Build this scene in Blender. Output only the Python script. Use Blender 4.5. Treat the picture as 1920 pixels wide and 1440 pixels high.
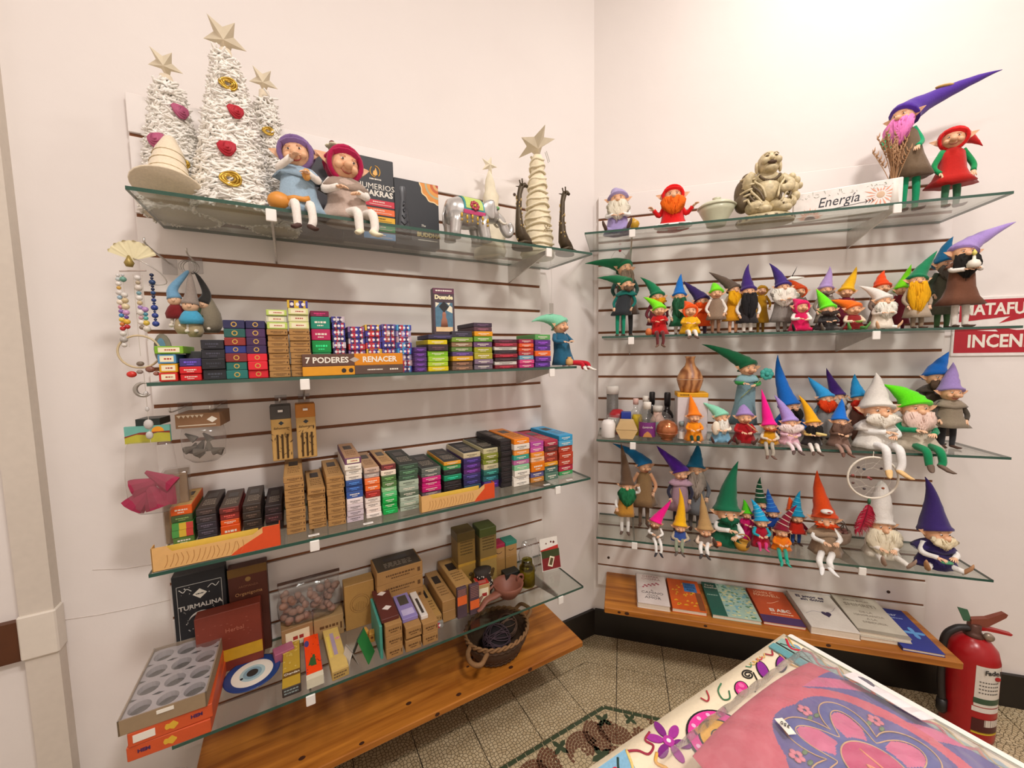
import bpy, math, random
from mathutils import Vector, Matrix, noise as mnoise
for o in list(bpy.data.objects): bpy.data.objects.remove(o, do_unlink=True)
scene = bpy.context.scene
COL = scene.collection
PI = math.pi
R = math.radians

def lin(c):
    return tuple((v/12.92 if v <= .04045 else ((v+.055)/1.055)**2.4) for v in c)
def hexc(h):
    h = h.lstrip('#'); return lin(tuple(int(h[i:i+2], 16)/255 for i in (0, 2, 4)))

# ------------------------------------------------------------------ camera
CAMLOC = Vector((-1.21579, -1.37768, 1.37987))
YAW, PITCH, ROLL, FPX = 1.05910, -0.0804, -0.0159, 731.72
fw = Vector((math.cos(PITCH)*math.cos(YAW), math.cos(PITCH)*math.sin(YAW), math.sin(PITCH)))
rt = fw.cross(Vector((0, 0, 1))).normalized(); up = rt.cross(fw)
rt, up = rt*math.cos(ROLL)+up*math.sin(ROLL), up*math.cos(ROLL)-rt*math.sin(ROLL)
cam_data = bpy.data.cameras.new('camera'); cam = bpy.data.objects.new('camera', cam_data); COL.objects.link(cam)
cam_data.sensor_width = 36; cam_data.lens = FPX/1920*36; cam_data.clip_start = .02
mw = Matrix((rt, up, -fw)).transposed().to_4x4(); mw.translation = CAMLOC
cam.matrix_world = mw
scene.camera = cam

# ------------------------------------------------------------------ world, lamps, exposure
w = bpy.data.worlds.new('room_air'); scene.world = w; w.use_nodes = True
bgn = w.node_tree.nodes['Background']; bgn.inputs[0].default_value = (1, .92, .86, 1); bgn.inputs[1].default_value = .12
LAMPS = [  # location, power, diameter
    ((.32, -1.08, 3.3), 9.5, .22),
    ((-1.7, -1.4, 3.3), 12, .26),
    ((-.6, -2.25, 3.3), 46, .4),  # fill lamp added out of view to light the walls more evenly
]
for i, (p, e, s) in enumerate(LAMPS):
    ld = bpy.data.lights.new('ceiling_lamp_light', 'AREA'); ld.shape = 'DISK'; ld.size = s; ld.energy = e
    ld.color = (1, .935, .89)
    lo = bpy.data.objects.new('ceiling_lamp_light', ld); COL.objects.link(lo); lo.location = p
scene.view_settings.view_transform = 'Standard'
scene.view_settings.look = 'None'
scene.view_settings.gamma = 1
scene.view_settings.exposure = 0.2
scene.view_settings.use_curve_mapping = False

# ------------------------------------------------------------------ materials
_M = {}
def _base(name):
    m = bpy.data.materials.new(name); m.use_nodes = True
    nt = m.node_tree; b = nt.nodes['Principled BSDF']; return m, nt, b
def M(c, rough=.6, kind='plain', metal=0., amt=.12, scale=60, bump=.0, spec=None):
    """procedural material: colour with a little noise; kinds: plain, felt, card, gloss, wood, skin, hair"""
    key = (c, rough, kind, metal, amt, scale, bump)
    if key in _M: return _M[key]
    col = hexc(c) if isinstance(c, str) else c
    if kind in ('felt', 'hair', 'card'):
        lu = .3*col[0]+.59*col[1]+.11*col[2]; col = tuple(max(0., min(1., lu+(v-lu)*(1.05 if kind == 'card' else 1.22))) for v in col)
    m, nt, b = _base(kind+'_'+(c.lstrip('#') if isinstance(c, str) else 'c'))
    N = nt.nodes.new; L = nt.links.new
    tc = N('ShaderNodeTexCoord'); ns = N('ShaderNodeTexNoise')
    L(tc.outputs['Object'], ns.inputs['Vector'])
    if kind == 'felt': scale, bump, rough, amt = 220, .35, .95, .16
    if kind == 'hair': scale, bump, rough, amt = 160, .8, .9, .22
    if kind == 'skin': scale, bump, rough, amt = 70, .12, .5, .10
    if kind == 'card': scale, rough, amt = 90, max(rough, .5), .08
    ns.inputs['Scale'].default_value = scale; ns.inputs['Detail'].default_value = 3
    mx = N('ShaderNodeMix'); mx.data_type = 'RGBA'
    mx.inputs['A'].default_value = tuple(v*(1-amt) for v in col)+(1,)
    mx.inputs['B'].default_value = tuple(min(1, v*(1+amt)) for v in col)+(1,)
    L(ns.outputs['Fac'], mx.inputs['Factor']); L(mx.outputs['Result'], b.inputs['Base Color'])
    b.inputs['Roughness'].default_value = rough; b.inputs['Metallic'].default_value = metal
    if kind == 'hair':
        mp = N('ShaderNodeMapping'); mp.inputs['Scale'].default_value = (2.2, 2.2, .35)
        L(tc.outputs['Object'], mp.inputs['Vector']); L(mp.outputs['Vector'], ns.inputs['Vector'])
    if kind == 'felt': b.inputs['Sheen Weight'].default_value = .25
    if kind == 'skin': b.inputs['Subsurface Weight'].default_value = .0
    if bump:
        bp = N('ShaderNodeBump'); bp.inputs['Strength'].default_value = bump; bp.inputs['Distance'].default_value = .002
        L(ns.outputs['Fac'], bp.inputs['Height']); L(bp.outputs['Normal'], b.inputs['Normal'])
    _M[key] = m; return m

def glass_mat(name, tint, refl=.9, rough=.02, haze=0., hazecol=(.9, .9, .9)):
    """thin glass / film: lets light through, mirrors at grazing angles"""
    if name in _M: return _M[name]
    m = bpy.data.materials.new(name); m.use_nodes = True; nt = m.node_tree; nt.nodes.clear()
    N = nt.nodes.new; L = nt.links.new
    out = N('ShaderNodeOutputMaterial'); tr = N('ShaderNodeBsdfTransparent'); tr.inputs[0].default_value = tint+(1,)
    gl = N('ShaderNodeBsdfGlossy'); gl.inputs['Roughness'].default_value = rough; gl.inputs[0].default_value = (refl, refl, refl, 1)
    lw = N('ShaderNodeLayerWeight'); lw.inputs['Blend'].default_value = .5
    pw = N('ShaderNodeMath'); pw.operation = 'POWER'; pw.inputs[1].default_value = 4.5; L(lw.outputs['Facing'], pw.inputs[0])
    fr = N('ShaderNodeMath'); fr.operation = 'MULTIPLY_ADD'; fr.inputs[1].default_value = .8; fr.inputs[2].default_value = .04; L(pw.outputs[0], fr.inputs[0])
    tcn = N('ShaderNodeTexCoord'); nz = N('ShaderNodeTexNoise'); nz.inputs['Scale'].default_value = 25 if haze else 4
    L(tcn.outputs['Object'], nz.inputs['Vector'])
    bp = N('ShaderNodeBump'); bp.inputs['Strength'].default_value = .9 if haze else .01; bp.inputs['Distance'].default_value = .004 if haze else .0005
    L(nz.outputs['Fac'], bp.inputs['Height'])
    L(bp.outputs['Normal'], gl.inputs['Normal'])
    if haze: L(bp.outputs['Normal'], lw.inputs['Normal'])
    mx = N('ShaderNodeMixShader'); L(fr.outputs[0], mx.inputs[0]); L(tr.outputs[0], mx.inputs[1]); L(gl.outputs[0], mx.inputs[2])
    res = mx
    if haze:
        df = N('ShaderNodeBsdfDiffuse'); df.inputs[0].default_value = hazecol+(1,)
        m2 = N('ShaderNodeMixShader'); m2.inputs[0].default_value = haze
        L(mx.outputs[0], m2.inputs[1]); L(df.outputs[0], m2.inputs[2]); res = m2
    L(res.outputs[0], out.inputs[0]); _M[name] = m; return m

# ------------------------------------------------------------------ mesh builder
class MB:
    def __init__(s): s.v = []; s.f = []; s.m = []; s.mi = 0
    def mat(s, i): s.mi = i; return s
    def add(s, vs, fs):
        b = len(s.v); s.v += [tuple(p) for p in vs]; s.f += [tuple(b+i for i in f) for f in fs]; s.m += [s.mi]*len(fs); return s
    def box(s, x0, x1, y0, y1, z0, z1, M4=None):
        vs = [Vector(p) for p in ((x0,y0,z0),(x1,y0,z0),(x1,y1,z0),(x0,y1,z0),(x0,y0,z1),(x1,y0,z1),(x1,y1,z1),(x0,y1,z1))]
        if M4: vs = [M4 @ p for p in vs]
        return s.add(vs, [(0,3,2,1),(4,5,6,7),(0,1,5,4),(1,2,6,5),(2,3,7,6),(3,0,4,7)])
    def bbox(s, x0, x1, y0, y1, z0, z1, b):
        """box with chamfered vertical and top edges"""
        b = min(b, (x1-x0)/2.2, (y1-y0)/2.2, (z1-z0)/2.2)
        def ring(i, z): return [(x0+i+b, y0+i, z), (x1-i-b, y0+i, z), (x1-i, y0+i+b, z), (x1-i, y1-i-b, z), (x1-i-b, y1-i, z), (x0+i+b, y1-i, z), (x0+i, y1-i-b, z), (x0+i, y0+i+b, z)]
        vs = ring(b*.7, z0)+ring(0, z0+b)+ring(0, z1-b)+ring(b*.7, z1)
        fs = [tuple(range(7, -1, -1)), tuple(range(24, 32))]
        for k in range(3):
            for i in range(8):
                j = (i+1) % 8; fs.append((k*8+i, k*8+j, k*8+8+j, k*8+8+i))
        return s.add(vs, fs)
    def loft(s, rings, cap0=True, cap1=True, closed=True):
        n = len(rings[0]); vs = [p for r_ in rings for p in r_]; fs = []
        for k in range(len(rings)-1):
            for i in range(n if closed else n-1):
                j = (i+1) % n; fs.append((k*n+i, k*n+j, k*n+n+j, k*n+n+i))
        if cap0: fs.append(tuple(range(n-1, -1, -1)))
        if cap1: fs.append(tuple((len(rings)-1)*n+i for i in range(n)))
        return s.add(vs, fs)
    def tube(s, pts, rad, n=8, sx=1., cap=True, upv=(0, 0, 1)):
        pts = [Vector(p) for p in pts]
        if not hasattr(rad, '__len__'): rad = [rad]*len(pts)
        rings = []; prev = None
        for i, p in enumerate(pts):
            t = (pts[min(i+1, len(pts)-1)]-pts[max(i-1, 0)])
            if t.length < 1e-9: t = Vector((0, 0, 1))
            t.normalize()
            if prev is None:
                a = Vector(upv)
                if abs(a.dot(t)) > .95: a = Vector((1, 0, 0)) if abs(t.x) < .9 else Vector((0, 1, 0))
                prev = (a - t*a.dot(t)).normalized()
            else:
                q = prev - t*prev.dot(t)
                prev = q.normalized() if q.length > 1e-6 else prev
            b = t.cross(prev)
            rings.append([p+(prev*math.cos(2*PI*k/n)*sx+b*math.sin(2*PI*k/n))*rad[i] for k in range(n)])
        return s.loft(rings, cap, cap)
    def lathe(s, prof, n=16, c=(0, 0, 0), sy=1., M4=None):
        rings = []
        for r_, z in prof:
            ring = [Vector((c[0]+r_*math.cos(2*PI*k/n), c[1]+sy*r_*math.sin(2*PI*k/n), c[2]+z)) for k in range(n)]
            if M4: ring = [M4 @ p for p in ring]
            rings.append(ring)
        return s.loft(rings)
    def ell(s, c, r_, n=10, m=7, M4=None):
        rx, ry, rz = (r_, r_, r_) if not hasattr(r_, '__len__') else r_
        rings = []
        for i in range(1, m):
            a = PI*i/m
            ring = [Vector((c[0]+rx*math.sin(a)*math.cos(2*PI*k/n), c[1]+ry*math.sin(a)*math.sin(2*PI*k/n), c[2]-rz*math.cos(a))) for k in range(n)]
            rings.append(ring)
        b0 = Vector((c[0], c[1], c[2]-rz)); b1 = Vector((c[0], c[1], c[2]+rz))
        if M4: rings = [[M4 @ p for p in q] for q in rings]; b0 = M4 @ b0; b1 = M4 @ b1
        base = len(s.v); s.loft(rings, False, False)
        s.add([b0, b1], []); i0 = len(s.v)-2; last = base+(m-2)*n
        for k in range(n):
            j = (k+1) % n
            s.f.append((base+j, base+k, i0)); s.m.append(s.mi)
            s.f.append((last+k, last+j, i0+1)); s.m.append(s.mi)
        return s
    def prism(s, poly, y0, y1, M4=None):
        """polygon in x,z extruded along y"""
        n = len(poly)
        vs = [Vector((p[0], y0, p[1])) for p in poly]+[Vector((p[0], y1, p[1])) for p in poly]
        if M4: vs = [M4 @ p for p in vs]
        fs = [tuple(range(n)), tuple(range(2*n-1, n-1, -1))]+[((i+1) % n, i, n+i, n+(i+1) % n) for i in range(n)]
        return s.add(vs, fs)
    def flat(s, poly, z0, z1, M4=None):
        """polygon in x,y extruded along z"""
        n = len(poly)
        vs = [Vector((p[0], p[1], z0)) for p in poly]+[Vector((p[0], p[1], z1)) for p in poly]
        if M4: vs = [M4 @ p for p in vs]
        fs = [tuple(range(n-1, -1, -1)), tuple(range(n, 2*n))]+[(i, (i+1) % n, n+(i+1) % n, n+i) for i in range(n)]
        return s.add(vs, fs)
    def mesh(s, name, mats, smooth=False):
        me = bpy.data.meshes.new(name); me.from_pydata(s.v, [], s.f)
        for m_ in (mats if isinstance(mats, (list, tuple)) else [mats]): me.materials.append(m_)
        if any(s.m): me.polygons.foreach_set('material_index', s.m)
        if smooth: me.polygons.foreach_set('use_smooth', [True]*len(s.f))
        me.update(); return me
    def part(s, name, mats, parent=None, smooth=False, loc=None):
        return ob(name, s.mesh(name, mats, smooth), parent, loc)

def ob(name, me, parent=None, loc=None, rz=None):
    o = bpy.data.objects.new(name, me); COL.objects.link(o)
    if parent is not None: o.parent = parent
    if loc is not None: o.location = loc
    if rz is not None: o.rotation_euler = (0, 0, rz)
    return o
S45 = math.sqrt(.5)
def at(S, d, out, z):
    """wall coordinates -> world: d along the wall from the corner, out from the panel face"""
    if S == 'L': return Vector((-d, -out, z))
    return Vector((S45*d-S45*out, -S45*d-S45*out, z))
def rzof(S, rz=0): return rz if S == 'L' else rz-PI/4
def tag(o, label, cat, group=None):
    o['label'] = label; o['category'] = cat
    if group: o['group'] = group
    return o
def thing(name, label, cat, S, d, out, z, rz=0, group=None):
    o = bpy.data.objects.new(name, None); COL.objects.link(o); o.empty_display_size = .02
    o.location = at(S, d, out, z); o.rotation_euler = (0, 0, rzof(S, rz))
    return tag(o, label, cat, group)
def solo(name, label, cat, mb, mats, S, d, out, z, rz=0, smooth=False, group=None):
    o = ob(name, mb.mesh(name, mats, smooth), None, at(S, d, out, z), rzof(S, rz))
    return tag(o, label, cat, group)
def struct(name, mb, mats, smooth=False, parent=None):
    o = mb.part(name, mats, parent, smooth)
    if parent is None: o['kind'] = 'structure'
    return o
_TX = []
def text(parent, s, size, loc, m, face='front', rot=0., name='lettering', ext=.0004, align='CENTER', shear=0., sx=1., bold=0.):
    """printed lettering lying on a face of a thing: front (-y), top (+z)"""
    cu = bpy.data.curves.new(name, 'FONT'); cu.body = s; cu.size = size; cu.extrude = ext; cu.offset = bold
    cu.align_x = align; cu.align_y = 'CENTER'; cu.shear = shear; cu.resolution_u = 2
    o = bpy.data.objects.new(name, cu); COL.objects.link(o); o.parent = parent; o.location = loc
    if face == 'front': o.rotation_euler = (PI/2, rot, 0)
    elif face == 'top': o.rotation_euler = (0, 0, rot)
    elif isinstance(face, (tuple, list)): o.rotation_euler = face
    o.scale = (sx, 1, 1); cu.materials.append(m); _TX.append(o); return o
def finish_text():
    bpy.context.view_layer.update(); dg = bpy.context.evaluated_depsgraph_get()
    for o in _TX:
        me = bpy.data.meshes.new_from_object(o.evaluated_get(dg)); me.name = 'lettering'
        if not me.materials: me.materials.append(o.data.materials[0])
        nn = o.name.split('.')[0]; n = bpy.data.objects.new('tmp', me); COL.objects.link(n)
        n.parent = o.parent; n.location = o.location; n.rotation_euler = o.rotation_euler; n.scale = o.scale
        cu = o.data; bpy.data.objects.remove(o, do_unlink=True); bpy.data.curves.remove(cu); n.name = nn
rnd = random.Random(7)
def smoothpath(pts, n=6):
    """Catmull-Rom through points"""
    P = [Vector(p) for p in pts]; P = [P[0]*2-P[1]]+P+[P[-1]*2-P[-2]]; out = []
    for i in range(1, len(P)-2):
        for k in range(n):
            t = k/n; a, b, c, d = P[i-1:i+3]
            out.append(.5*((2*b)+(c-a)*t+(2*a-5*b+4*c-d)*t*t+(3*b-a-3*c+d)*t**3))
    return out+[P[-2]]
ORD = ['first', 'second', 'third', 'fourth', 'fifth', 'sixth', 'seventh', 'eighth', 'ninth', 'tenth', 'eleventh', 'twelfth', 'thirteenth', 'fourteenth']
# ------------------------------------------------------------------ the setting
def wall_mat():
    m, nt, b = _base('plaster_white'); N = nt.nodes.new; L = nt.links.new
    tc = N('ShaderNodeTexCoord'); n1 = N('ShaderNodeTexNoise'); n1.inputs['Scale'].default_value = 2.2; n1.inputs['Detail'].default_value = 5
    n2 = N('ShaderNodeTexNoise'); n2.inputs['Scale'].default_value = 14; n2.inputs['Detail'].default_value = 6
    L(tc.outputs['Object'], n1.inputs['Vector']); L(tc.outputs['Object'], n2.inputs['Vector'])
    mx = N('ShaderNodeMix'); mx.data_type = 'RGBA'; mx.inputs['A'].default_value = hexc('e9e1dc')+(1,); mx.inputs['B'].default_value = hexc('f3ede8')+(1,)
    L(n1.outputs['Fac'], mx.inputs['Factor']); L(mx.outputs['Result'], b.inputs['Base Color'])
    bp = N('ShaderNodeBump'); bp.inputs['Strength'].default_value = .25; bp.inputs['Distance'].default_value = .006
    L(n2.outputs['Fac'], bp.inputs['Height']); L(bp.outputs['Normal'], b.inputs['Normal']); b.inputs['Roughness'].default_value = .75
    return m
WALL = wall_mat()
T = .02                                   # wall lies this far behind the panel faces
ZC = 3.5
# inner corner of the two walls
cx = -T*math.tan(R(22.5)); CX, CY = T*math.tan(R(22.5)), T
# wall polygons (top view): left wall y=T, right wall along dR
fLx = -2.6; fR = 2.3
RW_end = at('R', fR, -T, 0)
def wallbox(p0, p1, thick, z0=0, z1=ZC):
    """vertical slab whose inner face runs p0->p1, room on the right-hand side of that direction"""
    p0 = Vector((p0[0], p0[1])); p1 = Vector((p1[0], p1[1])); t = (p1-p0).normalized(); n = Vector((-t.y, t.x))*thick
    return MB().flat([tuple(p0), tuple(p1), tuple(p1+n), tuple(p0+n)][::-1] if False else [tuple(p0), tuple(p1), tuple(p1+n), tuple(p0+n)], z0, z1)
corner = (CX, CY)
struct('wall_left', wallbox((fLx, CY), corner, .15), WALL)
wl = bpy.data.objects['wall_left']
for pts_ in ([(-1.765, .715), (-1.70, .705), (-1.62, .70), (-1.55, .697)], [(-1.70, .83), (-1.64, .815), (-1.56, .81)]):
    MB().tube([(x, T+.0003, z+.0015*math.sin(i*3)) for i, (x, z) in enumerate(pts_)], .0016, 5).part('plaster_crack', M('d9cfc8', .8), wl)
struct('wall_right', wallbox(corner, (RW_end.x, RW_end.y), .15), WALL)
back = (RW_end.x-2.3*S45, RW_end.y-2.3*S45)
struct('wall_back', wallbox((RW_end.x, RW_end.y), (RW_end.x, -3.6), .15), WALL)
struct('wall_rear', wallbox((RW_end.x, -3.6), (fLx, -3.6), .15), WALL)
struct('wall_side', wallbox((fLx, -3.6), (fLx, CY), .15), WALL)
struct('ceiling', MB().box(fLx-.15, RW_end.x+.15, -3.75, CY+.15, ZC, ZC+.1), WALL)

# floor: 20 cm cement tiles printed with pebbles, mitred along the corner bisector
GROUT = M('3a3128', .9)
floor = struct('floor', MB().box(fLx-.15, RW_end.x+.15, -3.75, CY+.15, -.06, -.004), GROUT)
def tile_mat(name, ca, cb, line, scale=70, rough=.42):
    m, nt, b = _base(name); N = nt.nodes.new; L = nt.links.new
    tc = N('ShaderNodeTexCoord'); mp = N('ShaderNodeMapping'); L(tc.outputs['Object'], mp.inputs['Vector'])
    vo = N('ShaderNodeTexVoronoi'); vo.feature = 'DISTANCE_TO_EDGE'; vo.inputs['Scale'].default_value = scale; vo.inputs['Randomness'].default_value = .75
    vc = N('ShaderNodeTexVoronoi'); vc.inputs['Scale'].default_value = scale; vc.inputs['Randomness'].default_value = .75
    wv = N('ShaderNodeTexNoise'); wv.inputs['Scale'].default_value = 9
    vo.voronoi_dimensions = '2D'; vc.voronoi_dimensions = '2D'
    for v in (vo, vc): L(mp.outputs['Vector'], v.inputs['Vector'])
    L(mp.outputs['Vector'], wv.inputs['Vector'])
    cr = N('ShaderNodeValToRGB'); cr.color_ramp.elements[0].position = .05; cr.color_ramp.elements[1].position = .115
    L(vo.outputs['Distance'], cr.inputs['Fac'])
    ma = N('ShaderNodeMix'); ma.data_type = 'RGBA'; ma.inputs['A'].default_value = hexc(ca)+(1,); ma.inputs['B'].default_value = hexc(cb)+(1,)
    sep = N('ShaderNodeSeparateColor'); L(vc.outputs['Color'], sep.inputs[0]); L(sep.outputs[0], ma.inputs['Factor'])
    mx = N('ShaderNodeMix'); mx.data_type = 'RGBA'; mx.inputs['A'].default_value = hexc(line)+(1,)
    L(cr.outputs['Color'], mx.inputs['Factor']); L(ma.outputs['Result'], mx.inputs['B']); L(mx.outputs['Result'], b.inputs['Base Color'])
    b.inputs['Roughness'].default_value = rough
    bp = N('ShaderNodeBump'); bp.inputs['Strength'].default_value = .15; bp.inputs['Distance'].default_value = .001
    L(cr.outputs['Color'], bp.inputs['Height']); L(bp.outputs['Normal'], b.inputs['Normal'])
    return m
TILE = tile_mat('pebble_tile', 'd2c19e', 'c0ac87', '64543a', 84)
DECO = tile_mat('carpet_tile', 'd3c29e', 'c2ae88', '85755a', 70)
LEAFB = tile_mat('brown_tesserae', '5a3a2a', '45301f', 'c3b491', 95)
GREENT = M('3f4d36', .45, amt=.25, scale=40)
def clip(poly, a, b):
    """keep the part of a convex polygon right of the line a->b"""
    out = []
    def side_(p): return (b[0]-a[0])*(p[1]-a[1])-(b[1]-a[1])*(p[0]-a[0])
    for i in range(len(poly)):
        p, q = poly[i], poly[(i+1) % len(poly)]; sp, sq = side_(p), side_(q)
        if sp <= 0: out.append(p)
        if (sp < 0 < sq) or (sq < 0 < sp):
            t = sp/(sp-sq); out.append((p[0]+(q[0]-p[0])*t, p[1]+(q[1]-p[1])*t))
    return out
bis = Vector((math.cos(R(-112.5)), math.sin(R(-112.5))))      # mitre direction into the room
B0 = (-.106, 0.0); B1 = (B0[0]+bis.x*3, B0[1]+bis.y*3)
def add_tile(S, d0, d1, o0, o1, m):
    g = .0015
    pl = [at(S, d, o_, 0) for d, o_ in ((d0+g, o0+g), (d1-g, o0+g), (d1-g, o1-g), (d0+g, o1-g))]
    pl = [(p.x, p.y) for p in pl]
    if S == 'L': pl = pl[::-1]
    pl = clip(pl, B0, B1) if S == 'L' else clip(pl, B1, B0)
    if len(pl) < 3: return
    ar = sum(pl[i][0]*pl[(i+1) % len(pl)][1]-pl[(i+1) % len(pl)][0]*pl[i][1] for i in range(len(pl)))/2
    if abs(ar) < 1e-4: return
    if ar < 0: pl = pl[::-1]
    c = Vector((sum(p[0] for p in pl)/len(pl), sum(p[1] for p in pl)/len(pl), 0))
    MB().flat([(p[0]-c.x, p[1]-c.y) for p in pl], -.004, rnd.uniform(-.0006, .0)).part('floor_tile', m, floor, loc=c)
for r_ in range(-1, 9):
    for c_ in range(-6, 11):
        o0 = -.095+.2*r_; m = TILE if r_ < 2 else DECO
        if c_ >= -2: add_tile('L', .107+.2*c_, .307+.2*c_, o0, o0+.2, m)
for r_ in range(-1, 9):
    for c_ in range(-6, 10):
        o0 = -.025+.2*r_; m = TILE if r_ < 2 else DECO
        if r_ < 6 or c_ < 8: add_tile('R', .104+.2*c_, .304+.2*c_, o0, o0+.2, m)
# green mosaic line and the leaf carpet inside it
gp = MB().box(-.0165, .0165, -.0065, .0065, 0, .0012).mesh('border_tessera', GREENT)
for i in range(34):
    ob('border_tessera', gp, floor, at('L', .25+.0355*i, .313, 0))
for i in range(26):
    ob('border_tessera', gp, floor, at('R', .075+.0355*i, .385, 0), -PI/4)
BROWN = M('704a36', .45, amt=.25, scale=60)
def leaf(c, ang, s, flip=1):
    """a curled leaf laid from small brown tesserae in concentric arcs"""
    mb = MB()
    for i in range(6):
        r0 = (.006+.0115*i)*s; r1 = r0+.0095*s; a0 = ang+.25*i; span = (4.9-.42*i) if i else 6.2; n = max(4, int(span*(r0+r1)/2/.0115))
        for k in range(n):
            b0 = a0+flip*span*(k+.08)/n; b1 = a0+flip*span*(k+.92)/n; q = [(r0*math.cos(b0), r0*math.sin(b0)), (r1*math.cos(b0), r1*math.sin(b0)), (r1*math.cos(b1), r1*math.sin(b1)), (r0*math.cos(b1), r0*math.sin(b1))]
            mb.flat(q if flip > 0 else q[::-1], 0, .0009)
    o = mb.part('mosaic_leaf', BROWN, floor, loc=(c[0], c[1], 0)); o['kind'] = 'stuff'
def sprig(c, ang, s):
    out = []
    for i in range(16):
        t = 2*PI*i/16; rr = .02*(1+.55*math.cos(4*t)); out.append((s*rr*math.cos(t+ang), s*rr*math.sin(t+ang)))
    MB().flat(out, 0, .0009).part('mosaic_sprig', GREENT, floor, loc=(c[0], c[1], 0))
for i in range(8):
    for k, (dd, oo, an, fl) in enumerate(((.31, .385, .5, 1), (.40, .40, 2.2, -1), (.345, .495, 3.4, 1))):
        p = at('L', dd+.2*i, oo, 0); leaf(p, an, .9, fl)
    p = at('L', .27+.2*i, .352, 0); sprig(p, .4, 1.1); p = at('L', .365+.2*i, .445, 0); sprig(p, 0, 1.3)
for i in range(5):
    for k, (dd, oo, an, fl) in enumerate(((.10, .455, 1.9, 1), (.20, .45, .1, -1), (.14, .56, 3, 1))):
        p = at('R', dd+.2*i, oo, 0); leaf(p, an-PI/4, .9, fl)
    p = at('R', .155+.2*i, .41, 0); sprig(p, .2, .9)

# skirting
BLK = M('16110f', .35, amt=.3, scale=20)
for S, n_, d0, d1 in (('L', 'left', 0, 2.6), ('R', 'right', 0, 2.28)):
    mb = MB(); dl = .006*math.tan(R(22.5))
    pts = [at(S, -CX*0+dl*0, -T, 0), at(S, d1, -T, 0), at(S, d1, -T+.014, 0), at(S, -(T-.014)*math.tan(R(22.5))*-1*-1, -T+.014, 0)]
    pl = [(p.x, p.y) for p in pts]
    ar = sum(pl[i][0]*pl[(i+1) % 4][1]-pl[(i+1) % 4][0]*pl[i][1] for i in range(4))
    mb.flat(pl if ar > 0 else pl[::-1], 0, .128)
    struct('baseboard_'+n_, mb, BLK)

# conduit box and dado rail at the far left of the left wall
PVC = M('e6ddd0', .4, amt=.04)
CW = M('d9cfc2', .6, amt=.06)
tr = thing('cable_duct', 'tall cream boxed cable duct running up the left wall', 'cable duct', 'L', 1.79, -T, 0)
MB().box(-.030, .028, -.035, .0, 0, .70).part('lower_duct', CW, tr)
mb = MB(); mb.bbox(-.034, .032, -.042, 0, .655, .765, .003); mb.part('joint_cover', PVC, tr)
MB().box(-.030, .028, -.036, .0, .765, 3.3).part('upper_duct', CW, tr)
WOODD = M('5b3218', .45, 'plain', amt=.35, scale=12)
t_ = struct('trim_1', MB().box(-2.58, -1.825, T-.018, T, .645, .745), WOODD)
# slatwall panels
SLAT = M('f0e9e4', .45, amt=.03, scale=12)
GROOVE = M('8a5632', .6, amt=.2)
def slatwall(S, d0, d1, ztop, n, label):
    p = thing('slatwall', label, 'slatwall', S, (d0+d1)/2, 0, 0)
    W2 = (d1-d0)/2
    MB().box(-W2, W2, .009, T-.001, ztop-.1*n, ztop).part('backing_board', GROOVE, p)
    for k in range(n):
        z1 = ztop-.1*k-(.0052 if k else 0); z0 = ztop-.1*(k+1)+(.0052 if k < n-1 else 0)
        MB().bbox(-W2, W2, 0, .0092, z0, z1, .0012).part('slat', SLAT, p)
    scr = MB().lathe([(.006, 0), (.006, .002), (.003, .003)], 10, M4=Matrix.Rotation(PI/2, 4, 'X')).mesh('screw', M('4a3a30', .4, metal=.6))
    for x in (-W2+.05, W2-.12):
        for z in (ztop-.05, ztop-.1*n+.14): ob('screw', scr, p, (x, 0, z))
    return p
slatwall('L', .298, 1.547, 2.05, 18, 'white slatwall panel with brown grooves on the left wall behind the incense')
slatwall('R', .012, 1.268, 2.063, 18, 'white slatwall panel with brown grooves on the diagonal wall behind the gnomes')

# shelves
GL = glass_mat('shelf_glass', (.88, .905, .885)); GE = M('35564a', .15, amt=.1)
STEEL = M('cfcac4', .3, metal=.7); CLIP = M('f4f0ea', .35, amt=.02)
SH = {}
def glass_shelf(key, S, d0, d1, dep, ztop, label, clips):
    SH[key] = (S, d0, d1, dep, ztop)
    c = (d0+d1)/2; W2 = (d1-d0)/2; th = .008; sg = -1 if S == 'L' else 1
    p = thing('glass_shelf', label, 'shelf', S, c, 0, ztop)
    g = MB(); g.v = [(-W2,-dep,-th),(W2,-dep,-th),(W2,-.002,-th),(-W2,-.002,-th),(-W2,-dep,0),(W2,-dep,0),(W2,-.002,0),(-W2,-.002,0)]
    g.f = [(0,3,2,1),(4,5,6,7),(0,1,5,4),(1,2,6,5),(2,3,7,6),(3,0,4,7)]; g.m = [0,0,1,1,1,1]
    g.part('glass_pane', [GL, GE], p)
    for dc in clips:
        x = sg*(dc-c)
        b = MB(); b.prism([(0,0)]*0 or [(x-.002, 0), (x+.002, 0), (x+.002, .001), (x-.002, .001)], -.001, 0) if False else None
        b = MB(); L_ = dep*.93
        b.add([(x-.0025, 0, -.009), (x+.0025, 0, -.009), (x+.0025, -L_, -.009), (x-.0025, -L_, -.009), (x-.0025, 0, -.075), (x+.0025, 0, -.075), (x+.0025, -L_, -.022), (x-.0025, -L_, -.022)],
              [(0,1,2,3), (7,6,5,4), (0,4,5,1), (1,5,6,2), (2,6,7,3), (3,7,4,0)])
        br = b.part('bracket', STEEL, p)
        cl = MB(); cl.bbox(x-.011, x+.011, -dep-.003, -dep+.004, -.034, -.006, .0015); cl.part('bracket_clip', CLIP, p)
glass_shelf('S1', 'L', .262, 1.492, .28, 1.73, 'topmost glass shelf of the left wall, under the white yarn trees', (1.24, .45))
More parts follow.
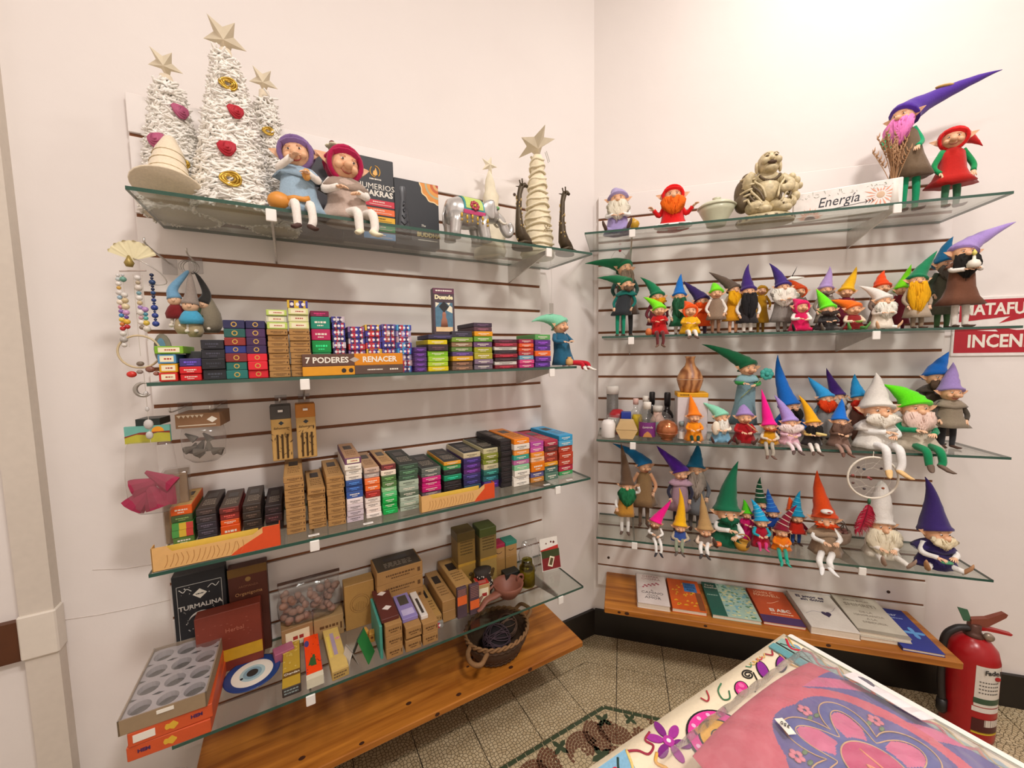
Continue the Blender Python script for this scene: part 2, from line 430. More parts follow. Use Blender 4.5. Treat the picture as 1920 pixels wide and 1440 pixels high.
glass_shelf('S2', 'L', .31, 1.494, .25, 1.327, 'glass shelf holding short incense stacks at eye level, left wall', (1.19, .42))
glass_shelf('S3', 'L', .27, 1.512, .28, .912, 'glass shelf of long incense boxes with two front trays, left wall', (1.19, .42))
glass_shelf('S4', 'L', .305, 1.50, .28, .50, 'lowest glass shelf of the left wall, just above the pine board', (1.22, .41))
glass_shelf('R1', 'R', -.024, 1.23, .28, 1.833, 'topmost glass shelf of the diagonal wall, under the laughing statue', (.15, .95))
glass_shelf('R2', 'R', .04, 1.30, .25, 1.438, 'second glass shelf from the top on the diagonal wall', (.15, .93))
glass_shelf('R3', 'R', .02, 1.30, .25, 1.026, 'third glass shelf on the diagonal wall, holding the candles and bottles', (.16, 1.0))
glass_shelf('R4', 'R', .02, 1.283, .25, .619, 'lowest glass shelf of the diagonal wall, above the row of books', (.17, .93))
def pine_mat(ax=0):
    m, nt, b = _base('pine'); N = nt.nodes.new; L = nt.links.new
    tc = N('ShaderNodeTexCoord'); mp = N('ShaderNodeMapping'); mp.inputs['Scale'].default_value = (1.1, 16, 16)
    L(tc.outputs['Object'], mp.inputs['Vector'])
    n1 = N('ShaderNodeTexNoise'); n1.inputs['Scale'].default_value = 2.2; n1.inputs['Detail'].default_value = 6; n1.inputs['Distortion'].default_value = .6
    L(mp.outputs['Vector'], n1.inputs['Vector'])
    cr = N('ShaderNodeValToRGB'); e = cr.color_ramp.elements; e[0].position = .3; e[0].color = hexc('8a4a12')+(1,); e[1].position = .72; e[1].color = hexc('cf8632')+(1,)
    L(n1.outputs['Fac'], cr.inputs['Fac']); L(cr.outputs['Color'], b.inputs['Base Color']); b.inputs['Roughness'].default_value = .38
    return m
PINE = pine_mat(); KNOT = M('3e1e0e', .5, amt=.4, scale=80)
def pine_board(S, d0, d1, dep, ztop, th, label, knots):
    c = (d0+d1)/2; W2 = (d1-d0)/2
    p = thing('wooden_shelf', label, 'shelf', S, c, 0, ztop)
    mb = MB(); mb.bbox(-W2, W2, -dep, -.0005, -th, 0, .003); mb.part('board', PINE, p)
    for x, y, r_ in knots:
        if y > -dep+.01:
            MB().flat([(x+r_*1.5*math.cos(a), y+r_*math.sin(a)) for a in [2*PI*i/10 for i in range(10)]], -.0005, .0004).part('knot', KNOT, p)
        else:
            MB().prism([(x+r_*1.3*math.cos(a), -th/2+min(r_, th*.3)*math.sin(a)) for a in [2*PI*i/10 for i in range(10)]], -dep-.0004, -dep+.001).part('knot', KNOT, p)
    for x in (-W2*.6, W2*.6):
        b = MB(); b.add([(x-.003, 0, -th), (x+.003, 0, -th), (x+.003, -dep*.7, -th), (x-.003, -dep*.7, -th), (x-.003, 0, -th-.05), (x+.003, 0, -th-.05), (x+.003, -dep*.7, -th-.01), (x-.003, -dep*.7, -th-.01)],
              [(0,1,2,3), (7,6,5,4), (0,4,5,1), (1,5,6,2), (2,6,7,3), (3,7,4,0)]); b.part('bracket', STEEL, p)
pine_board('L', .30, 1.50, .272, .272, .022, 'long varnished pine board under the lowest left glass shelf', [(.42, -.06, .008), (.30, -.24, .006), (.1, -.25, .006), (.2, -.13, .007), (-.05, -.2, .006), (.02, -.272, .006), (.36, -.272, .007), (-.2, -.26, .005), (-.35, -.22, .006), (.17, -.16, .004)])
pine_board('R', .053, 1.212, .27, .333, .025, 'varnished pine board carrying the row of books', [(-.49, -.26, .007), (.2, -.27, .006), (.45, -.1, .006), (-.52, -.27, .005), (-.2, -.27, .005)])

# fixtures for the two ceiling lamps and the added, unseen fill lamp
for i, (p, e, s) in enumerate(LAMPS):
    t = bpy.data.objects.new('ceiling_lamp', None); COL.objects.link(t); t.location = (p[0], p[1], p[2]+.012)
    tag(t, ['round ceiling lamp hanging nearest the diagonal wall', 'round ceiling lamp hanging above the left end', 'large round fill lamp added behind the camera'][i], 'lamp')
    MB().lathe([(.02, .06), (s*.5+.02, .03), (s*.5+.025, 0), (s*.5+.018, 0), (s*.5+.012, .02), (.015, .05)], 24).part('lamp_shade', M('e8e2da', .4), t, True)
    MB().tube([(0, 0, .05), (0, 0, ZC-p[2]-.012)], .006, 8).part('stem', M('bbb5ad', .4), t)
# ------------------------------------------------------------------ gnome and elf dolls
SKIN = M('e8b48c', kind='skin'); SKIN2 = M('f0c4a0', kind='skin')
EYEW = M('f3efe8', .3, amt=.0); EYEB = M('2a1a14', .3, amt=.0); LIP = M('9c4436', .5, amt=.05)
def _hand_mesh():
    mb = MB(); mb.ell((0, 0, -.42), (.34, .17, .44), 8, 6)
    for i, (x, l, a) in enumerate(((-.24, .58, -.16), (-.08, .70, -.04), (.09, .66, .06), (.24, .5, .2))):
        mb.tube([(x*.9, 0, -.66), (x+a*.3, -.03, -.85-l*.22), (x+a*.6, -.12, -.85-l*.55), (x+a*.7, -.26, -.85-l*.8)], [.1, .1, .085, .05], 6)
    mb.tube([(.22, -.02, -.3), (.44, -.08, -.45), (.54, -.14, -.66), (.54, -.2, -.8)], [.12, .11, .09, .05], 6)
    return mb.mesh('hand', SKIN2, True)
HAND = _hand_mesh()
def _ear_mesh():
    mb = MB(); rings = []
    for t, w_, h_ in ((0, .16, .34), (.25, .17, .40), (.55, .12, .28), (.8, .08, .14), (1, .02, .02)):
        c = Vector((t*1.0, .1*t, .30*t*t+.05*t))
        rings.append([c+Vector((.0, w_*.5*math.cos(2*PI*k/8)-(.1*math.sin(2*PI*k/8)**2 if t < .9 else 0), h_*math.sin(2*PI*k/8))) for k in range(8)])
    mb.loft(rings); return mb.mesh('ear', SKIN, True)
EAR = _ear_mesh()
def aim(o, a, b, s):
    """place a mesh modelled along -z from a towards b"""
    d = (Vector(b)-Vector(a)).normalized(); o.location = a
    o.rotation_euler = (-d).to_track_quat('Z', 'Y').to_euler(); o.scale = (s, s, s)
def bez(p0, p1, p2, p3, n):
    out = []
    for i in range(n+1):
        t = i/n; u = 1-t; out.append(p0*u**3+p1*3*u*u*t+p2*3*u*t*t+p3*t**3)
    return out
def g(label, shelf, d, out, hx, hz, r, tx, tz, hat, robe, beard, arms, legs, pose, face=0., hood=0, hp=.9, hem=None, foot=None, fx=0., skirt=1.15, cape=None, shoe=None, prop=None, stripe=None, up=0, hand0=None, **kw):
    S, _, _, dep, zs = SH[shelf]; r *= 1.05
    T_ = thing('elf_doll' if beard is None else 'gnome_doll', label, 'doll', S, d, out, zs+.0008)
    rr = random.Random(label); H = Vector((hx, 0, hz)); arms = arms or robe; legs = legs or robe; shoe = shoe or '#5a4236'
    RZ = Matrix.Rotation(face, 4, 'Z'); HM = Matrix.Translation(H) @ Matrix.Rotation(kw.get('roll', 0.), 4, 'Y') @ RZ @ Matrix.Rotation(R(6), 4, 'X')
    def P(x, y, z): return HM @ Vector((x*r, y*r, z*r))
    # head with its face
    hb = MB(); hb.ell((0, 0, 0), (r*.93, r*.9, r), 14, 10, HM)
    hb.ell((0, -.98*r, -.10*r), (.29*r, .34*r, .26*r), 9, 7, HM)
    for s in (-1, 1):
        hb.ell((s*.47*r, -.68*r, -.2*r), (.3*r, .26*r, .26*r), 8, 6, HM)
        hb.mat(1).ell((s*.36*r, -.80*r, .2*r), (.10*r, .07*r, .07*r), 7, 5, HM)
        hb.mat(2).ell((s*.35*r, -.875*r, .19*r), (.06*r, .04*r, .06*r), 6, 5, HM).mat(0)
        hb.tube([P(s*.2, -.86, .38), P(s*.38, -.85, .44), P(s*.55, -.72, .36)], [.03*r, .05*r, .02*r], 5)
    hb.mat(3).tube([P(-.34, -.80, -.42), P(-.17, -.83, -.55), P(0, -.84, -.58), P(.17, -.83, -.55), P(.34, -.80, -.42)], [.02*r, .05*r, .06*r, .05*r, .02*r], 5).mat(0)
    hb.part('head', [SKIN, EYEW, EYEB, LIP], T_, True)
    for s in (-1, 1):
        e = ob('ear', EAR, T_); es = r*(.95 if hood else .82)
        e.location = P(s*.82, .02, .0); e.rotation_euler = (0, 0, face+(PI if s < 0 else 0)-s*.15); e.scale = (es, es*s, es)
    # hat
    ax = RZ @ Vector((0, .46, .89)); tip = Vector((tx, .02, tz)); p0 = H+(RZ @ Vector((0, .03*r, .10*r))); Lh = (tip-p0).length
    q1 = p0+ax*min(.9*r, Lh*.4); q2 = p0.lerp(tip, .62)+Vector((0, .12*r, (.10 if tz > hz+r else .25)*Lh))
    path = bez(p0, q1, q2, tip, 14); Rh = 1.22*r*(.98 if hood else 1); cv = rr.uniform(-1, 1)*.10*Lh
    path = [p+Vector((cv*math.sin(PI*min(1, k/14))*(k/14), 0, 0)) for k, p in enumerate(path)]
    rad = [max(.03*r, Rh*((1-i/14)**hp)*(1+(.05*math.sin(i*2.1+rr.random()*6) if i > 1 else 0))) for i in range(15)]
    rad[0] = Rh*1.02; rad[1] = Rh*1.05
    hm = M(hat, kind='felt')
    mb = MB(); mb.tube(path, rad, 14)
    hatob = mb.part('hat', hm, T_, True)
    if hood:       # the hat wraps the cheeks and closes under the chin
        mb = MB(); pts = [P(1.0*math.sin(a)*1.02, -.42-.10*math.cos(a), .05+1.0*math.cos(a)) for a in [2*PI*i/20 for i in range(20)]]
        mb.tube(pts+[pts[0]], .17*r, 7, cap=False); mb.ell((0, .12*r, -.05*r), (1.06*r, .95*r, 1.02*r), 12, 8, HM @ Matrix.Translation((0, .2*r, 0)))
        mb.part('hood', hm, T_, True)
    if stripe:
        mb = MB()
        for k in (4, 6, 8, 10): mb.tube([path[k], path[k].lerp(path[k+1], .35)], [rad[k]*1.07, rad[k]*1.03], 12)
        mb.part('stripe', M(stripe, kind='felt'), hatob, True)
    # beard
    if beard:
        bc, bl, bw = beard; bl = min(bl, max(.3, (hz-.1*r)/r)); rings = []; n = 18; ph = rr.random()*6
        for i in range(9):
            t = i/8; wd = bw*r*(.78+.5*math.sin(PI*min(1, t*1.5)*.55))*(1-.82*t**2.2)*.95; z = hz-.18*r-t*bl*r
            yc = -.62*r-.30*r*math.sin(PI*t*.7); dpt = .40*r*(1-.7*t*t)
            ring = []
            for k in range(n):
                a = 2*PI*k/n; j = 1+.16*math.sin(7*a+ph+t*5)+.12*math.sin(13*a+ph*2-t*7)
                v = RZ @ Vector((wd*math.cos(a)*j, yc+dpt*math.sin(a)*j, 0)); ring.append((hx+v.x, v.y, z+.06*r*math.sin(3*a+ph)))
            rings.append(ring)
        mb = MB(); mb.loft(rings)
        for s in (-1, 1): mb.tube([P(0, -.96, -.26), P(s*.3, -1.0, -.36), P(s*.62, -.86, -.55), P(s*.8, -.7, -.8)], [.1*r, .17*r, .13*r, .04*r], 7)
        for k in range(46):
            a = rr.uniform(-1.0, 1.0); t0 = rr.uniform(0, .55); wd = bw*r*.95; z0 = hz-.2*r-t0*bl*r; zl = z0-bl*r*rr.uniform(.3, .6); zl = max(zl, .1*r); kk = (1-.7*((hz-.2*r-zl)/(bl*r+1e-6))**2)
            q = [RZ @ Vector((a*wd*(.9-.3*t0), -.70*r-.34*r*math.sqrt(max(0, 1-a*a)), 0)), RZ @ Vector((a*wd*.95*max(.25, kk), -.86*r-.36*r*math.sqrt(max(0, 1-a*a)), 0)), RZ @ Vector((a*wd*max(.15, kk-.15)+rr.uniform(-.12, .12)*r, -.84*r-.3*r*math.sqrt(max(0, 1-a*a)), 0))]
            mb.tube([(hx+q[0].x, q[0].y, z0), (hx+q[1].x, q[1].y, (z0+zl)/2), (hx+q[2].x, q[2].y, zl-.1*r if zl > .3*r else zl)], [.075*r, .07*r, .015*r], 4)
        mb.part('beard', M(bc, kind='hair'), T_, True)
    # tunic
    nz = hz-.72*r
    if pose == 'stand': hemz = max(.012, min(hem if hem is not None else .3*nz, nz*.7)); hw = r*1.25*skirt
    else: hemz = .003; hw = r*1.22*skirt
    rings = []; n = 20; ph = rr.random()*6
    for t, w_ in ((0, .42), (.06, .66), (.16, 1.0), (.35, 1.1), (.6, 1.2), (.82, 1.08+.3*skirt), (1, 1.42*skirt)):
        z = nz+(hemz-nz)*t; rad_ = r*w_; c = hx*(1-t)
        rings.append([(c+rad_*math.cos(2*PI*k/n)*(1+.10*t*math.sin(5*2*PI*k/n+ph)), rad_*.74*math.sin(2*PI*k/n)*(1+.10*t*math.sin(5*2*PI*k/n+ph)), z) for k in range(n)])
    mb = MB(); mb.loft(rings); mb.part('tunic', M(robe, kind='felt'), T_, True)
    if cape:
        mb = MB(); rings = []
        for t, w_ in ((0, .5), (.3, 1.05), (.65, 1.4), (1, 1.65)):
            z = nz+.05*r-t*1.0*r
            rings.append([(hx+r*w_*math.cos(2*PI*k/n)*(1+.1*t*math.sin(4*2*PI*k/n+ph)), r*w_*(.78 if k < n/2 else .55)*math.sin(2*PI*k/n), z+.12*r*t*math.sin(4*2*PI*k/n+ph)) for k in range(n)])
        mb.loft(rings); mb.part('cape', M(cape, kind='felt'), T_, True)
    # arms
    bh = nz-hemz; am = M(arms, kind='felt')
    for s in (-1, 1):
        sh_ = Vector((hx+s*.8*r, 0, nz-.35*r)); L_ = max(1.25*r, min(2.6*r, bh*.62 if pose == 'stand' else bh*.8))
        if pose == 'cross': hp_ = Vector((hx+s*2.0*r, -.5*r, nz-.7*r))
        elif up and s > 0: hp_ = Vector((hx+1.7*r, -.6*r, nz+.9*r))
        elif hand0 and s < 0: hp_ = Vector((hx+hand0[0]*r, -1.2*r, max(.4*r, nz-hand0[1]*r)))
        elif pose == 'stand' and not prop: hp_ = Vector((hx*.6+s*(1.25+.25*rr.random())*r, -.55*r, max(.6*r, nz-.35*r-L_)))
        else: hp_ = Vector((hx*.7+s*.62*r, -(1.2+.2*rr.random())*r, max(.5*r, nz-(.95+.4*rr.random())*r)))
        if face < -.6: hp_ = Vector((hx+s*1.1*r-.3*r, -.9*r, max(.6*r, nz-.35*r-L_*.8)))
        el = (sh_+hp_)/2+Vector((s*.55*r, .15*r, -.35*r))
        if pose == 'cross': el = (sh_+hp_)/2+Vector((0, .1*r, -.7*r))
        mb = MB(); mb.tube(smoothpath([sh_, el, hp_], 4), [.30*r, .29*r, .28*r, .27*r, .26*r, .25*r, .23*r, .22*r, .23*r], 8)
        mb.part('arm', am, T_, True)
        h_ = ob('hand', HAND, T_); dr = (hp_-el).normalized(); aim(h_, hp_-dr*.1*r, hp_+dr*r, .58*r)
    # legs and shoes
    lm = M(legs, kind='felt'); sm_ = M(shoe, .7, 'plain', amt=.2)
    edge = -(dep-out)
    for s in (-1, 1):
        if pose == 'stand':
            a = [(s*.45*r, 0, hemz+.25*r), (s*.5*r, -.03*r, hemz*.55), (s*.48*r, 0, .18*r)]; f_ = Vector((s*.5*r, -.25*r, .16*r)); fd = Vector((s*.25, -1, 0))
        elif pose == 'sit':
            ft = foot if foot is not None else -.03; ft = min(ft, -.012); k_ = edge-.012
            a = [(s*.45*r, -.2*r, .32*r), (s*.5*r+fx*.5, k_*.6, .40*r), (s*.46*r+fx, k_-.004, .26*r), (s*.4*r+fx+(.15*r if s > 0 else 0), k_-.012, ft*.5), (s*.38*r+fx, k_-.014, ft+.2*r)]
            f_ = Vector((s*.42*r+fx, k_-.014-.25*r, ft+.15*r)); fd = Vector((s*.45, -1, -.35))
        elif pose == 'flat':
            q = max(edge+.012, -2.9*r); sx_ = s*1.05+rr.uniform(-.2, .2)
            a = [(s*.45*r, -.2*r, .28*r), (s*.8*r+fx, q*.5, .32*r), (sx_*1.1*r+fx, q, .24*r)]; f_ = Vector((sx_*1.15*r+fx, q-.05*r, .36*r)); fd = Vector((s*.35, -.35, .9))
        elif pose == 'knees':
            a = [(s*.4*r, -.3*r, .3*r), (s*.55*r, -1.1*r, 1.0*r), (s*.45*r, -1.35*r, .2*r)]; f_ = Vector((s*.48*r, -1.55*r, .17*r)); fd = Vector((s*.3, -1, 0))
        else:
            a = [(s*.5*r, -.2*r, .3*r), (s*1.75*r, -.6*r, .38*r), (s*.3*r, -1.15*r, .3*r), (-s*.5*r, -1.2*r, .28*r)]; f_ = Vector((-s*.7*r, -1.2*r, .28*r)); fd = Vector((-s, -.2, 0))
        pth = smoothpath(a, 4); k = len(pth)
        mb = MB(); mb.tube(pth, [(.34-.10*i/(k-1))*r for i in range(k)], 8); mb.part('leg', lm, T_, True)
        fd.normalize(); rot = fd.to_track_quat('X', 'Z').to_matrix().to_4x4()
        mb = MB(); mb.tube([rot @ Vector((x*r, 0, z*r))+f_ for x, z in ((-.42, .02), (-.2, .05), (.1, .02), (.42, -.03), (.72, .0), (.92, .07))], [.10*r, .24*r, .23*r, .21*r, .15*r, .04*r], 8, sx=.72)
        mb.part('shoe', sm_, T_, True)
    # what the doll carries
    def pp(name, mb, c, *a, **k): mb.part(name, M(c, *a, **k), T_, True)
    hc = Vector((hx*.7, -1.35*r, max(.6*r, nz-1.2*r)))
    if prop == 'gourd':
        mb = MB(); mb.ell((-1.25*r, -1.0*r, .62*r), (.72*r, .62*r, .62*r), 12, 8); mb.tube([(-.8*r, -1.05*r, .7*r), (-.3*r, -1.2*r, .95*r), (.2*r, -1.3*r, .9*r), (.6*r, -1.25*r, 1.0*r)], [.35*r, .2*r, .18*r, .22*r], 8); pp('gourd', mb, 'd8913a', .45)
        mb = MB(); mb.ell((.5*r, -1.3*r, nz-1.0*r), (.3*r, .25*r, .42*r), 8, 6); pp('bread', mb, 'd69a4e', .6)
    if prop == 'pouch': mb = MB(); mb.lathe([(.3*r, 0), (.5*r, .2*r), (.45*r, .7*r), (.2*r, .9*r), (.28*r, 1.05*r)], 10, (-.2*r, -1.3*r, .1*r)); pp('pouch', mb, 'd9a86a', .8)
    if prop == 'acorn': mb = MB(); mb.lathe([(.04*r, 0), (.5*r, .25*r), (.72*r, .75*r), (.6*r, 1.05*r), (.25*r, 1.3*r), (.06*r, 1.5*r)], 12, (1.75*r, -1.1*r, 0)); pp('golden_acorn', mb, 'c79a2a', .35)
    if prop == 'orangebag': mb = MB(); mb.lathe([(.35*r, 0), (.6*r, .3*r), (.5*r, .9*r), (.25*r, 1.2*r)], 9, (-1.8*r, -.9*r, 0)); pp('bag', mb, 'd9743a', .7)
    if prop == 'lamp':
        mb = MB(); mb.lathe([(.30*r, -.25*r), (.5*r, -.2*r), (.55*r, .15*r), (.4*r, .5*r), (.15*r, .62*r), (.12*r, 1.0*r)], 12, tuple(hc+Vector((-.2*r, -.4*r, .3*r)))); pp('white_jug', mb, 'f0eadc', .4)
        mb = MB(); mb.lathe([(.03*r, 0), (.2*r, .2*r), (.2*r, .35*r), (.02*r, .7*r)], 8, tuple(hc+Vector((-.2*r, -.4*r, 1.3*r)))); pp('candle_flame_ornament', mb, 'e8d870', .5)
    if prop == 'tealflower':
        mb = MB(); c = Vector((hx+1.9*r, -.8*r, nz+.05*r))
        for k in range(7):
            a = 2*PI*k/7; mb.ell(tuple(c+Vector((.42*r*math.cos(a), -.1*r, .42*r*math.sin(a)))), (.36*r, .16*r, .36*r), 8, 6)
        mb.ell(tuple(c+Vector((0, -.2*r, 0))), .3*r, 8, 6); pp('teal_flower', mb, '3fa79c', .6)
        mb = MB(); mb.tube(smoothpath([c, (hx+.3*r, -1.2*r, nz-1.6*r), (hx-1.0*r, -1.1*r, nz-3.0*r)], 5), .06*r, 6); pp('flower_stem', mb, '8d9a6a', .6)
    if prop == 'bundle': mb = MB(); mb.ell((-.9*r, -1.0*r, nz-.9*r), (.62*r, .5*r, 1.15*r), 10, 8, None); pp('cream_bundle', mb, 'efe4d0', .8)
    if prop == 'flute': mb = MB(); mb.tube([(hx+.1*r, -1.1*r, hz-.75*r), (hx+1.3*r, -1.7*r, nz-1.1*r)], .1*r, 8); pp('flute', mb, 'c89a6a', .5)
    if prop == 'cream': mb = MB(); mb.tube([tuple(hc+Vector((-.1*r, -.3*r, .5*r))), tuple(hc+Vector((1.4*r, -.4*r, .3*r)))], [.28*r, .2*r], 8); pp('instrument', mb, 'ead38a', .5)
    if prop == 'rose':
        mb = MB(); c = Vector((1.7*r, -1.1*r, nz-.9*r))
        for k in range(3): mb.lathe([(.15*r, -.3*r), (.55*r-.14*k*r, 0), (.5*r-.14*k*r, .35*r+.05*k*r), (.4*r-.14*k*r, .38*r)], 9, tuple(c))
        pp('orange_rose', mb, 'ef7a4a', .6)
    if prop == 'basket':
        c = (1.15*r, -1.15*r, .0); mb = MB(); mb.lathe([(.42*r, 0), (.6*r, .25*r), (.72*r, .8*r), (.64*r, .82*r), (.5*r, .3*r)], 12, c); pp('ochre_basket', mb, 'c8922e', .6)
        mb = MB(); mb.tube([Vector(c)+Vector((.68*r*math.cos(a), 0, .8*r+.7*r*math.sin(a))) for a in [PI*i/10 for i in range(11)]], .06*r, 6); pp('basket_handle', mb, 'b0813a', .6)
    if prop == 'jade': mb = MB(); mb.ell(tuple(hc+Vector((-.2*r, -.4*r, -.15*r))), (.5*r, .3*r, .16*r), 10, 6); pp('jade_stone', mb, '4f9a72', .3)
    if prop == 'hatstar':
        mb = MB(); c = path[7]+Vector((0, -rad[7]*.4, rad[7]*.9)); mb.ell(tuple(c), (.75*r, .35*r, .16*r), 10, 6); pp('hat_leaf', mb, 'c9a05a', .6)
    if prop == 'dove':
        c = H+Vector((1.2*r, -.6*r, 1.2*r)); mb = MB(); mb.tube([c+Vector((-.9*r, 0, 0)), c+Vector((-.3*r, 0, .15*r)), c+Vector((.6*r, 0, .12*r)), c+Vector((1.5*r, 0, .2*r))], [.08*r, .3*r, .26*r, .05*r], 8); pp('white_bird', mb, 'f1efe6', .6)
        mb = MB(); mb.tube([c+Vector((-.3*r, 0, .2*r)), c+Vector((.2*r, 0, 1.3*r)), c+Vector((.5*r, 0, 2.0*r))], [.16*r, .14*r, .02*r], 6, sx=.4); pp('dark_feather', mb, '2c2630', .6)
    if prop == 'greencup': mb = MB(); mb.lathe([(.2*r, 0), (.45*r, .15*r), (.5*r, .35*r), (.4*r, .3*r)], 10, tuple(hc+Vector((0, -.4*r, -.3*r)))); pp('green_bowl', mb, '9cbf5a', .5)
    return T_
g('purple-hooded elf doll seated on the top shelf holding an orange gourd','S1',1.178,0.220,-0.000,0.153,0.0336,-0.009,0.190,'#7d6590','#9fb4c4',None,'#efe8e0','#efe8e0','sit',hood=1,roll=-.14,hand0=(-.4,.0),skirt=1.4,cape='#9fb4c4',prop='gourd',shoe='#4a2f28',face=-0.2,foot=-0.053,fx=0.005)
g('crimson-hooded elf doll with crossed white legs beside the stacked black boxes','S1',1.058,0.220,-0.012,0.149,0.0383,-0.014,0.185,'#a51e4d','#b9a79c',None,'#efe8e0','#efe8e0','sit',hood=1,roll=.16,skirt=1.4,cape='#9c8c80',shoe='#efe6c8',face=0.25,foot=-0.049,fx=0.025)
g('mint-hatted pixie doll seated at the shelf end by the last incense stack','S2',0.328,0.200,-0.020,0.146,0.0275,-0.131,0.161,'#8fc9ad','#2f5f7a',None,'#2f5f7a','#b4303a','sit',shoe='#f1e9e0',prop='pouch',mirth=1,face=0.3,foot=-0.004,fx=0.04)
g('lavender-capped gnome doll with a cream beard and a golden acorn','R1',0.098,0.200,0.000,0.131,0.0310,-0.022,0.184,'#a79bc0','#a79bc8',('#efe6d6', 2.3, 1.15),'#f2efec','#a79bc8','flat',hp=0.6,prop='acorn')
g('red-hooded gnome doll with a fluffy orange beard meditating cross-legged','R1',0.298,0.190,0.000,0.125,0.0325,0.001,0.165,'#d8301f','#cf3326',('#fa7a34', 1.9, 1.25),'#cf3326','#f2efec','cross',hp=0.6,hood=1)
g('tall gnome doll with a long purple hat, pink beard and teal arms','R1',1.051,0.150,-0.029,0.310,0.0322,0.232,0.424,'#4a2a8c','#6b5a48',('#f08fc4', 2.6, 1.05),'#1f9a6c','#1b8f66','stand',prop='hatstar',face=-0.9,hem=0.113)
g('red-cloaked elf doll standing at the right end of the top shelf','R1',1.162,0.150,-0.003,0.218,0.0297,0.087,0.196,'#c52b22','#b03128',None,'#2a8a55','#3f6b50','stand',hood=1,skirt=1.5,face=-0.5,hem=0.075)
g('dark green hatted gnome with a grey beard behind the twin green gnome','R2',0.136,0.090,-0.011,0.284,0.0292,-0.177,0.323,'#1f6b47','#5b4a3f',('#8d7d6d', 3.0, 0.9),'#28463f','#2b2b2b','stand',face=0.5,hem=0.095)
g('green gnome doll with a short cape and teal legs, leftmost on its shelf','R2',0.110,0.170,0.021,0.204,0.0236,-0.095,0.244,'#1f6b47','#2b2f33',('#6d5a4a', 0.9, 0.8),'#1d6a62','#1f8a6d','stand',cape='#1d6a62',face=0.5,hem=0.085)
g('green-hatted gnome with a mustard fringe behind the lime-hatted one','R2',0.255,0.100,0.000,0.158,0.0242,-0.066,0.247,'#1f7a54','#6b2f36',('#e2a52c', 1.2, 1.2),'#6b2f36','#4a3a34','stand',hem=0.045)
g('lime-hatted gnome doll in red with brown boots dangling','R2',0.255,0.200,0.000,0.094,0.0207,-0.058,0.152,'#8fea2b','#b5202f',None,'#b5202f','#5f2a2a','sit',prop='orangebag',shoe='#6b4a3a',foot=-0.045,fx=-0.002)
g('bright blue pointed hat gnome with a long dark green beard','R2',0.336,0.130,0.000,0.152,0.0213,0.008,0.246,'#1f77c9','#2f6b4c',('#2f5f44', 3.6, 1.15),'#efe8e0','#efe8e0','stand',hem=0.036)
g('orange-hooded elf doll in a cream skirt with one dangling foot','R2',0.366,0.200,0.000,0.087,0.0224,-0.018,0.130,'#ef6a24','#e3b53a',None,'#e3b53a','#efe8e0','sit',hood=1,foot=-0.016,fx=-0.002)
g('dark violet hat gnome with a bright orange beard, half hidden','R2',0.426,0.090,0.000,0.133,0.0237,-0.067,0.222,'#35255c','#e2622a',('#f0662a', 1.6, 1.3),'#3a3040','#3a3040','stand',hem=0.035)
g('lime-capped gnome doll in a taupe tunic with white lacing','R2',0.461,0.170,0.000,0.152,0.0203,-0.008,0.197,'#86e02d','#8d7a6a',None,'#efe8e0','#8d6a55','stand',hp=0.7,hem=0.054)
g('grey-brown hatted gnome with a yellow beard and ochre dress','R2',0.528,0.140,0.000,0.165,0.0204,-0.085,0.243,'#5f5148','#d39a2c',('#ecb21f', 2.6, 1.2),'#e8d6c0','#d9a98a','stand',skirt=1.3,face=0.2,hem=0.049)
g('violet pointed hat gnome with a long black beard','R2',0.572,0.160,0.000,0.154,0.0220,0.004,0.261,'#3d2672','#2a2628',('#19171a', 4.2, 1.15),'#efe8e0','#efe8e0','stand',hem=0.038)
g('small mustard-hooded figure right of the black-bearded gnome','R2',0.637,0.090,0.000,0.164,0.0166,-0.001,0.188,'#b58a2c','#b58a2c',None,'#b58a2c','#7a5a2a','stand',hood=1,hem=0.041)
g('violet hat gnome with a bushy white beard and grey checked robe','R2',0.688,0.150,0.000,0.164,0.0217,-0.041,0.260,'#3c2a72','#8b8580',('#f1e8de', 2.9, 1.7),'#e8ded4','#8b8580','stand',prop='dove',skirt=1.2,hem=0.039)
g('rust-hooded gnome peeking out behind the magenta elf','R2',0.762,0.090,0.000,0.153,0.0203,-0.030,0.206,'#c8562a','#6b5f5a',None,'#6b5f5a','#6b5f5a','stand',hood=1,hem=0.036)
g('magenta-hooded elf doll seated sideways with white stockings','R2',0.725,0.210,0.000,0.084,0.0208,-0.019,0.117,'#d6226b','#c91f5d',None,'#f2ece6','#c91f5d','flat',hood=1,shoe='#1d1a1a',face=0.2)
g('lilac curled hat gnome behind the lime-hatted one','R2',0.844,0.100,0.000,0.153,0.0198,0.018,0.243,'#b49ed0','#8d8378',('#8d7d70', 0.7, 1.0),'#8d8378','#8d8378','stand',hem=0.033)
g('lime-hatted gnome doll in black sitting with knees up','R2',0.811,0.200,0.000,0.072,0.0206,-0.029,0.149,'#7fe51f','#33302f',('#3a2f2a', 0.8, 1.1),'#2a2626','#6a6460','flat',shoe='#6b6257')
g('yellow pointed hat gnome in a maroon robe','R2',0.900,0.120,0.000,0.139,0.0194,0.036,0.233,'#edbb22','#6b1f33',None,'#6b1f33','#5a1f2c','stand',face=-0.3,hem=0.029)
g('orange-haired gnome doll with folded green trousers','R2',0.886,0.200,0.000,0.070,0.0203,-0.059,0.108,'#ef7a24','#8d2f2f',None,'#e8d6c0','#4f8a4a','flat',shoe='#5fa04f',prop='greencup')
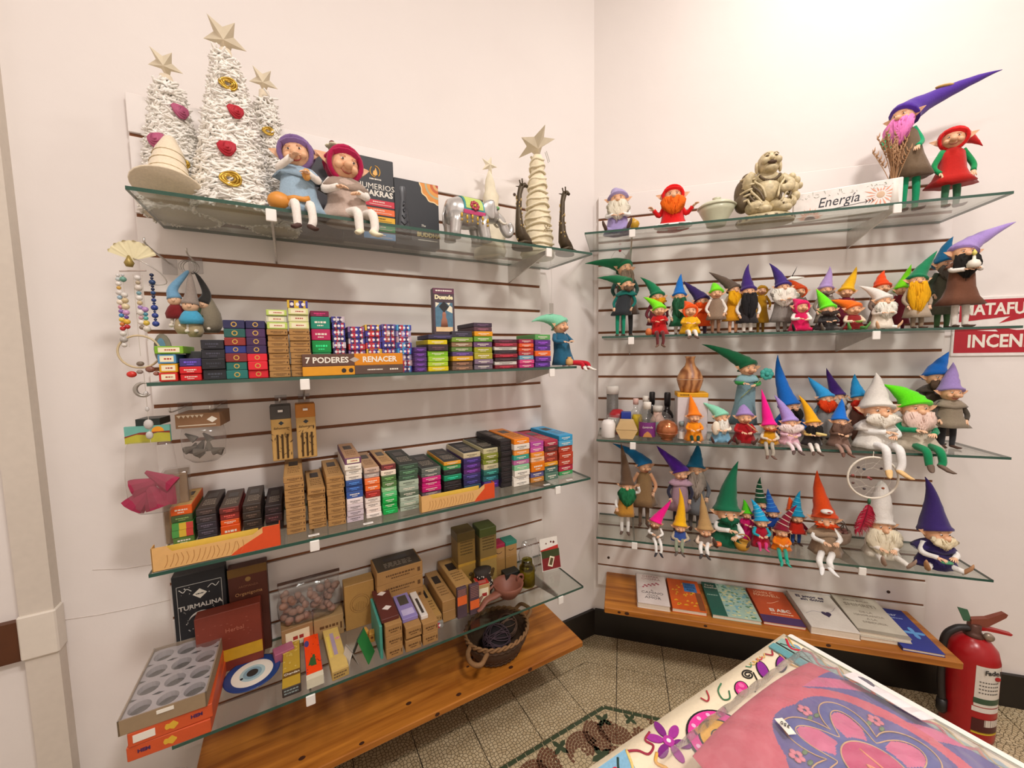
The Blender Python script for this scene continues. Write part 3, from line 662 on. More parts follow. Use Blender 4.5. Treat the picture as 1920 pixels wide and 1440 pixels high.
g('white-hatted gnome doll with a white beard and big bare feet','R2',0.963,0.210,0.000,0.093,0.0216,-0.060,0.151,'#e8e2dc','#efe6d8',('#f1ebe0', 2.4, 1.3),'#efe8e0','#f4efea','flat',shoe='#e2b48c',face=0.15)
g('orange pointed hat gnome in a grey-brown cape','R2',1.011,0.110,0.000,0.149,0.0210,0.015,0.215,'#ee5f1f','#7d6a5f',None,'#7d6a5f','#7d6a5f','stand',cape='#8d7a6c',hem=0.026)
g('bright lime hat gnome in maroon, mostly hidden behind the others','R2',1.090,0.070,0.000,0.143,0.0174,0.035,0.237,'#8fe52b','#6f2430',None,'#6f2430','#5a1f2c','stand',hem=0.022)
g('tall green hat gnome with a long golden beard and beige coat','R2',1.083,0.170,-0.007,0.161,0.0217,0.054,0.260,'#177a55','#b9aa98',('#e3ae1e', 4.6, 1.2),'#a99a88','#8d7d6c','stand',face=-0.2,hem=0.038)
g('steel blue hat gnome standing behind the one holding a lamp','R2',1.206,0.080,0.000,0.223,0.0261,0.028,0.322,'#2f6f9a','#5f5f52',('#6f6a64', 2.0, 1.0),'#4d5a4d','#4d6a4a','stand',hem=0.051)
g('lilac hat gnome with a black beard holding a small white lamp','R2',1.190,0.180,-0.003,0.240,0.0279,0.137,0.332,'#a58fc8','#6a4636',('#15120f', 2.6, 1.0),'#f2ece6','#e8e2da','stand',skirt=1.5,cape='#7a5544',prop='lamp',shoe='#5a4236',face=-0.15,hem=0.074)
g('deep green hat gnome in a grey-blue dress holding a teal flower','R3',0.580,0.120,0.009,0.277,0.0291,-0.152,0.374,'#17603f','#7d98a0',None,'#3f8f4f','#3f7a4a','stand',cape='#8fb0b8',prop='tealflower',face=0.25,hem=0.058)
g('orange pointed hat elf in orange shirt and dark green trousers','R3',0.387,0.210,0.000,0.093,0.0206,-0.013,0.179,'#f28a1e','#f0992a',None,'#f0992a','#23402f','knees',shoe='#e9b893')
g('mint hat gnome with long white hair, holding a cream bundle','R3',0.482,0.200,0.000,0.094,0.0224,-0.059,0.146,'#97d3ba','#7fa6bd',('#f4eee4', 2.4, 0.8),'#f0e8d8','#7fa6bd','flat',shoe='#5a3a33',prop='bundle',face=0.35)
g('lilac-capped gnome doll in a dark red coat playing a flute','R3',0.562,0.200,0.000,0.096,0.0241,0.002,0.143,'#a28bc0','#9c1f2b',None,'#a5202c','#5a332c','flat',hp=0.65,prop='flute')
g('hot pink hat gnome in a mustard dress with dangling grey legs','R3',0.641,0.210,0.000,0.066,0.0197,-0.023,0.202,'#ec1f8f','#cf9a24',('#a55a3c', 0.5, 1.0),'#dcd3c4','#b0a99c','sit',shoe='#6b4f43',foot=-0.033,fx=-0.016)
g('large blue hat gnome with a black beard behind the lilac one','R3',0.739,0.110,0.000,0.128,0.0288,-0.039,0.327,'#1668b8','#1c4a86',('#191513', 2.0, 1.15),'#1c4a86','#1c4a86','stand',face=0.4,hem=0.02)
g('lilac hat gnome with pale pink striped clothes and white beard','R3',0.710,0.200,0.000,0.081,0.0215,-0.046,0.180,'#ab97d3','#e9c2cf',('#efdcd8', 1.4, 1.7),'#ecc9d6','#f2dfe2','sit',shoe='#5a4640',foot=0.0,fx=-0.004)
g('yellow hat gnome with a black beard and a small cream instrument','R3',0.782,0.200,0.000,0.079,0.0193,-0.040,0.180,'#edb31f','#2a2523',('#161312', 2.4, 1.15),'#e7c98a','#efe8e0','sit',prop='cream',foot=-0.012,fx=-0.018)
g('light blue hat gnome with an orange beard in the back row','R3',0.865,0.090,0.000,0.159,0.0224,-0.052,0.240,'#4b9ad2','#8d8d8d',('#d8542a', 1.9, 1.2),'#5f7a8a','#5f6a70','stand',hem=0.015)
g('dark purple hat gnome with a grey beard in the back row','R3',0.916,0.060,0.000,0.164,0.0205,-0.032,0.273,'#41246f','#6a6460',('#c3b8ac', 2.0, 1.1),'#5f5a58','#5f5a58','stand',hem=0.011)
g('blue hat gnome with a brown-grey beard and brown striped boots','R3',0.863,0.200,0.000,0.090,0.0209,0.012,0.170,'#1f6fc4','#7d655a',('#6b5348', 2.0, 1.3),'#6b5348','#a08478','sit',shoe='#6b4636',foot=-0.007,fx=-0.012)
g('sky blue hat gnome with a red-brown beard left of the big white one','R3',0.971,0.090,0.000,0.161,0.0219,-0.008,0.252,'#3f8fc4','#7a5a50',('#b83a26', 2.2, 1.2),'#e8d8cc','#7a5a50','stand',hem=0.019)
g('large white gnome doll with a white hood, beard and dangling bandaged leg','R3',0.977,0.190,-0.002,0.131,0.0391,-0.000,0.262,'#e3dfd8','#f1ede6',('#ece4d8', 1.1, 1.05),'#f4f1ec','#f4f1ee','sit',shoe='#e8bf83',cape='#ece7e0',hand0=(0.1, 0.9),foot=-0.068,fx=0.008)
g('lime hat gnome with a pink string beard, teal legs hanging off the edge','R3',1.097,0.180,-0.012,0.140,0.0367,-0.091,0.220,'#76dd1e','#cfc4b4',('#e8cfc4', 1.9, 1.15),'#177f5a','#118459','sit',shoe='#6d5a4c',cape='#cdc2b2',skirt=1.3,foot=-0.043,fx=-0.004)
g('royal blue hat gnome with a dark beard leaning behind the lilac one','R3',1.202,0.080,0.000,0.238,0.0287,0.043,0.331,'#2a6cc0','#4f443c',('#574639', 1.5, 1.0),'#3a3330','#2e2c2c','stand',cape='#4a4038',hem=0.033)
g('lilac hat elf in a grey-olive tunic standing at the shelf end','R3',1.207,0.140,0.000,0.191,0.0276,0.014,0.295,'#9f8bc0','#8d8272',None,'#4a443c','#2c2c2e','stand',skirt=1.35,cape='#968b7c',hem=0.074)
g('brown hat gnome with a green beard and one white arm raised','R4',0.133,0.190,0.008,0.203,0.0243,-0.018,0.375,'#5a4636','#b88a4e',('#2f6f4a', 2.9, 1.2),'#f4f1ec','#f4f1ec','stand',shoe='#5f4a40',up=1,hem=0.081)
g('blue hat gnome in a brown robe behind the green-bearded one','R4',0.213,0.090,0.000,0.262,0.0277,-0.134,0.350,'#1c6c9c','#8d7456',None,'#d9a98a','#6f5a48','stand',skirt=1.3,face=0.4,hem=0.094)
g('royal purple hat elf in a mauve tunic with navy sleeves','R4',0.350,0.120,0.004,0.249,0.0266,-0.089,0.356,'#4c2288','#a48a96',None,'#2a2a3c','#2a2430','stand',cape='#b497a6',face=0.2,hem=0.096)
g('blue hat gnome with a long grey beard behind the purple one','R4',0.418,0.080,0.000,0.259,0.0292,0.008,0.367,'#1a6a8c','#77797c',('#a3988f', 3.6, 1.1),'#6a6c70','#6a6460','stand',hem=0.074)
g('pink hat elf with brown hair, white legs and black shoes hanging down','R4',0.252,0.210,0.000,0.064,0.0194,0.059,0.158,'#e93a8c','#8d8378',('#7a4f38', 0.6, 0.8),'#f4f1ec','#f4f1ec','sit',shoe='#25222a',face=-0.4,foot=-0.032,fx=0.006)
g('tall yellow hat elf in blue with grey dangling legs','R4',0.345,0.200,0.000,0.054,0.0214,-0.003,0.207,'#f0b91e','#3a4f8d',None,'#b9ad98','#8d9480','sit',shoe='#5a4f48',foot=-0.018,fx=-0.012)
g('tan hat elf holding an orange rose, dark shoes dangling','R4',0.435,0.210,0.000,0.053,0.0230,-0.013,0.194,'#b3946c','#7f7268',None,'#e9d6c4','#f4f1ec','sit',shoe='#3f3a38',prop='rose',foot=-0.017,fx=-0.015)
g('large dark green hat gnome in a green robe with an ochre basket','R4',0.515,0.180,0.002,0.122,0.0376,0.041,0.323,'#12684a','#13583f',('#13583f', 0.7, 0.8),'#f4f1ec','#1a5a44','flat',prop='basket',hand0=(0.0, 0.6),skirt=1.25,face=0.1)
g('tiny elf with a chunky lime hat and pink body beside the green gnome','R4',0.597,0.140,0.000,0.105,0.0169,-0.007,0.159,'#66c92f','#c2266b',None,'#c2266b','#c2266b','flat')
g('tiny elf with a striped dark green hat, tallest of the little elves','R4',0.652,0.120,0.000,0.146,0.0191,0.001,0.248,'#16482f','#a6477c',None,'#3f4f8a','#7a3f6a','stand',stripe='#e8e2da',hem=0.059)
g('tiny elf with a swirled blue hat and navy coat','R4',0.686,0.140,0.000,0.120,0.0187,-0.012,0.209,'#2f5fae','#1f3f86',None,'#1f3f86','#8d2f3a','stand',stripe='#5f9ad8',hem=0.071)
g('tiny elf with a light blue swirl hat, red body and pink feet','R4',0.636,0.180,0.000,0.096,0.0205,-0.031,0.177,'#45a5d4','#a8233a',None,'#45a5b4','#d9568c','knees',shoe='#d9568c',stripe='#8fd0ea')
g('tiny orange-hatted elf in the back by the teal hat','R4',0.768,0.100,0.000,0.121,0.0168,-0.005,0.170,'#e0641f','#b5522a',None,'#b5522a','#8d3a20','stand',hem=0.051)
g('tiny elf with a curled teal hat, maroon cape and blue legs','R4',0.772,0.130,0.000,0.106,0.0206,0.016,0.207,'#2390b4','#b83a24',None,'#7a1f30','#2f4f8d','stand',stripe='#6ac4dc',hem=0.05)
g('tiny elf with a leaning maroon hat, orange body and teal feet','R4',0.701,0.190,0.000,0.070,0.0202,0.055,0.170,'#7a1530','#ef8a24',None,'#ef8a24','#2aa08a','sit',shoe='#2aa08a',stripe='#d8c8b8',foot=0.035,fx=-0.018)
g('rust orange hat gnome with white arms and knee-high white boots dangling','R4',0.851,0.180,-0.010,0.128,0.0315,-0.032,0.304,'#d2581c','#97826e',('#d2581c', 0.35, 1.0),'#f4f1ec','#f4f1ec','sit',shoe='#f4f1ec',cape='#a08c78',face=-0.2,foot=-0.019,fx=-0.042)
g('tall white hat gnome with a cream beard behind the dreamcatcher feather','R4',1.034,0.150,-0.008,0.112,0.0330,-0.002,0.272,'#eae6e0','#efe8da',('#efe2cc', 2.8, 1.5),'#efe8e0','#f1ece4','flat',hp=0.45,shoe='#a58a78')
g('dark violet hat gnome with a cream beard and outstretched white legs','R4',1.167,0.190,-0.004,0.120,0.0350,-0.032,0.306,'#33225f','#2c2258',('#e9dcc0', 1.0, 1.1),'#f4f1ec','#f4f1ec','flat',cape='#2c2258',shoe='#b98a62',prop='jade',face=0.25)
# ------------------------------------------------------------------ incense boxes
def shade(h, f):
    h = h.lstrip('#'); return ''.join('%02x' % max(0, min(255, int(int(h[i:i+2], 16)*f))) for i in (0, 2, 4))
def cname(h):
    import colorsys
    r_, g_, b_ = [int(h[i:i+2], 16)/255 for i in (0, 2, 4)]; H, L_, S_ = colorsys.rgb_to_hls(r_, g_, b_)
    if L_ < .17: return 'black'
    if S_ < .14: return 'grey' if L_ < .72 else 'white'
    H *= 360; dk = 'dark ' if L_ < .3 else ('pale ' if L_ > .72 else '')
    if L_ > .82: return 'cream'
    n = 'red'
    for lim, nm in ((14, 'red'), (34, 'orange' if S_ > .5 else 'brown'), (62, 'yellow' if S_ > .45 and L_ > .4 else 'tan'), (90, 'lime'), (160, 'green'), (195, 'teal'), (255, 'blue'), (295, 'violet'), (345, 'pink'), (361, 'red')):
        if H < lim: n = nm; break
    return dk+n
INKW = M('efe9dc', .6, amt=.02); INKD = M('3d2814', .7, amt=.05); GOLD = M('d8b25a', .35, metal=.5, amt=.05)
def dashes(mb, x0, x1, z, h, y, rr, n=None):
    """a row of tiny ink strokes"""
    x = x0
    while x < x1-h*.3:
        w_ = min(rr.uniform(.5, 1.6)*h, x1-x); mb.box(x, x+w_, y-.0003, y, z-h/2, z+h/2); x += w_+h*.35
def box_print(style, w_, h, y, col, rr):
    """front print of a small box; returns (mesh builder, materials)"""
    mb = MB(); a = w_/2
    if style == 'k':
        dashes(mb, -a*.62, a*.62, h*.56, h*.13, y, rr); dashes(mb, -a*.4, a*.4, h*.34, h*.09, y, rr); mb.box(a*.76, a*.88, y-.0003, y, h*.3, h*.62); return mb, [M('5f3f1f', .7)]
    if style == 'ring':
        for k in range(12):
            t0 = 2*PI*k/12; t1 = 2*PI*(k+1)/12; r0, r1 = h*.2, h*.3
            mb.prism([(r0*math.cos(t0), h/2+r0*math.sin(t0)), (r1*math.cos(t0), h/2+r1*math.sin(t0)), (r1*math.cos(t1), h/2+r1*math.sin(t1)), (r0*math.cos(t1), h/2+r0*math.sin(t1))], y-.0003, y)
        return mb, [GOLD]
    if style == 'txt':
        dashes(mb, -a*.6, a*.6, h*.55, h*.16, y, rr); dashes(mb, -a*.35, a*.3, h*.28, h*.1, y, rr)
        lum = sum(int(col[i:i+2], 16) for i in (0, 2, 4))/3
        return mb, [M(shade(col, 2.1) if lum < 90 else ('efe6d6' if lum < 170 else shade(col, .5)), .6)]
    if style == 'lab':
        mb.box(-a*.75, a*.75, y-.0003, y, h*.18, h*.82); mb.mat(1); dashes(mb, -a*.3, a*.5, h*.5, h*.16, y-.0002, rr); return mb, [M('efe6c4', .6), M('a8302c', .6)]
    if style == 'nag':
        for k in range(9):
            mb.mat((k*3+rr.randrange(2)) % 4); x = -a+w_*k/9; mb.box(x, x+w_*.111, y-.0003, y, h*.04, h*.96)
        mb.mat(4)
        for k in (-1, 0, 1): mb.prism([(k*a*.55+h*.22*math.cos(t), h/2+h*.22*math.sin(t)) for t in [2*PI*i/8 for i in range(8)]], y-.0006, y)
        return mb, [M('3a3a98', .5), M(col, .5), M('b82c44', .5), M('3a2458', .5), M('ece4e4', .5)]
    if style == 'tri':
        for k in range(3): mb.mat(k).box(-a+w_*k/3, -a+w_*(k+1)/3, y-.0003, y, 0, h)
        return mb, [M('4f9a4a', .6), M('e0b83a', .6), M('d0463c', .6)]
    return None, None
def pbox(label, S, d, of, z, w_, h, dp, col, style='txt', rz=0., name='incense_box', cat='incense box', top=None, group=None):
    """cardboard box; of = distance of its front face from the panel"""
    o = thing(name, label, cat, S, d, of-dp/2, z, rz, group); rr = random.Random(label)
    m = M(col, .45 if style != 'k' else .8, 'card')
    mb = MB(); mb.bbox(-w_/2, w_/2, -dp/2, dp/2, 0, h, .0012); mb.part('carton', m, o)
    pm, ms = box_print(style, w_, h, -dp/2, col, rr)
    if pm: pm.part('end_print', ms, o)
    if top:
        mb = MB(); mb.box(-w_*.47, w_*.47, -dp*.49, dp*.49, h, h+.0006)
        t_ = mb.part('top_panel', M(top, .5, 'card'), o)
        mb = MB(); mb.box(-w_*.26, w_*.26, dp*.05, dp*.3, h+.0004, h+.0010)
        for q in range(4):
            zz = -dp*.08-q*dp*.08; mb.mat(1); x = -w_*.3
            while x < w_*.28:
                ww = rr.uniform(.04, .12)*w_; mb.box(x, x+ww, zz, zz+dp*.025, h+.0005, h+.0009); x += ww+w_*.03
        lum = sum(int(top[i:i+2], 16) for i in (0, 2, 4))/3
        mb.part('top_print', [M('221a16', .3), M('6a4a28' if lum > 110 else 'a89a88', .6)], t_)
    return o
def st(phrase, shelf, d0, d1, of, dp, boxes, top, zb=0., rz=0.):
    S, _, _, _, zs = SH[shelf]; z = zs+zb+.0004; n = len(boxes); rr = random.Random(phrase); dp = min(dp, of-.006)
    wh = 'eye-level shelf' if shelf == 'S2' else 'long incense shelf'
    for i in range(n-1, -1, -1):
        h, cs = boxes[i]; col, style = cs.split()
        nm = 'kraft' if style == 'k' else cname(col)
        pos = 'top' if i == 0 else ('bottom' if i == n-1 else ORD[i]+' from top')
        lab = '%s box, %s of the %s' % (nm, pos, phrase)
        w_ = (d0-d1)-.0012
        if style.startswith('duo'):
            two_tone('upper' if i == 0 else 'lower', S, (d0+d1)/2, of, z, w_, h-.0004, dp, i == 0)
        else:
            pbox(lab, S, (d0+d1)/2+rr.uniform(-1, 1)*.0005, of+rr.uniform(-.004, .002), z, w_*rr.uniform(.955, 1), h-.0006, dp, col, style, rr.uniform(-1, 1)*.008+rz, top=top if i == 0 else None, group='boxes of the '+phrase)
        z += h
def two_tone(which, S, d, of, z, w_, h, dp, up_):
    o = thing('incense_box', which+' long two-tone box at the shelf front, '+('brown left half, orange right' if up_ else 'orange left half, brown right'), 'incense box', S, d, of-dp/2, z)
    A, B_ = ('5f4236', 'd98a26') if up_ else ('de9a30', '59463e')
    k = .01*w_
    MB().bbox(-w_/2, -k, -dp/2, dp/2, 0, h, .001).part('left_half', M(A, .45, 'card'), o)
    MB().bbox(-k, w_/2, -dp/2, dp/2, 0, h, .001).part('right_half', M(B_, .45, 'card'), o)
    if up_:
        text(o, '7 PODERES', .021, (-w_*.27, -dp/2-.0003, h*.48), INKW, bold=.0006); text(o, 'RENACER', .021, (w_*.25, -dp/2-.0003, h*.48), INKW, bold=.0006)
        MB().prism([(-k-.013, h*.5), (-k, h*.72), (-k+.013, h*.5), (-k, h*.28)], -dp/2-.0006, -dp/2).part('emblem', M('b9aca0', .5), o)
    else:
        mb = MB(); rr = random.Random(3)
        for x in (-.03, -.012): mb.prism([(x+.006*math.cos(t), h*.5+.006*math.sin(t)) for t in [2*PI*i/12 for i in range(12)]], -dp/2-.0006, -dp/2)
        mb.part('round_mark', M('2a211e', .5), o)
        mb = MB(); dashes(mb, .03, .07, h*.5, .003, -dp/2-.0002, rr); dashes(mb, .09, .115, h*.5, .004, -dp/2-.0002, rr); mb.part('small_print', INKW, o)
st('small leftmost stack','S2',1.477,1.443,0.235,0.120,[(0.0214, '5d93b8 lab'), (0.0201, 'd9a02c lab'), (0.0201, 'c8281f lab')],None)
st('low stack of red boxes','S2',1.440,1.399,0.235,0.120,[(0.0188, '3f3272 txt'), (0.0162, 'd0242a txt'), (0.0162, 'd0242a txt')],None)
st('black box stack','S2',1.399,1.353,0.235,0.130,[(0.0221, '23232a txt'), (0.0221, '23232a txt'), (0.0248, '1c1d22 txt'), (0.0248, '24262b txt')],None)
st('stack of ringed boxes with the green base','S2',1.354,1.310,0.235,0.130,[(0.0207, '2b2a52 ring'), (0.0208, '265a55 ring'), (0.0195, '8a2f2c ring'), (0.0183, '2c357e ring'), (0.0209, '7d2a2c ring'), (0.0196, '23675f ring'), (0.021, '23706a ring')],None)
st('stack of ringed boxes with the red base','S2',1.311,1.268,0.235,0.130,[(0.0198, '2a2550 ring'), (0.0211, '4a2b57 ring'), (0.0199, '43264f ring'), (0.0199, '392350 ring'), (0.0186, 'da2a38 ring'), (0.0213, 'da2a38 ring'), (0.02, 'd52533 ring')],None)
st('left kraft stack topped with lime boxes','S2',1.267,1.220,0.235,0.130,[(0.0148, 'b9cf6a lab'), (0.0162, 'c9c9b4 lab'), (0.0169, 'b9cf6a lab'), (0.015, 'a9804e k'), (0.015, 'a9804e k'), (0.015, 'a9804e k'), (0.015, 'a9804e k'), (0.0151, 'a9804e k'), (0.0151, 'a9804e k'), (0.0151, 'a9804e k'), (0.0152, 'a9804e k')],None)
st('right kraft stack topped with cream boxes','S2',1.219,1.171,0.235,0.130,[(0.0205, 'd8b02c nag'), (0.0164, 'd9dc9a lab'), (0.0178, 'dcdca4 lab'), (0.0179, 'd9dc9a lab'), (0.0151, 'a9804e k'), (0.0152, 'a9804e k'), (0.0152, 'a9804e k'), (0.0152, 'a9804e k'), (0.0152, 'a9804e k'), (0.0153, 'a9804e k'), (0.0153, 'a9804e k'), (0.0153, 'a9804e k')],None)
st('mixed stack behind the two-tone pair','S2',1.168,1.120,0.205,0.120,[(0.0157, '7d1f45 txt'), (0.0328, '1f8a72 txt'), (0.0301, 'b9265a txt'), (0.0331, '1a9448 txt'), (0.0317, '2c8a56 txt'), (0.0289, '7a3a2a txt')],None)
st('first patterned stack','S2',1.116,1.081,0.190,0.120,[(0.0177, 'c9b9c4 nag'), (0.0178, '2c2a55 nag'), (0.0178, 'c9b9c4 nag'), (0.0178, '2c2a55 nag'), (0.0179, 'c9b9c4 nag'), (0.0179, '2c2a55 nag'), (0.0179, 'c9b9c4 nag'), (0.018, '2c2a55 nag'), (0.018, 'c9b9c4 nag')],None)
st('second patterned stack','S2',1.075,1.029,0.190,0.120,[(0.0166, '8d6aa0 nag'), (0.0166, '2c2a66 nag'), (0.0167, 'c2b4c0 nag'), (0.0167, 'b8303a nag'), (0.0167, '8d6aa0 nag'), (0.0168, '2c2a66 nag'), (0.0168, 'c2b4c0 nag'), (0.0168, 'b8303a nag')],None)
st('third patterned stack','S2',1.029,0.984,0.190,0.120,[(0.0173, 'e0b83a nag'), (0.0173, 'd0343a nag'), (0.0174, '3a3a86 nag'), (0.0174, 'c83a3f nag'), (0.0174, 'e0b83a nag'), (0.0175, 'd0343a nag'), (0.0175, '3a3a86 nag'), (0.0175, 'c83a3f nag')],None)
st('fourth patterned stack','S2',0.984,0.941,0.190,0.120,[(0.0176, '6a5aa0 nag'), (0.0176, 'c9b4b0 nag'), (0.0177, 'a85a4f nag'), (0.0177, '4a3f8d nag'), (0.0177, '6a5aa0 nag'), (0.0178, 'c9b4b0 nag'), (0.0178, 'a85a4f nag'), (0.0178, '4a3f8d nag')],None)
st('fifth patterned stack, with pale blue boxes','S2',0.945,0.901,0.210,0.120,[(0.0173, '3f9ad0 nag'), (0.0174, 'a59ac4 nag'), (0.0174, 'c2a4b0 nag'), (0.0174, '5a9ac8 nag'), (0.0175, '3f9ad0 nag'), (0.0175, 'a59ac4 nag'), (0.0175, 'c2a4b0 nag'), (0.0176, '5a9ac8 nag')],None)
st('front pair of long two-tone boxes','S2',1.194,0.938,0.248,0.035,[(0.0326, '6b4a3c duo'), (0.0242, 'd9922a duo2')],None)
st('narrow violet stack','S2',0.902,0.863,0.235,0.120,[(0.0145, '4a2a66 txt'), (0.0146, '4a2a66 txt'), (0.0146, '4a2a66 txt'), (0.0146, '4a2a66 txt'), (0.0146, '4a2a66 txt')],None)
st('lime and yellow stack','S2',0.861,0.796,0.235,0.130,[(0.0144, 'd8c22a txt'), (0.0193, '3a2a30 txt'), (0.0161, '7fb82c txt'), (0.0161, '9cc83a txt'), (0.0145, 'a9c83a txt'), (0.0146, 'dcc82a txt')],None)
st('stack under the upright slate box','S2',0.785,0.713,0.235,0.140,[(0.0185, '35323f txt'), (0.0151, '7d9a3a txt'), (0.0152, '8d6f55 txt'), (0.0152, '5f7a3a txt'), (0.0135, '4f3a6a txt'), (0.0152, 'd2a02c txt'), (0.0153, '6a4f3f txt'), (0.0136, '6f5544 txt')],None)
st('tall mixed stack with an orange band','S2',0.710,0.643,0.235,0.140,[(0.0138, '3f3040 txt'), (0.0138, '5a3a44 txt'), (0.0156, 'e09a2c txt'), (0.0174, '6a9a3a txt'), (0.0174, '6a4a70 txt'), (0.0174, '9a9a2c txt'), (0.021, 'a8a03a txt'), (0.0157, '7d6a80 txt'), (0.0175, '6f6470 txt')],None)
st('thin red and black stack','S2',0.637,0.550,0.235,0.130,[(0.0121, '4a2430 txt'), (0.0121, '8a2a3a txt'), (0.0121, 'd8d4cc txt'), (0.0121, '2a2428 txt'), (0.0122, '8a2430 txt'), (0.0122, '3a2a2c txt'), (0.0122, 'd4d0c8 txt'), (0.0122, '7a2430 txt')],None)
st('thin stack of orange and pink boxes','S2',0.544,0.484,0.235,0.130,[(0.0139, '9c2a4a txt'), (0.0139, 'd8542a txt'), (0.0139, 'd0482c txt'), (0.0139, 'a8303a txt'), (0.0139, '6fa0b4 txt'), (0.014, 'd04a80 txt'), (0.014, 'c2387a txt')],None)
st('last stack beside the mint pixie','S2',0.479,0.412,0.235,0.130,[(0.019, '5fa05a txt'), (0.019, '5a3080 txt'), (0.019, '52307a txt'), (0.0191, 'e2662a txt'), (0.0191, '5a2f7d txt'), (0.0192, '52307a txt')],None)
st('leftmost long stack with the orange top','S3',1.498,1.454,0.149,0.200,[(0.0243, 'e2642c txt'), (0.0176, '4a5a34 txt'), (0.0176, '4a9a4a tri'), (0.019, '4a9a4a tri'), (0.0218, '5a7a3a txt')],'c9a46a')
st('second long stack, charcoal','S3',1.446,1.404,0.164,0.200,[(0.0175, '3a2f2c txt'), (0.0176, '3a3234 txt'), (0.0176, '38323a txt'), (0.0176, '38323a txt'), (0.0177, '342e36 txt')],'3f332c')
st('third long stack with orange at the bottom','S3',1.399,1.356,0.163,0.200,[(0.0154, '6a2c28 txt'), (0.0183, '8a322c txt'), (0.0141, 'e2602c txt'), (0.0339, 'dd5a28 txt')],'4a3c32')
st('fourth long stack, dark brown','S3',1.350,1.307,0.172,0.200,[(0.0203, '352a24 txt'), (0.0204, '3a2f28 txt'), (0.0204, '342a24 txt'), (0.0205, '3a2d26 txt')],'3c3028')
st('fifth long stack, nearly black','S3',1.301,1.259,0.172,0.200,[(0.0229, '2c2122 txt'), (0.023, '3c2426 txt'), (0.023, '2a1f20 txt')],'2a2020')
st('first long kraft stack','S3',1.252,1.205,0.225,0.200,[(0.017, 'a9804e k'), (0.0171, 'a9804e k'), (0.0171, 'a9804e k'), (0.0171, 'a9804e k'), (0.0172, 'a9804e k'), (0.0172, 'a9804e k'), (0.0172, 'a9804e k'), (0.0173, 'a9804e k'), (0.0173, 'a9804e k')],'b48c5a')
st('second, lower long kraft stack','S3',1.200,1.155,0.223,0.200,[(0.0159, 'a9804e k'), (0.0159, 'a9804e k'), (0.0159, 'a9804e k'), (0.016, 'a9804e k'), (0.016, 'a9804e k'), (0.016, 'a9804e k'), (0.0161, 'a9804e k')],'b48c5a')
st('third long kraft stack','S3',1.153,1.107,0.229,0.200,[(0.0171, 'a9804e k'), (0.0171, 'a9804e k'), (0.0171, 'a9804e k'), (0.0172, 'a9804e k'), (0.0172, 'a9804e k'), (0.0172, 'a9804e k'), (0.0173, 'a9804e k'), (0.0173, 'a9804e k')],'b48c5a')
st('tall cream and blue stack','S3',1.105,1.060,0.234,0.200,[(0.018, '6a4060 lab'), (0.0151, 'efe6d8 txt'), (0.0151, 'f0e8dc txt'), (0.0151, 'ece2d4 txt'), (0.0151, '2f4f8d txt'), (0.0167, '2c4a88 txt'), (0.0197, '34559a txt'), (0.0167, 'eadcdc txt'), (0.0168, 'd6c8cc txt'), (0.0168, 'cfc0c8 txt'), (0.0184, 'cbbcc6 txt')],'b08a6a')
st('stack with an orange band over pale boxes','S3',1.055,1.012,0.227,0.200,[(0.0155, 'c9b0a0 txt'), (0.0155, 'b0a4a0 txt'), (0.0187, 'f07a44 txt'), (0.0187, 'ee7238 txt'), (0.0187, '9c2c28 txt'), (0.0157, 'f2e4da txt'), (0.0157, 'f4e6dc txt'), (0.0141, 'f2e2d8 txt'), (0.0142, 'f0e4dc txt')],'b99472')
st('stack fading to bright green','S3',1.009,0.965,0.229,0.200,[(0.0174, '6a3030 txt'), (0.0158, 'efe0cc txt'), (0.0174, '4a6a3c txt'), (0.0159, '547a44 txt'), (0.0159, '8ac48a txt'), (0.0159, '5fc07a txt'), (0.0175, '1fa84a txt'), (0.016, '22ae50 txt'), (0.0176, '1fa048 txt')],'c29a6c')
st('sage green stack','S3',0.960,0.900,0.232,0.200,[(0.0161, '35493a txt'), (0.0162, '3f5a44 txt'), (0.0162, '3a5240 txt'), (0.0179, 'a9b8a4 txt'), (0.0163, '9aaa98 txt'), (0.0163, '5a6a58 txt'), (0.0131, 'b4c0ae txt'), (0.0147, 'a4b4a0 txt'), (0.0147, 'aab8a6 txt')],'2c302c')
st('grey stack with a magenta band','S3',0.880,0.815,0.188,0.200,[(0.0173, '6a7068 txt'), (0.0121, '5f655f txt'), (0.0156, 'd02a7c txt'), (0.0156, 'd62c80 txt'), (0.0174, 'cf2a78 txt'), (0.0139, '7a6a78 txt'), (0.0157, '8a1f6a txt')],'2a2c2a')
st('stack with a yellow top stripe','S3',0.807,0.745,0.189,0.200,[(0.0124, 'e0a03a txt'), (0.016, '3f9a5a txt'), (0.0178, '242a28 txt'), (0.0178, '1f8a62 txt'), (0.0161, '2a2426 txt'), (0.0179, '262022 txt'), (0.0197, '241f22 txt')],'26282a')
st('violet stack with a cream top','S3',0.732,0.665,0.172,0.200,[(0.0184, 'cfc2a0 txt'), (0.0185, '3c2c66 txt'), (0.0185, '4a2c6c txt'), (0.0185, '5a2f70 txt'), (0.0186, '3c3568 txt'), (0.0205, '33305f txt'), (0.0186, '2c4a62 txt')],'23252a')
st('olive and teal stack','S3',0.665,0.602,0.188,0.200,[(0.0187, 'c9c29a txt'), (0.0187, '8a8f3a txt'), (0.0187, '7d8a34 txt'), (0.0188, 'd2c8a4 txt'), (0.0188, '2f6a62 txt'), (0.0226, '2a5f66 txt'), (0.0246, '4f3080 txt')],'2c2c24')
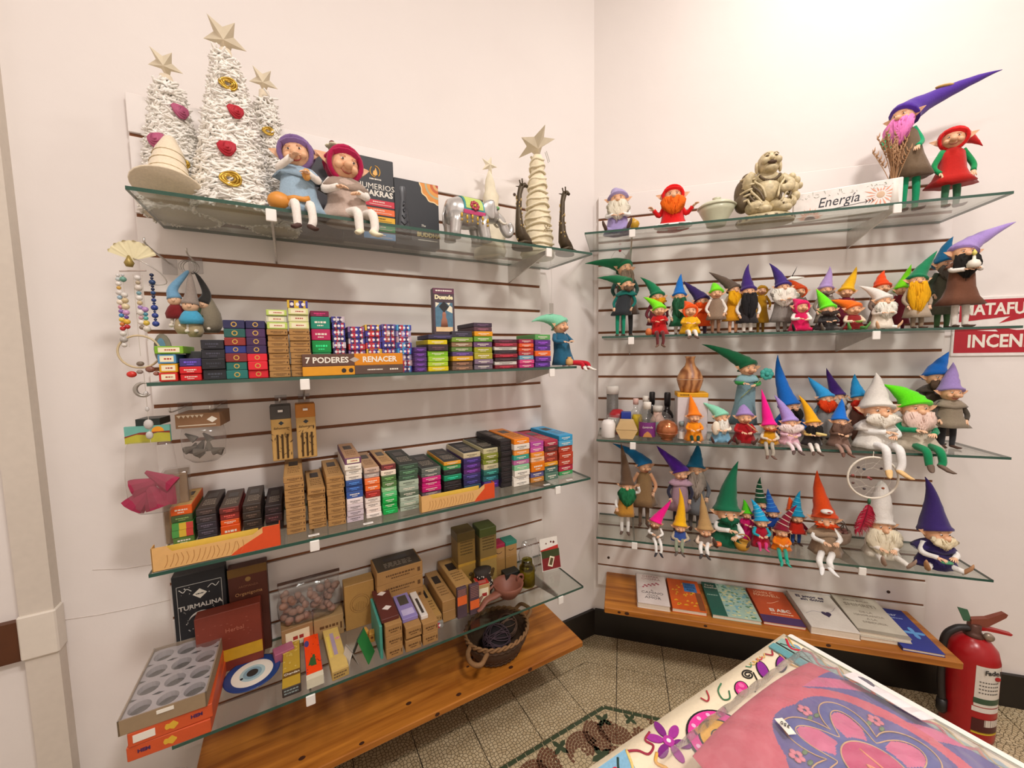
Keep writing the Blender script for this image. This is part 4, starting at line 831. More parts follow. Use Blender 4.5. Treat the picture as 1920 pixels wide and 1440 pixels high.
st('all black long stack','S3',0.609,0.563,0.211,0.200,[(0.0182, '1e191b txt'), (0.0183, '1e191b txt'), (0.0183, '1e191b txt'), (0.0184, '1e191b txt'), (0.0184, '1e191b txt'), (0.0184, '1e191b txt'), (0.0185, '1e191b txt'), (0.0185, '1e191b txt'), (0.0185, '1e191b txt')],'1e1c1e')
st('white and orange striped stack','S3',0.566,0.501,0.225,0.200,[(0.0188, 'ef8a2c txt'), (0.0208, 'e8e0d4 txt'), (0.0189, 'ef9a4a txt'), (0.0171, '3a9a8a txt'), (0.0171, 'b86a9a txt'), (0.019, '8ac49a txt'), (0.021, 'f2ece0 txt'), (0.0172, 'f4eee4 txt'), (0.0191, 'f0eadf txt')],'d9843a')
st('pink and orange stack','S3',0.494,0.435,0.221,0.200,[(0.0194, 'b04a9a txt'), (0.0194, 'c45aa0 txt'), (0.0175, 'e8923a txt'), (0.0176, 'efc29a txt'), (0.0352, 'dd7a1f txt'), (0.0216, '5f5a8a txt'), (0.0177, 'c2813a txt')],'b04a7a')
st('brick red stack with grey-green base','S3',0.436,0.376,0.223,0.200,[(0.0198, 'a8324a txt'), (0.0198, '5a2c2c txt'), (0.0199, 'a8402c txt'), (0.0199, '8a3a2c txt'), (0.014, 'e09a2c txt'), (0.026, '4a6a62 txt'), (0.026, '5a7a6a txt')],'b0243f')
st('last long stack, blue on top','S3',0.361,0.293,0.206,0.200,[(0.0205, '3a9ac8 txt'), (0.0205, '5aa8cc txt'), (0.0247, 'b0402c txt'), (0.0248, 'b8442c txt'), (0.0248, 'b84030 txt'), (0.0228, 'b02c44 txt'), (0.0145, '3f9a5a txt')],'3f9fd0')
# ------------------------------------------------------------------ top left shelf
YARN = M('fbf4e8', .95, 'plain', amt=.05, scale=50, bump=.3); FELTW = M('e6d9c3', .9, 'felt'); STARM = M('d9c7a4', .85, 'plain', amt=.15, scale=40, bump=.3)
def yarn_mat():
    m, nt, b = _base('white_yarn'); N = nt.nodes.new; L = nt.links.new
    tc = N('ShaderNodeTexCoord'); ns = N('ShaderNodeTexNoise'); ns.inputs['Scale'].default_value = 60; L(tc.outputs['Object'], ns.inputs['Vector'])
    mx = N('ShaderNodeMix'); mx.data_type = 'RGBA'; mx.inputs['A'].default_value = hexc('fdf6ea')+(1,); mx.inputs['B'].default_value = hexc('fffdf8')+(1,); L(ns.outputs['Fac'], mx.inputs['Factor'])
    L(mx.outputs['Result'], b.inputs['Base Color']); b.inputs['Roughness'].default_value = 1.; b.inputs['Specular IOR Level'].default_value = 0.; return m
YARN = yarn_mat(); STARM = M('ece0c6', .85, 'plain', amt=.1, scale=40, bump=.3)
def star_poly(r0, r1, n=5, a0=PI/2):
    return [((r0 if i % 2 == 0 else r1)*math.cos(a0+PI*i/n), (r0 if i % 2 == 0 else r1)*math.sin(a0+PI*i/n)) for i in range(2*n)]
def puffy_star(r0, r1, th, M4):
    mb = MB(); pl = star_poly(r0, r1); n = len(pl)
    vs = [Vector((x, 0, z)) for x, z in pl]+[Vector((0, -th, 0)), Vector((0, th, 0))]
    fs = [((i+1) % n, i, n) for i in range(n)]+[(i, (i+1) % n, n+1) for i in range(n)]
    mb.add([M4 @ v for v in vs], fs); return mb
def rose(c, r_, nrm):
    mb = MB(); q = Vector(nrm).to_track_quat('Z', 'Y').to_matrix().to_4x4(); M4 = Matrix.Translation(c) @ q
    for k in range(4):
        s = 1-.22*k; n = 11; rings = []
        for rr_, zz in ((.35*s, 0), (.85*s, .12+.12*k), (1.0*s, .42+.12*k), (.86*s, .55+.1*k)):
            rings.append([M4 @ Vector((r_*rr_*math.cos(2*PI*i/n+k)*(1+.12*math.sin(3*2*PI*i/n+k*2)), r_*rr_*math.sin(2*PI*i/n+k)*(1+.12*math.sin(3*2*PI*i/n+k*2)), r_*zz*(1+.15*math.sin(2*2*PI*i/n+k)))) for i in range(n)])
        mb.loft(rings)
    return mb
def ring_ribbon(c, r_, nrm):
    mb = MB(); q = Vector(nrm).to_track_quat('Z', 'Y').to_matrix().to_4x4(); M4 = Matrix.Translation(c) @ q
    for k in range(3):
        pts = [M4 @ Vector((r_*(1-.25*k)*math.cos(a), r_*(.8-.2*k)*math.sin(a), .004+.15*r_*math.sin(2*a+k))) for a in [2*PI*i/14 for i in range(15)]]
        mb.tube(pts, r_*.14, 6, cap=False)
    return mb
def yarn_tree(label, d, out, h, rb, nst, seed, orn, lean=0.):
    t = thing('yarn_tree', label, 'ornament tree', 'L', d, out, 1.7308); rr = random.Random(seed)
    MB().lathe([(rb*.86, 0), (rb*.84, .01), (.012, h)], 20, M4=Matrix.Shear('XY', 4, (lean, 0)) if lean else None).part('cone', FELTW, t, True)
    mb = MB()
    for i in range(nst):
        u = rr.random(); z = h*(1-(1-u*.992)**.6); a = rr.random()*2*PI; rc = rb*.86*(1-z/h)+.012*z/h
        p = Vector((rc*math.cos(a)+lean*z, rc*math.sin(a), z+.006)); nn = Vector((math.cos(a), math.sin(a), .25)).normalized()
        L_ = rr.uniform(.016, .030)*(1.2-.4*z/h); tg = (Vector((-math.sin(a), math.cos(a), 0))*rr.uniform(-1.2, 1.2)+Vector((-.2*math.cos(a), -.2*math.sin(a), -1.))).normalized() if rr.random() < .75 else Vector((-math.sin(a), math.cos(a), rr.uniform(-.3, .6)))*rr.choice([-1, 1])
        p1 = p+nn*rr.uniform(.004, .010)+tg*L_*.45; p2 = p+nn*rr.uniform(.003, .011)+tg*L_
        if p2.z < .002: p2.z = .002
        mb.tube([p, p1, p2], [.0024, .0027, .0021], 5)
    f = mb.part('yarn_fringe', YARN, t, True); f['kind'] = 'stuff'
    M4 = Matrix.Translation((lean*h, -.004, h+.026)) @ Matrix.Rotation(.15, 4, 'Y') @ Matrix.Rotation(.9, 4, 'X') @ Matrix.Rotation(.5, 4, 'Y')
    puffy_star(.046 if h > .38 else .036, .021 if h > .38 else .016, .012, M4).part('star', STARM, t)
    for kind, x, z, r_ in orn:
        rc = rb*.86*(1-z/h)+.012*z/h; x0 = max(-.9, min(.9, x)); y = -math.sqrt(1-x0*x0)*(rc+.012); n_ = (x0, -math.sqrt(1-x0*x0), .15)
        c = Vector((x0*(rc+.012)+lean*z, y, z))
        if kind == 'gold': ring_ribbon(c, r_, n_).part('gold_ring', M('c9a545', .3, metal=.7), t, True)
        else: rose(c, r_, n_).part('rose', M({'red': 'b3152a', 'pink': 'b5567a'}[kind], .6), t, True)
    return t
yarn_tree('tallest white yarn tree with red roses and gold rings', 1.316, .172, .385, .092, 6800, 1, [('gold', .1, .285, .017), ('red', .28, .22, .017), ('red', -.05, .125, .019), ('gold', .0, .055, .02)])
yarn_tree('white yarn tree with pink roses at the left end of the shelf', 1.437, .088, .335, .084, 5200, 2, [('pink', .55, .24, .018), ('pink', -.35, .155, .019), ('pink', -.95, .06, .018), ('gold', .35, .11, .012)], -.03)
yarn_tree('slim white yarn tree half hidden at the right of the tallest', 1.236, .066, .372, .062, 3600, 3, [('gold', .05, .25, .013)], -.02)
# straw hat shaped felt cone
t = thing('felt_hat', 'cream wide-brimmed felt witch hat at the shelf end', 'hat', 'L', 1.436, .214, 1.7308)
HT_ = Matrix.Translation((0, 0, .026)) @ Matrix.Rotation(R(-21), 4, 'X')
mb = MB(); mb.lathe([(.064, .0), (.066, .003), (.060, .008), (.042, .014), (.040, .024), (.026, .10), (.012, .138), (.003, .146)], 24, M4=HT_); mb.part('crown_and_brim', FELTW, t, True)
for z, r_ in ((.035, .0385), (.06, .0342), (.085, .0295)): MB().tube([HT_ @ Vector((r_*math.cos(a), r_*math.sin(a), z)) for a in [2*PI*i/20 for i in range(21)]], .0009, 5, cap=False).part('seam', M('c8b48e', .9), t)
# boxes behind the dolls
pbox('black carton with a plum band behind the purple-hooded elf', 'L', 1.118, .06, 1.7306, .125, .238, .035, '26242c', 'none', name='display_box', cat='box')
t = pbox('tall black carton with a flame emblem and five coloured bands', 'L', .985, .10, 1.7306, .15, .245, .05, '23252a', 'none', name='display_box', cat='box')
y = -.0254
text(t, 'AHUMERIOS', .0235, (.012, y, .160), INKW); text(t, 'CHAKRAS', .0235, (.018, y, .140), INKW, bold=.0008)
mb = MB()
for a0 in (.35, PI+.35):
    pts = [(.02+.0145*math.cos(a0+q), y, .205+.0165*math.sin(a0+q)) for q in [(-1.2+2.4*i/8) + (0 if a0 < 1 else 0) for i in range(9)]]
    mb.tube(pts, .0014, 5)
mb.prism([(.013, .196), (.02, .192), (.027, .197), (.026, .205), (.022, .217), (.019, .208), (.015, .206)], y-.0005, y+.0002); mb.part('flame_emblem', M('e2a83a', .4), t)
mb = MB(); dashes(mb, .003, .037, .1825, .004, y, random.Random(8)); mb.part('small_print', INKW, t)
for i, (c, s) in enumerate((('d0213a', 'ROJO'), ('ef6a2c', 'NARANJA'), ('e9b21c', 'AMARILLO'), ('1f8a4a', 'VERDE'), ('6a9ac8', 'CELESTE'))):
    z1 = .122-.0245*i; MB().box(-.02, .0745, y-.0005, y+.0003, z1-.019, z1).part('colour_band', M(c, .5), t)
    mb = MB(); rr_ = random.Random(i); dashes(mb, .01, .045, z1-.006, .0035, y-.0006, rr_); dashes(mb, .0, .065, z1-.013, .002, y-.0006, rr_); mb.part('band_print', M('f3d8c8' if i != 2 else '6a4a1a', .6), t)
t = pbox('squat black carton with an orange mandala in its corner', 'L', .835, .09, 1.7306, .145, .205, .05, '22252b', 'none', name='display_box', cat='box')
for k, (r_, c) in enumerate(((.062, 'f0d8a8'), (.058, 'e0923a'), (.045, 'b9b08a'), (.038, 'e39a44'), (.027, 'c8622f'), (.018, 'e2b070'), (.009, 'b8402c'))):
    pl = [(.0715, .2035)]+[(.0715-r_*math.sin(a)*(1+(.04*math.cos(12*a) if k < 2 else 0)), .2035-r_*math.cos(a)*(1+(.04*math.cos(12*a) if k < 2 else 0))) for a in [PI/2*i/16 for i in range(17)]]
    pl = [(.0715+(x-.0715), z) for x, z in pl]; MB().prism(pl[::-1], y-.0004-.0002*k, y+.0002).part('mandala_ring', M(c, .5), t)
text(t, 'The', .010, (.018, y, .068), INKW, shear=.3); text(t, 'THE', .011, (.004, y, .055), INKW, align='LEFT'); text(t, 'BUDDHA', .019, (.036, y, .039), M('d9c58a', .5), bold=.0007); 
mb = MB(); rr_ = random.Random(5); dashes(mb, .0, .065, .022, .003, y-.0002, rr_); mb.part('small_print', INKW, t)
mb = MB()   # seated cone figure printed in relief at the left
mb.lathe([(.026, 0), (.024, .03), (.017, .08), (.012, .12), (.014, .14), (.011, .16), (.003, .172)], 14, (-.045, y+.003, .02), .35); 
for k in range(6): mb.tube([(-.062+.004*k, y-.002, .03+.02*k), (-.045, y-.007, .022+.02*k), (-.028-.003*k, y-.002, .034+.02*k)], .003, 5)
mb.part('printed_figure', M('3f4146', .35), t, True)
# felt flower on a pick
t = thing('flower_pick', 'white felt flower on a dark stem with a ladybird, behind the crimson hood', 'ornament', 'L', 1.072, .13, 1.7308)
MB().tube([(0, 0, 0), (.001, 0, .13), (-.002, 0, .232)], .0022, 6).part('stem', M('2a2a2a', .6), t)
mb = MB()
for k in range(6): mb.ell((.017*math.cos(k*PI/3)-.002, .017*math.sin(k*PI/3), .236), (.013, .013, .004), 8, 5)
mb.part('petals', M('f1eccc', .8), t, True); MB().ell((0, -.002, .241), (.012, .012, .004), 8, 5).part('flower_centre', M('d8d84a', .8), t, True)
MB().ell((-.012, .003, .248), (.008, .007, .006), 8, 6).part('ladybird', M('6a1a14', .4), t, True)
# elephant
SILV = M('c9c7c4', .28, metal=.55, amt=.08)
def elephant(d, out, z):
    t = thing('elephant_figurine', 'silver elephant figurine with a jewelled saddle blanket, trunk raised', 'figurine', 'L', d, out, z, .08)
    mb = MB(); rings = []
    for x, zc, ry, rz_ in ((-.078, .085, .012, .016), (-.07, .085, .033, .036), (-.045, .088, .042, .045), (-.01, .086, .045, .047), (.025, .088, .042, .044), (.05, .095, .036, .038), (.075, .105, .030, .034), (.095, .104, .026, .030), (.108, .097, .016, .02)):
        rings.append([(x, ry*math.cos(2*PI*k/16), zc+rz_*math.sin(2*PI*k/16)) for k in range(16)])
    mb.loft(rings)
    for x, s, f_ in ((-.052, 1, 0), (-.052, -1, -.008), (.035, 1, .01), (.035, -1, .016)):
        mb.tube([(x, s*.024, .075), (x+f_*.4, s*.026, .045), (x+f_*.8, s*.026, .02), (x+f_, s*.026, .002)], [.024, .019, .017, .019], 10)
    mb.tube(smoothpath([(.102, 0, .1), (.122, -.003, .085), (.132, -.006, .06), (.142, -.008, .045), (.155, -.01, .05), (.158, -.01, .068), (.15, -.01, .082)], 4), [.017-.0004*i for i in range(25)], 10)
    mb.tube([(-.078, 0, .095), (-.088, -.004, .07), (-.085, -.004, .04)], [.004, .003, .004], 6)
    mb.part('body', SILV, t, True)
    for s in (-1, 1):
        mb = MB(); rings = []
        for q, sc in ((0, .25), (.004, .85), (.006, 1), (.009, .8), (.011, .2)):
            rings.append([(.062+sc*(.024*math.cos(a)-.008*math.cos(2*a)), s*(.03+q), .105+sc*.030*math.sin(a)*(1.1 if math.sin(a) < 0 else 1)) for a in [2*PI*k/14 for k in range(14)]])
        mb.loft(rings); mb.part('ear', SILV, t, True)
        MB().tube(smoothpath([(.105, s*.016, .085), (.12, s*.02, .074), (.136, s*.019, .078)], 4), [.005, .005, .0045, .004, .004, .003, .003, .002, .001], 7).part('tusk', M('f2ead8', .3), t, True)
        MB().ell((.096, s*.024, .112), .003, 6, 5).part('eye', M('1a1a1a', .2), t, True)
    def arc(x0, x1, a0, a1, e, n=10):
        mb = MB(); rings = []
        for i in range(n+1):
            a = a0+(a1-a0)*i/n
            rings.append([(x, -(.0445+k)*math.cos(a), .087+(.0465+k)*math.sin(a)) for x, k in ((x0, e), (x1, e), (x1, e-.004), (x0, e-.004))])
        mb.loft(rings); return mb
    bl = arc(-.035, .035, -.1, PI+.1, .0025, 16).part('saddle_blanket', M('2f8f96', .5), t)
    arc(-.030, .030, .05, PI-.05, .0035, 16).part('blanket_field', M('b9cf6a', .5), bl)
    mb = MB(); F = Matrix.Translation((0, -.0475, .1)) @ Matrix.Rotation(-.25, 4, 'X')
    for k in range(8): mb.ell((.011*math.cos(k*PI/4), 0, .011*math.sin(k*PI/4)), (.006, .002, .006), 7, 5, F)
    mb.part('jewel_flower', M('a8283c', .35), bl, True)
    MB().ell((0, -.049, .1), .004, 7, 5).part('jewel', M('e0c04a', .3), bl, True)
    arc(-.037, .037, -.28, -.05, .0035, 3).part('pink_border', M('c8487a', .4), bl)
    mb = MB()
    for k in range(6):
        x = -.045+.018*k; mb.ell((x, -.047, .066-.004*(k % 2)), (.004, .003, .008), 7, 5); mb.ell((x, -.047, .052-.004*(k % 2)), (.003, .003, .004), 6, 5)
    mb.part('gold_tassel', M('c9a23c', .3, metal=.5), t, True)
    mb = MB(); mb.ell((.104, -.012, .122), (.008, .006, .006), 7, 5); mb.part('forehead_jewel', M('5fa05a', .3), t, True)
elephant(.705, .2, 1.7308)
# gauze tree, twine tree and giraffes
t = thing('gauze_tree', 'thin cream gauze tree behind the elephant trunk', 'ornament tree', 'L', .56, .07, 1.7308)
mb = MB(); rr = random.Random(9); rings = []
for i in range(14):
    z = .3*i/13; r_ = (.05*(1-i/13)**.8+.006)*(1+.12*math.sin(i*2.3)); rings.append([(r_*math.cos(2*PI*k/14)*(1+.15*math.sin(3*2*PI*k/14+i)), r_*math.sin(2*PI*k/14)*(1+.15*math.sin(3*2*PI*k/14+i)), z+.006*math.sin(2*2*PI*k/14+i)) for k in range(14)])
mb.loft(rings); mb.part('gauze_body', M('ece2c8', .95, 'plain', amt=.15, scale=30, bump=.5), t, True)
puffy_star(.034, .014, .01, Matrix.Translation((-.004, -.004, .318)) @ Matrix.Rotation(.3, 4, 'Y')).part('star', STARM, t)
t = thing('twine_tree', 'cream twine-wrapped tree with a large tilted star on top', 'ornament tree', 'L', .388, .12, 1.7308)
TW = M('efe3c4', .95, 'plain', amt=.12, scale=70, bump=.4); mb = MB(); rings = []
for i in range(20):
    z = .37*i/19; r_ = .062-.042*(i/19)**.9+.004*math.sin(i*1.9); rings.append([(r_*math.cos(2*PI*k/18)*(1+.05*math.sin(4*2*PI*k/18+i*1.3)), r_*math.sin(2*PI*k/18)*(1+.05*math.sin(4*2*PI*k/18+i*1.3)), z) for k in range(18)])
mb.loft(rings); mb.part('trunk_cone', TW, t, True)
mb = MB(); mb.tube([((.062-.042*(i/230)**.9+.003)*math.cos(i*.42), (.062-.042*(i/230)**.9+.003)*math.sin(i*.42), .006+.36*i/230+.004*math.sin(i*1.1)) for i in range(231)], .0042, 5); mb.part('twine', TW, t, True)
puffy_star(.078, .036, .022, Matrix.Translation((-.012, -.01, .405)) @ Matrix.Rotation(-.2, 4, 'Y') @ Matrix.Rotation(1.15, 4, 'X')).part('star', STARM, t)
mb = MB()
for k in range(5): a = k*1.25; mb.tube([(.0, -.055, .095), (.014*math.cos(a), -.06, .095+.014*math.sin(a))], .0012, 5)
mb.part('twig_knot', M('8d7a55', .8), t)
mb = MB(); mb.tube([(.022, -.02, .38), (.036, -.02, .345)], .001, 5); mb.tube([(.028, -.02, .385), (.042, -.02, .35)], .001, 5); mb.part('wire_end', M('9a948a', .5), t)
BRZ = M('4a3d2a', .45, metal=.35, amt=.5, scale=90)
def giraffe(label, d, out, hh, rz):
    t = thing('giraffe_figurine', label, 'figurine', 'L', d, out, 1.7308, rz)
    mb = MB(); mb.lathe([(.040, 0), (.042, .006), (.034, .012), (.01, .016)], 16, sy=.7); mb.part('base', BRZ, t, True)
    mb = MB(); rings = []
    for x, z, r_ in ((.035, .016, .007), (.026, .024, .017), (.008, .034, .022), (-.006, .052, .020), (-.012, .08, .014), (-.014, .12, .010), (-.010, hh-.045, .0085), (-.003, hh-.022, .0095), (.002, hh-.010, .008)):
        rings.append((x, z, r_))
    mb.tube([(x, 0, z) for x, z, r_ in rings], [r_ for x, z, r_ in rings], 10)
    mb.tube([(.0, 0, hh-.018), (.014, 0, hh-.008), (.026, 0, hh-.012)], [.008, .0075, .005], 8)
    for s in (-1, 1):
        mb.tube([(.0, s*.005, hh-.01), (-.003, s*.007, hh+.006)], [.002, .0028], 6); mb.tube([(-.002, s*.006, hh-.016), (-.01, s*.018, hh-.012)], [.003, .001], 6)
        mb.tube([(.018, s*.016, .022), (-.01, s*.022, .02), (-.03, s*.016, .014)], [.009, .006, .004], 7); mb.tube([(.03, s*.012, .02), (.042, s*.02, .016)], [.007, .004], 6)
    mb.part('body', BRZ, t, True)
    mb = MB(); rr_ = random.Random(hh)
    for k in range(34):
        z = rr_.uniform(.03, hh-.04); a = rr_.uniform(0, 2*PI); r_ = .0205 if z < .05 else (.016 if z < .08 else .0115 if z < .12 else .009); x = .0 if z < .05 else -.012
        mb.ell((x+r_*math.cos(a)*.95, r_*math.sin(a)*.95, z), (.0028, .0028, .004), 5, 4)
    mb.part('spots', M('b59a62', .4, metal=.3), t, True)
giraffe('bronze giraffe figurine left of the twine tree', .508, .205, .225, .15)
giraffe('bronze giraffe figurine at the right end, right of the twine tree', .328, .205, .232, .2)
# ------------------------------------------------------------------ eye-level shelf extras
pbox('lime green box lying on top of the small leftmost stack', 'L', 1.455, .235, SH['S2'][4]+.0625, .05, .017, .12, '7fae35', 'lab')
pbox('dark grey box lying behind the low red stack', 'L', 1.415, .16, SH['S2'][4]+.0005, .05, .068, .10, '4a4a48', 'none')
pbox('dark purple box laid under the upright slate box', 'L', .815, .235, SH['S2'][4]+.0975, .085, .013, .12, '35304a', 'txt')
t = pbox('upright slate box with a diamond and a small figure picture', 'L', .797, .215, SH['S2'][4]+.1112, .066, .142, .035, '4f4048', 'none', -.12, name='display_box')
y = -.0178
MB().box(-.0325, .0325, y-.0004, y+.0004, .125, .141).part('plum_band', M('6a3850', .5), t); mb = MB(); dashes(mb, -.025, .025, .134, .004, y-.0005, random.Random(2)); mb.part('band_print', INKW, t)
text(t, 'Duende', .0175, (0, y-.0002, .114), M('efe6bc', .5), bold=.0009)
MB().box(-.027, .027, y-.0004, y+.0004, .024, .098).part('picture', M('4f7890', .5, amt=.35, scale=120), t)
MB().prism([(-.016, .086), (0, .102), (.016, .086), (0, .068)], y-.0009, y).part('dark_diamond', M('23262a', .4), t)
mb = MB(); mb.prism([(-.026, .083), (-.014, .096), (-.026, .099)], y-.0008, y); mb.prism([(.008, .074), (.026, .066), (.026, .084), (.018, .09)], y-.0008, y); mb.prism([(.008, .097), (.016, .09), (.02, .098)], y-.0008, y); mb.part('pale_shape', M('ece4cc', .5), t)
MB().lathe([(.012, 0), (.010, .02), (.006, .03), (.007, .038), (.003, .05)], 10, (0, y, .024), .15).part('printed_figure', M('a06a54', .6), t, True)
MB().box(-.026, .026, y-.0008, y, .010, .024).part('title_strip', M('e9c89a', .5), t)
# ------------------------------------------------------------------ front trays on the long incense shelf
def tray(label, d, out, z, w_, h, dp, orange_r):
    t = thing('cardboard_tray', label, 'tray', 'L', d, out, z+.0006)
    mb = MB(); k = .035
    # sloping front, low yellow back lip, orange end cheek
    mb.add([(-w_/2, -dp/2, 0), (w_/2, -dp/2, 0), (w_/2, -dp/2-.0, h), (w_/2-k, -dp/2, h), (w_/2-k*1.6, -dp/2, h*.78), (-w_/2+k, -dp/2, h*.78), (-w_/2+k*.7, -dp/2, h), (-w_/2, -dp/2, h)] , [(0, 1, 2, 3, 4, 5, 6, 7)])
    f = MB(); f.prism([(-w_/2, 0), (w_/2, 0), (w_/2, h), (w_/2-k, h), (w_/2-k*1.6, h*.74), (-w_/2+k, h*.74), (-w_/2+k*.7, h), (-w_/2, h)], -dp/2, -dp/2+.0015)
    f.part('front_panel', M('dcae72', .7, 'card'), t)
    MB().box(-w_/2, w_/2, -dp/2, dp/2, 0, .0012).part('floor_panel', M('c89a5c', .7, 'card'), t)
    MB().box(-w_/2+.004, w_/2-k*1.3, dp/2-.0015, dp/2, 0, h*.84).part('back_panel', M('ecc95e', .6, 'card'), t)
    for s in (-1, 1): MB().box(s*w_/2-.0008, s*w_/2+.0008, -dp/2, dp/2, 0, h).part('end_panel', M('c9542c' if s > 0 else 'c89a5c', .7, 'card'), t)
    n = 14; pl = [(w_/2, 0)]+[(w_/2, h), (w_/2-k, h)]+[(w_/2-k-(orange_r-k)*math.sin(PI/2*i/n), h*.74*(1-i/n)**1.4) for i in range(n+1)]
    MB().prism(pl[::-1], -dp/2-.0006, -dp/2+.0002).part('orange_corner', M('d6502a', .55, 'card'), t)
    mb = MB(); rr = random.Random(label)
    for i in range(16):
        x = -w_/2+.02+(w_*.62)*i/16; mb.tube(smoothpath([(x, -dp/2-.0004, h*.1), (x+.006, -dp/2-.0004, h*.35), (x+.002+.008*rr.random(), -dp/2-.0004, h*.62)], 3), .0005, 4)
    mb.part('line_drawing', M('b98549', .7), t)
tray('long kraft and orange cardboard tray at the left end of the shelf front', 1.385, .266, SH['S3'][4], .24, .054, .024, .10)
tray('shorter kraft and orange cardboard tray in front of the grey stacks', .787, .262, SH['S3'][4], .24, .05, .022, .07)
FILM = glass_mat('clear_film', (.97, .96, .95), rough=.12, haze=.05)
BAGF = glass_mat('clear_bag_film', (.95, .94, .93), rough=.15, haze=.05)
# ------------------------------------------------------------------ hooks and hanging goods at the left edge
def hook(d, z, L_, label):
    t = thing('slatwall_hook', label, 'hook', 'L', d, 0, z)
    MB().bbox(-.016, .016, -.003, -.0003, -.03, .012, .001).part('back_plate', glass_mat('clear_acrylic', (.9, .9, .9), rough=.05), t)
    MB().tube(smoothpath([(0, -.003, 0), (0, -L_*.6, 0), (0, -L_, .003), (0, -L_-.006, .014)], 4), .0022, 7).part('prong', STEEL, t, True)
hook(1.487, 1.632, .2, 'steel hook carrying the beaded fan mobile'); hook(1.432, 1.640, .10, 'steel hook carrying the gnome key rings')
hook(1.480, 1.246, .15, 'steel hook carrying the sunset-header bags'); hook(1.400, 1.246, .16, 'steel hook carrying the cone bags')
hook(1.252, 1.250, .11, 'steel hook carrying the left bamboo pack'); hook(1.19, 1.250, .11, 'steel hook carrying the right bamboo pack')
# fan mobile with bead strands, hoop and stones
t = thing('bead_mobile', 'hanging mobile of a cream fan, bead strands, wire hoop and charms', 'mobile', 'L', 1.508, .205, 1.60)
mb = MB(); n = 12
for i in range(n):
    a0 = R(20+140*i/n); a1 = R(20+140*(i+1)/n); r_ = .042; yy = -.003 if i % 2 else .001
    mb.add([(0, 0, -.005), (r_*math.cos(a0), -.002, r_*math.sin(a0)-.005), (r_*math.cos((a0+a1)/2)*1.02, yy-.004, r_*math.sin((a0+a1)/2)*1.02-.005), (r_*math.cos(a1), -.002, r_*math.sin(a1)-.005)], [(0, 1, 2, 3)])
fan = mb.part('fan', M('e6dcb4', .7), t); mb.add([(x, y_+.0012, z) for x, y_, z in mb.v], [])
MB().lathe([(.006, -.012), (.009, -.004), (.005, .004), (.002, .012)], 10, (-.006, -.006, -.008)).part('fan_pendant', M('a08a4a', .4, metal=.4), fan, True)
MB().tube([(-.025, 0, -.03), (.02, 0, -.025)], .0016, 6).part('spreader_bar', M('b9a9a0', .4), t)
MB().tube(smoothpath([(.0, 0, .0), (.02, -.01, -.01), (.045, 0, -.03), (.05, .01, -.05), (.02, .01, -.055)], 4), .0012, 5).part('wire', STEEL, t, True)
def strand(x, z0, beads, name='bead_strand'):
    s = MB().tube([(x, 0, z0), (x, 0, z0-sum(b[1] for b in beads))], .0006, 5).part(name, M('c9c0b4', .5), t); z = z0
    for c, r_ in beads:
        if r_ > .016: z -= r_; continue
        MB().ell((x, 0, z-r_/2), (r_*.52, r_*.52, r_*.5), 8, 6).part('bead', M(c, .25, amt=.1), s, True); z -= r_
strand(.028, -.03, [('1f2a4a', .008), ('1f2a4a', .006), ('26406a', .012), ('1f2a4a', .006), ('1f2a4a', .007), ('2a4a7a', .009), ('1f2a4a', .007), ('2a3f7a', .009), ('20305f', .006), ('2a3f8a', .013), ('20305f', .005), ('2a3f8a', .012), ('20305f', .006), ('2c3f8a', .013)])
strand(-.02, -.035, [('c9c9c9', .006), ('6a9a8a', .012), ('b4b0ac', .022), ('d9d4cc', .012), ('c8b48a', .012), ('d9c9a4', .014), ('c99ac4', .012), ('6a4a9a', .008), ('e0b03a', .012), ('b8242a', .010), ('d8ccb8', .02), ('cfc4b4', .02)])
strand(.012, -.035, [('c9c9c9', .05), ('e0d4c8', .02), ('b48ac0', .012), ('4a8aa0', .009), ('5fb0a8', .009), ('d8b84a', .012), ('d9d0c4', .014), ('b0a494', .02)])
strand(-.003, -.035, [('c8bcb0', .08), ('d0c4b8', .06), ('cfc4b8', .04)])
strand(-.028, -.036, [('d9d4d0', .007), ('b9c4c4', .009), ('e2dcd4', .010), ('c9a04a', .008), ('d8d2cc', .012), ('9ab4c4', .009), ('e6d8c4', .012), ('c88aa0', .009), ('8a6ab0', .009), ('4a8ac0', .009), ('e0c24a', .010), ('d07a3a', .009), ('b8242a', .010), ('d9d4cc', .012), ('b0aaa4', .014), ('d9d4cc', .010)])
strand(.004, -.036, [('e0dad4', .012), ('b4a48a', .009), ('d9cfc4', .014), ('7aa0a8', .009), ('e2dcd4', .012), ('c9b48a', .010), ('a08ac0', .009), ('d9d4cc', .014), ('c8a0a8', .009), ('e2dcd4', .012), ('8a7a6a', .010)])
MB().tube([(-.004+.036*math.cos(a), 0, -.205+.036*math.sin(a)) for a in [2*PI*i/28 for i in range(29)]], .0022, 6, cap=False).part('hoop', M('cbb893', .6), t, True)
mb = MB(); mb.prism([(.035+.022*math.cos(a)*.7, -.20+.036*math.sin(a)) for a in [2*PI*i/18 for i in range(18)]], .004, .012); mb.part('agate_slice', M('7a7668', .35, amt=.4, scale=70), t)
mb = MB(); mb.prism([(.033+.012*math.cos(a)*.7, -.20+.026*math.sin(a)) for a in [2*PI*i/14 for i in range(14)]], .0032, .0042); mb.part('agate_centre', M('5f8aa4', .3, amt=.3, scale=90), t)
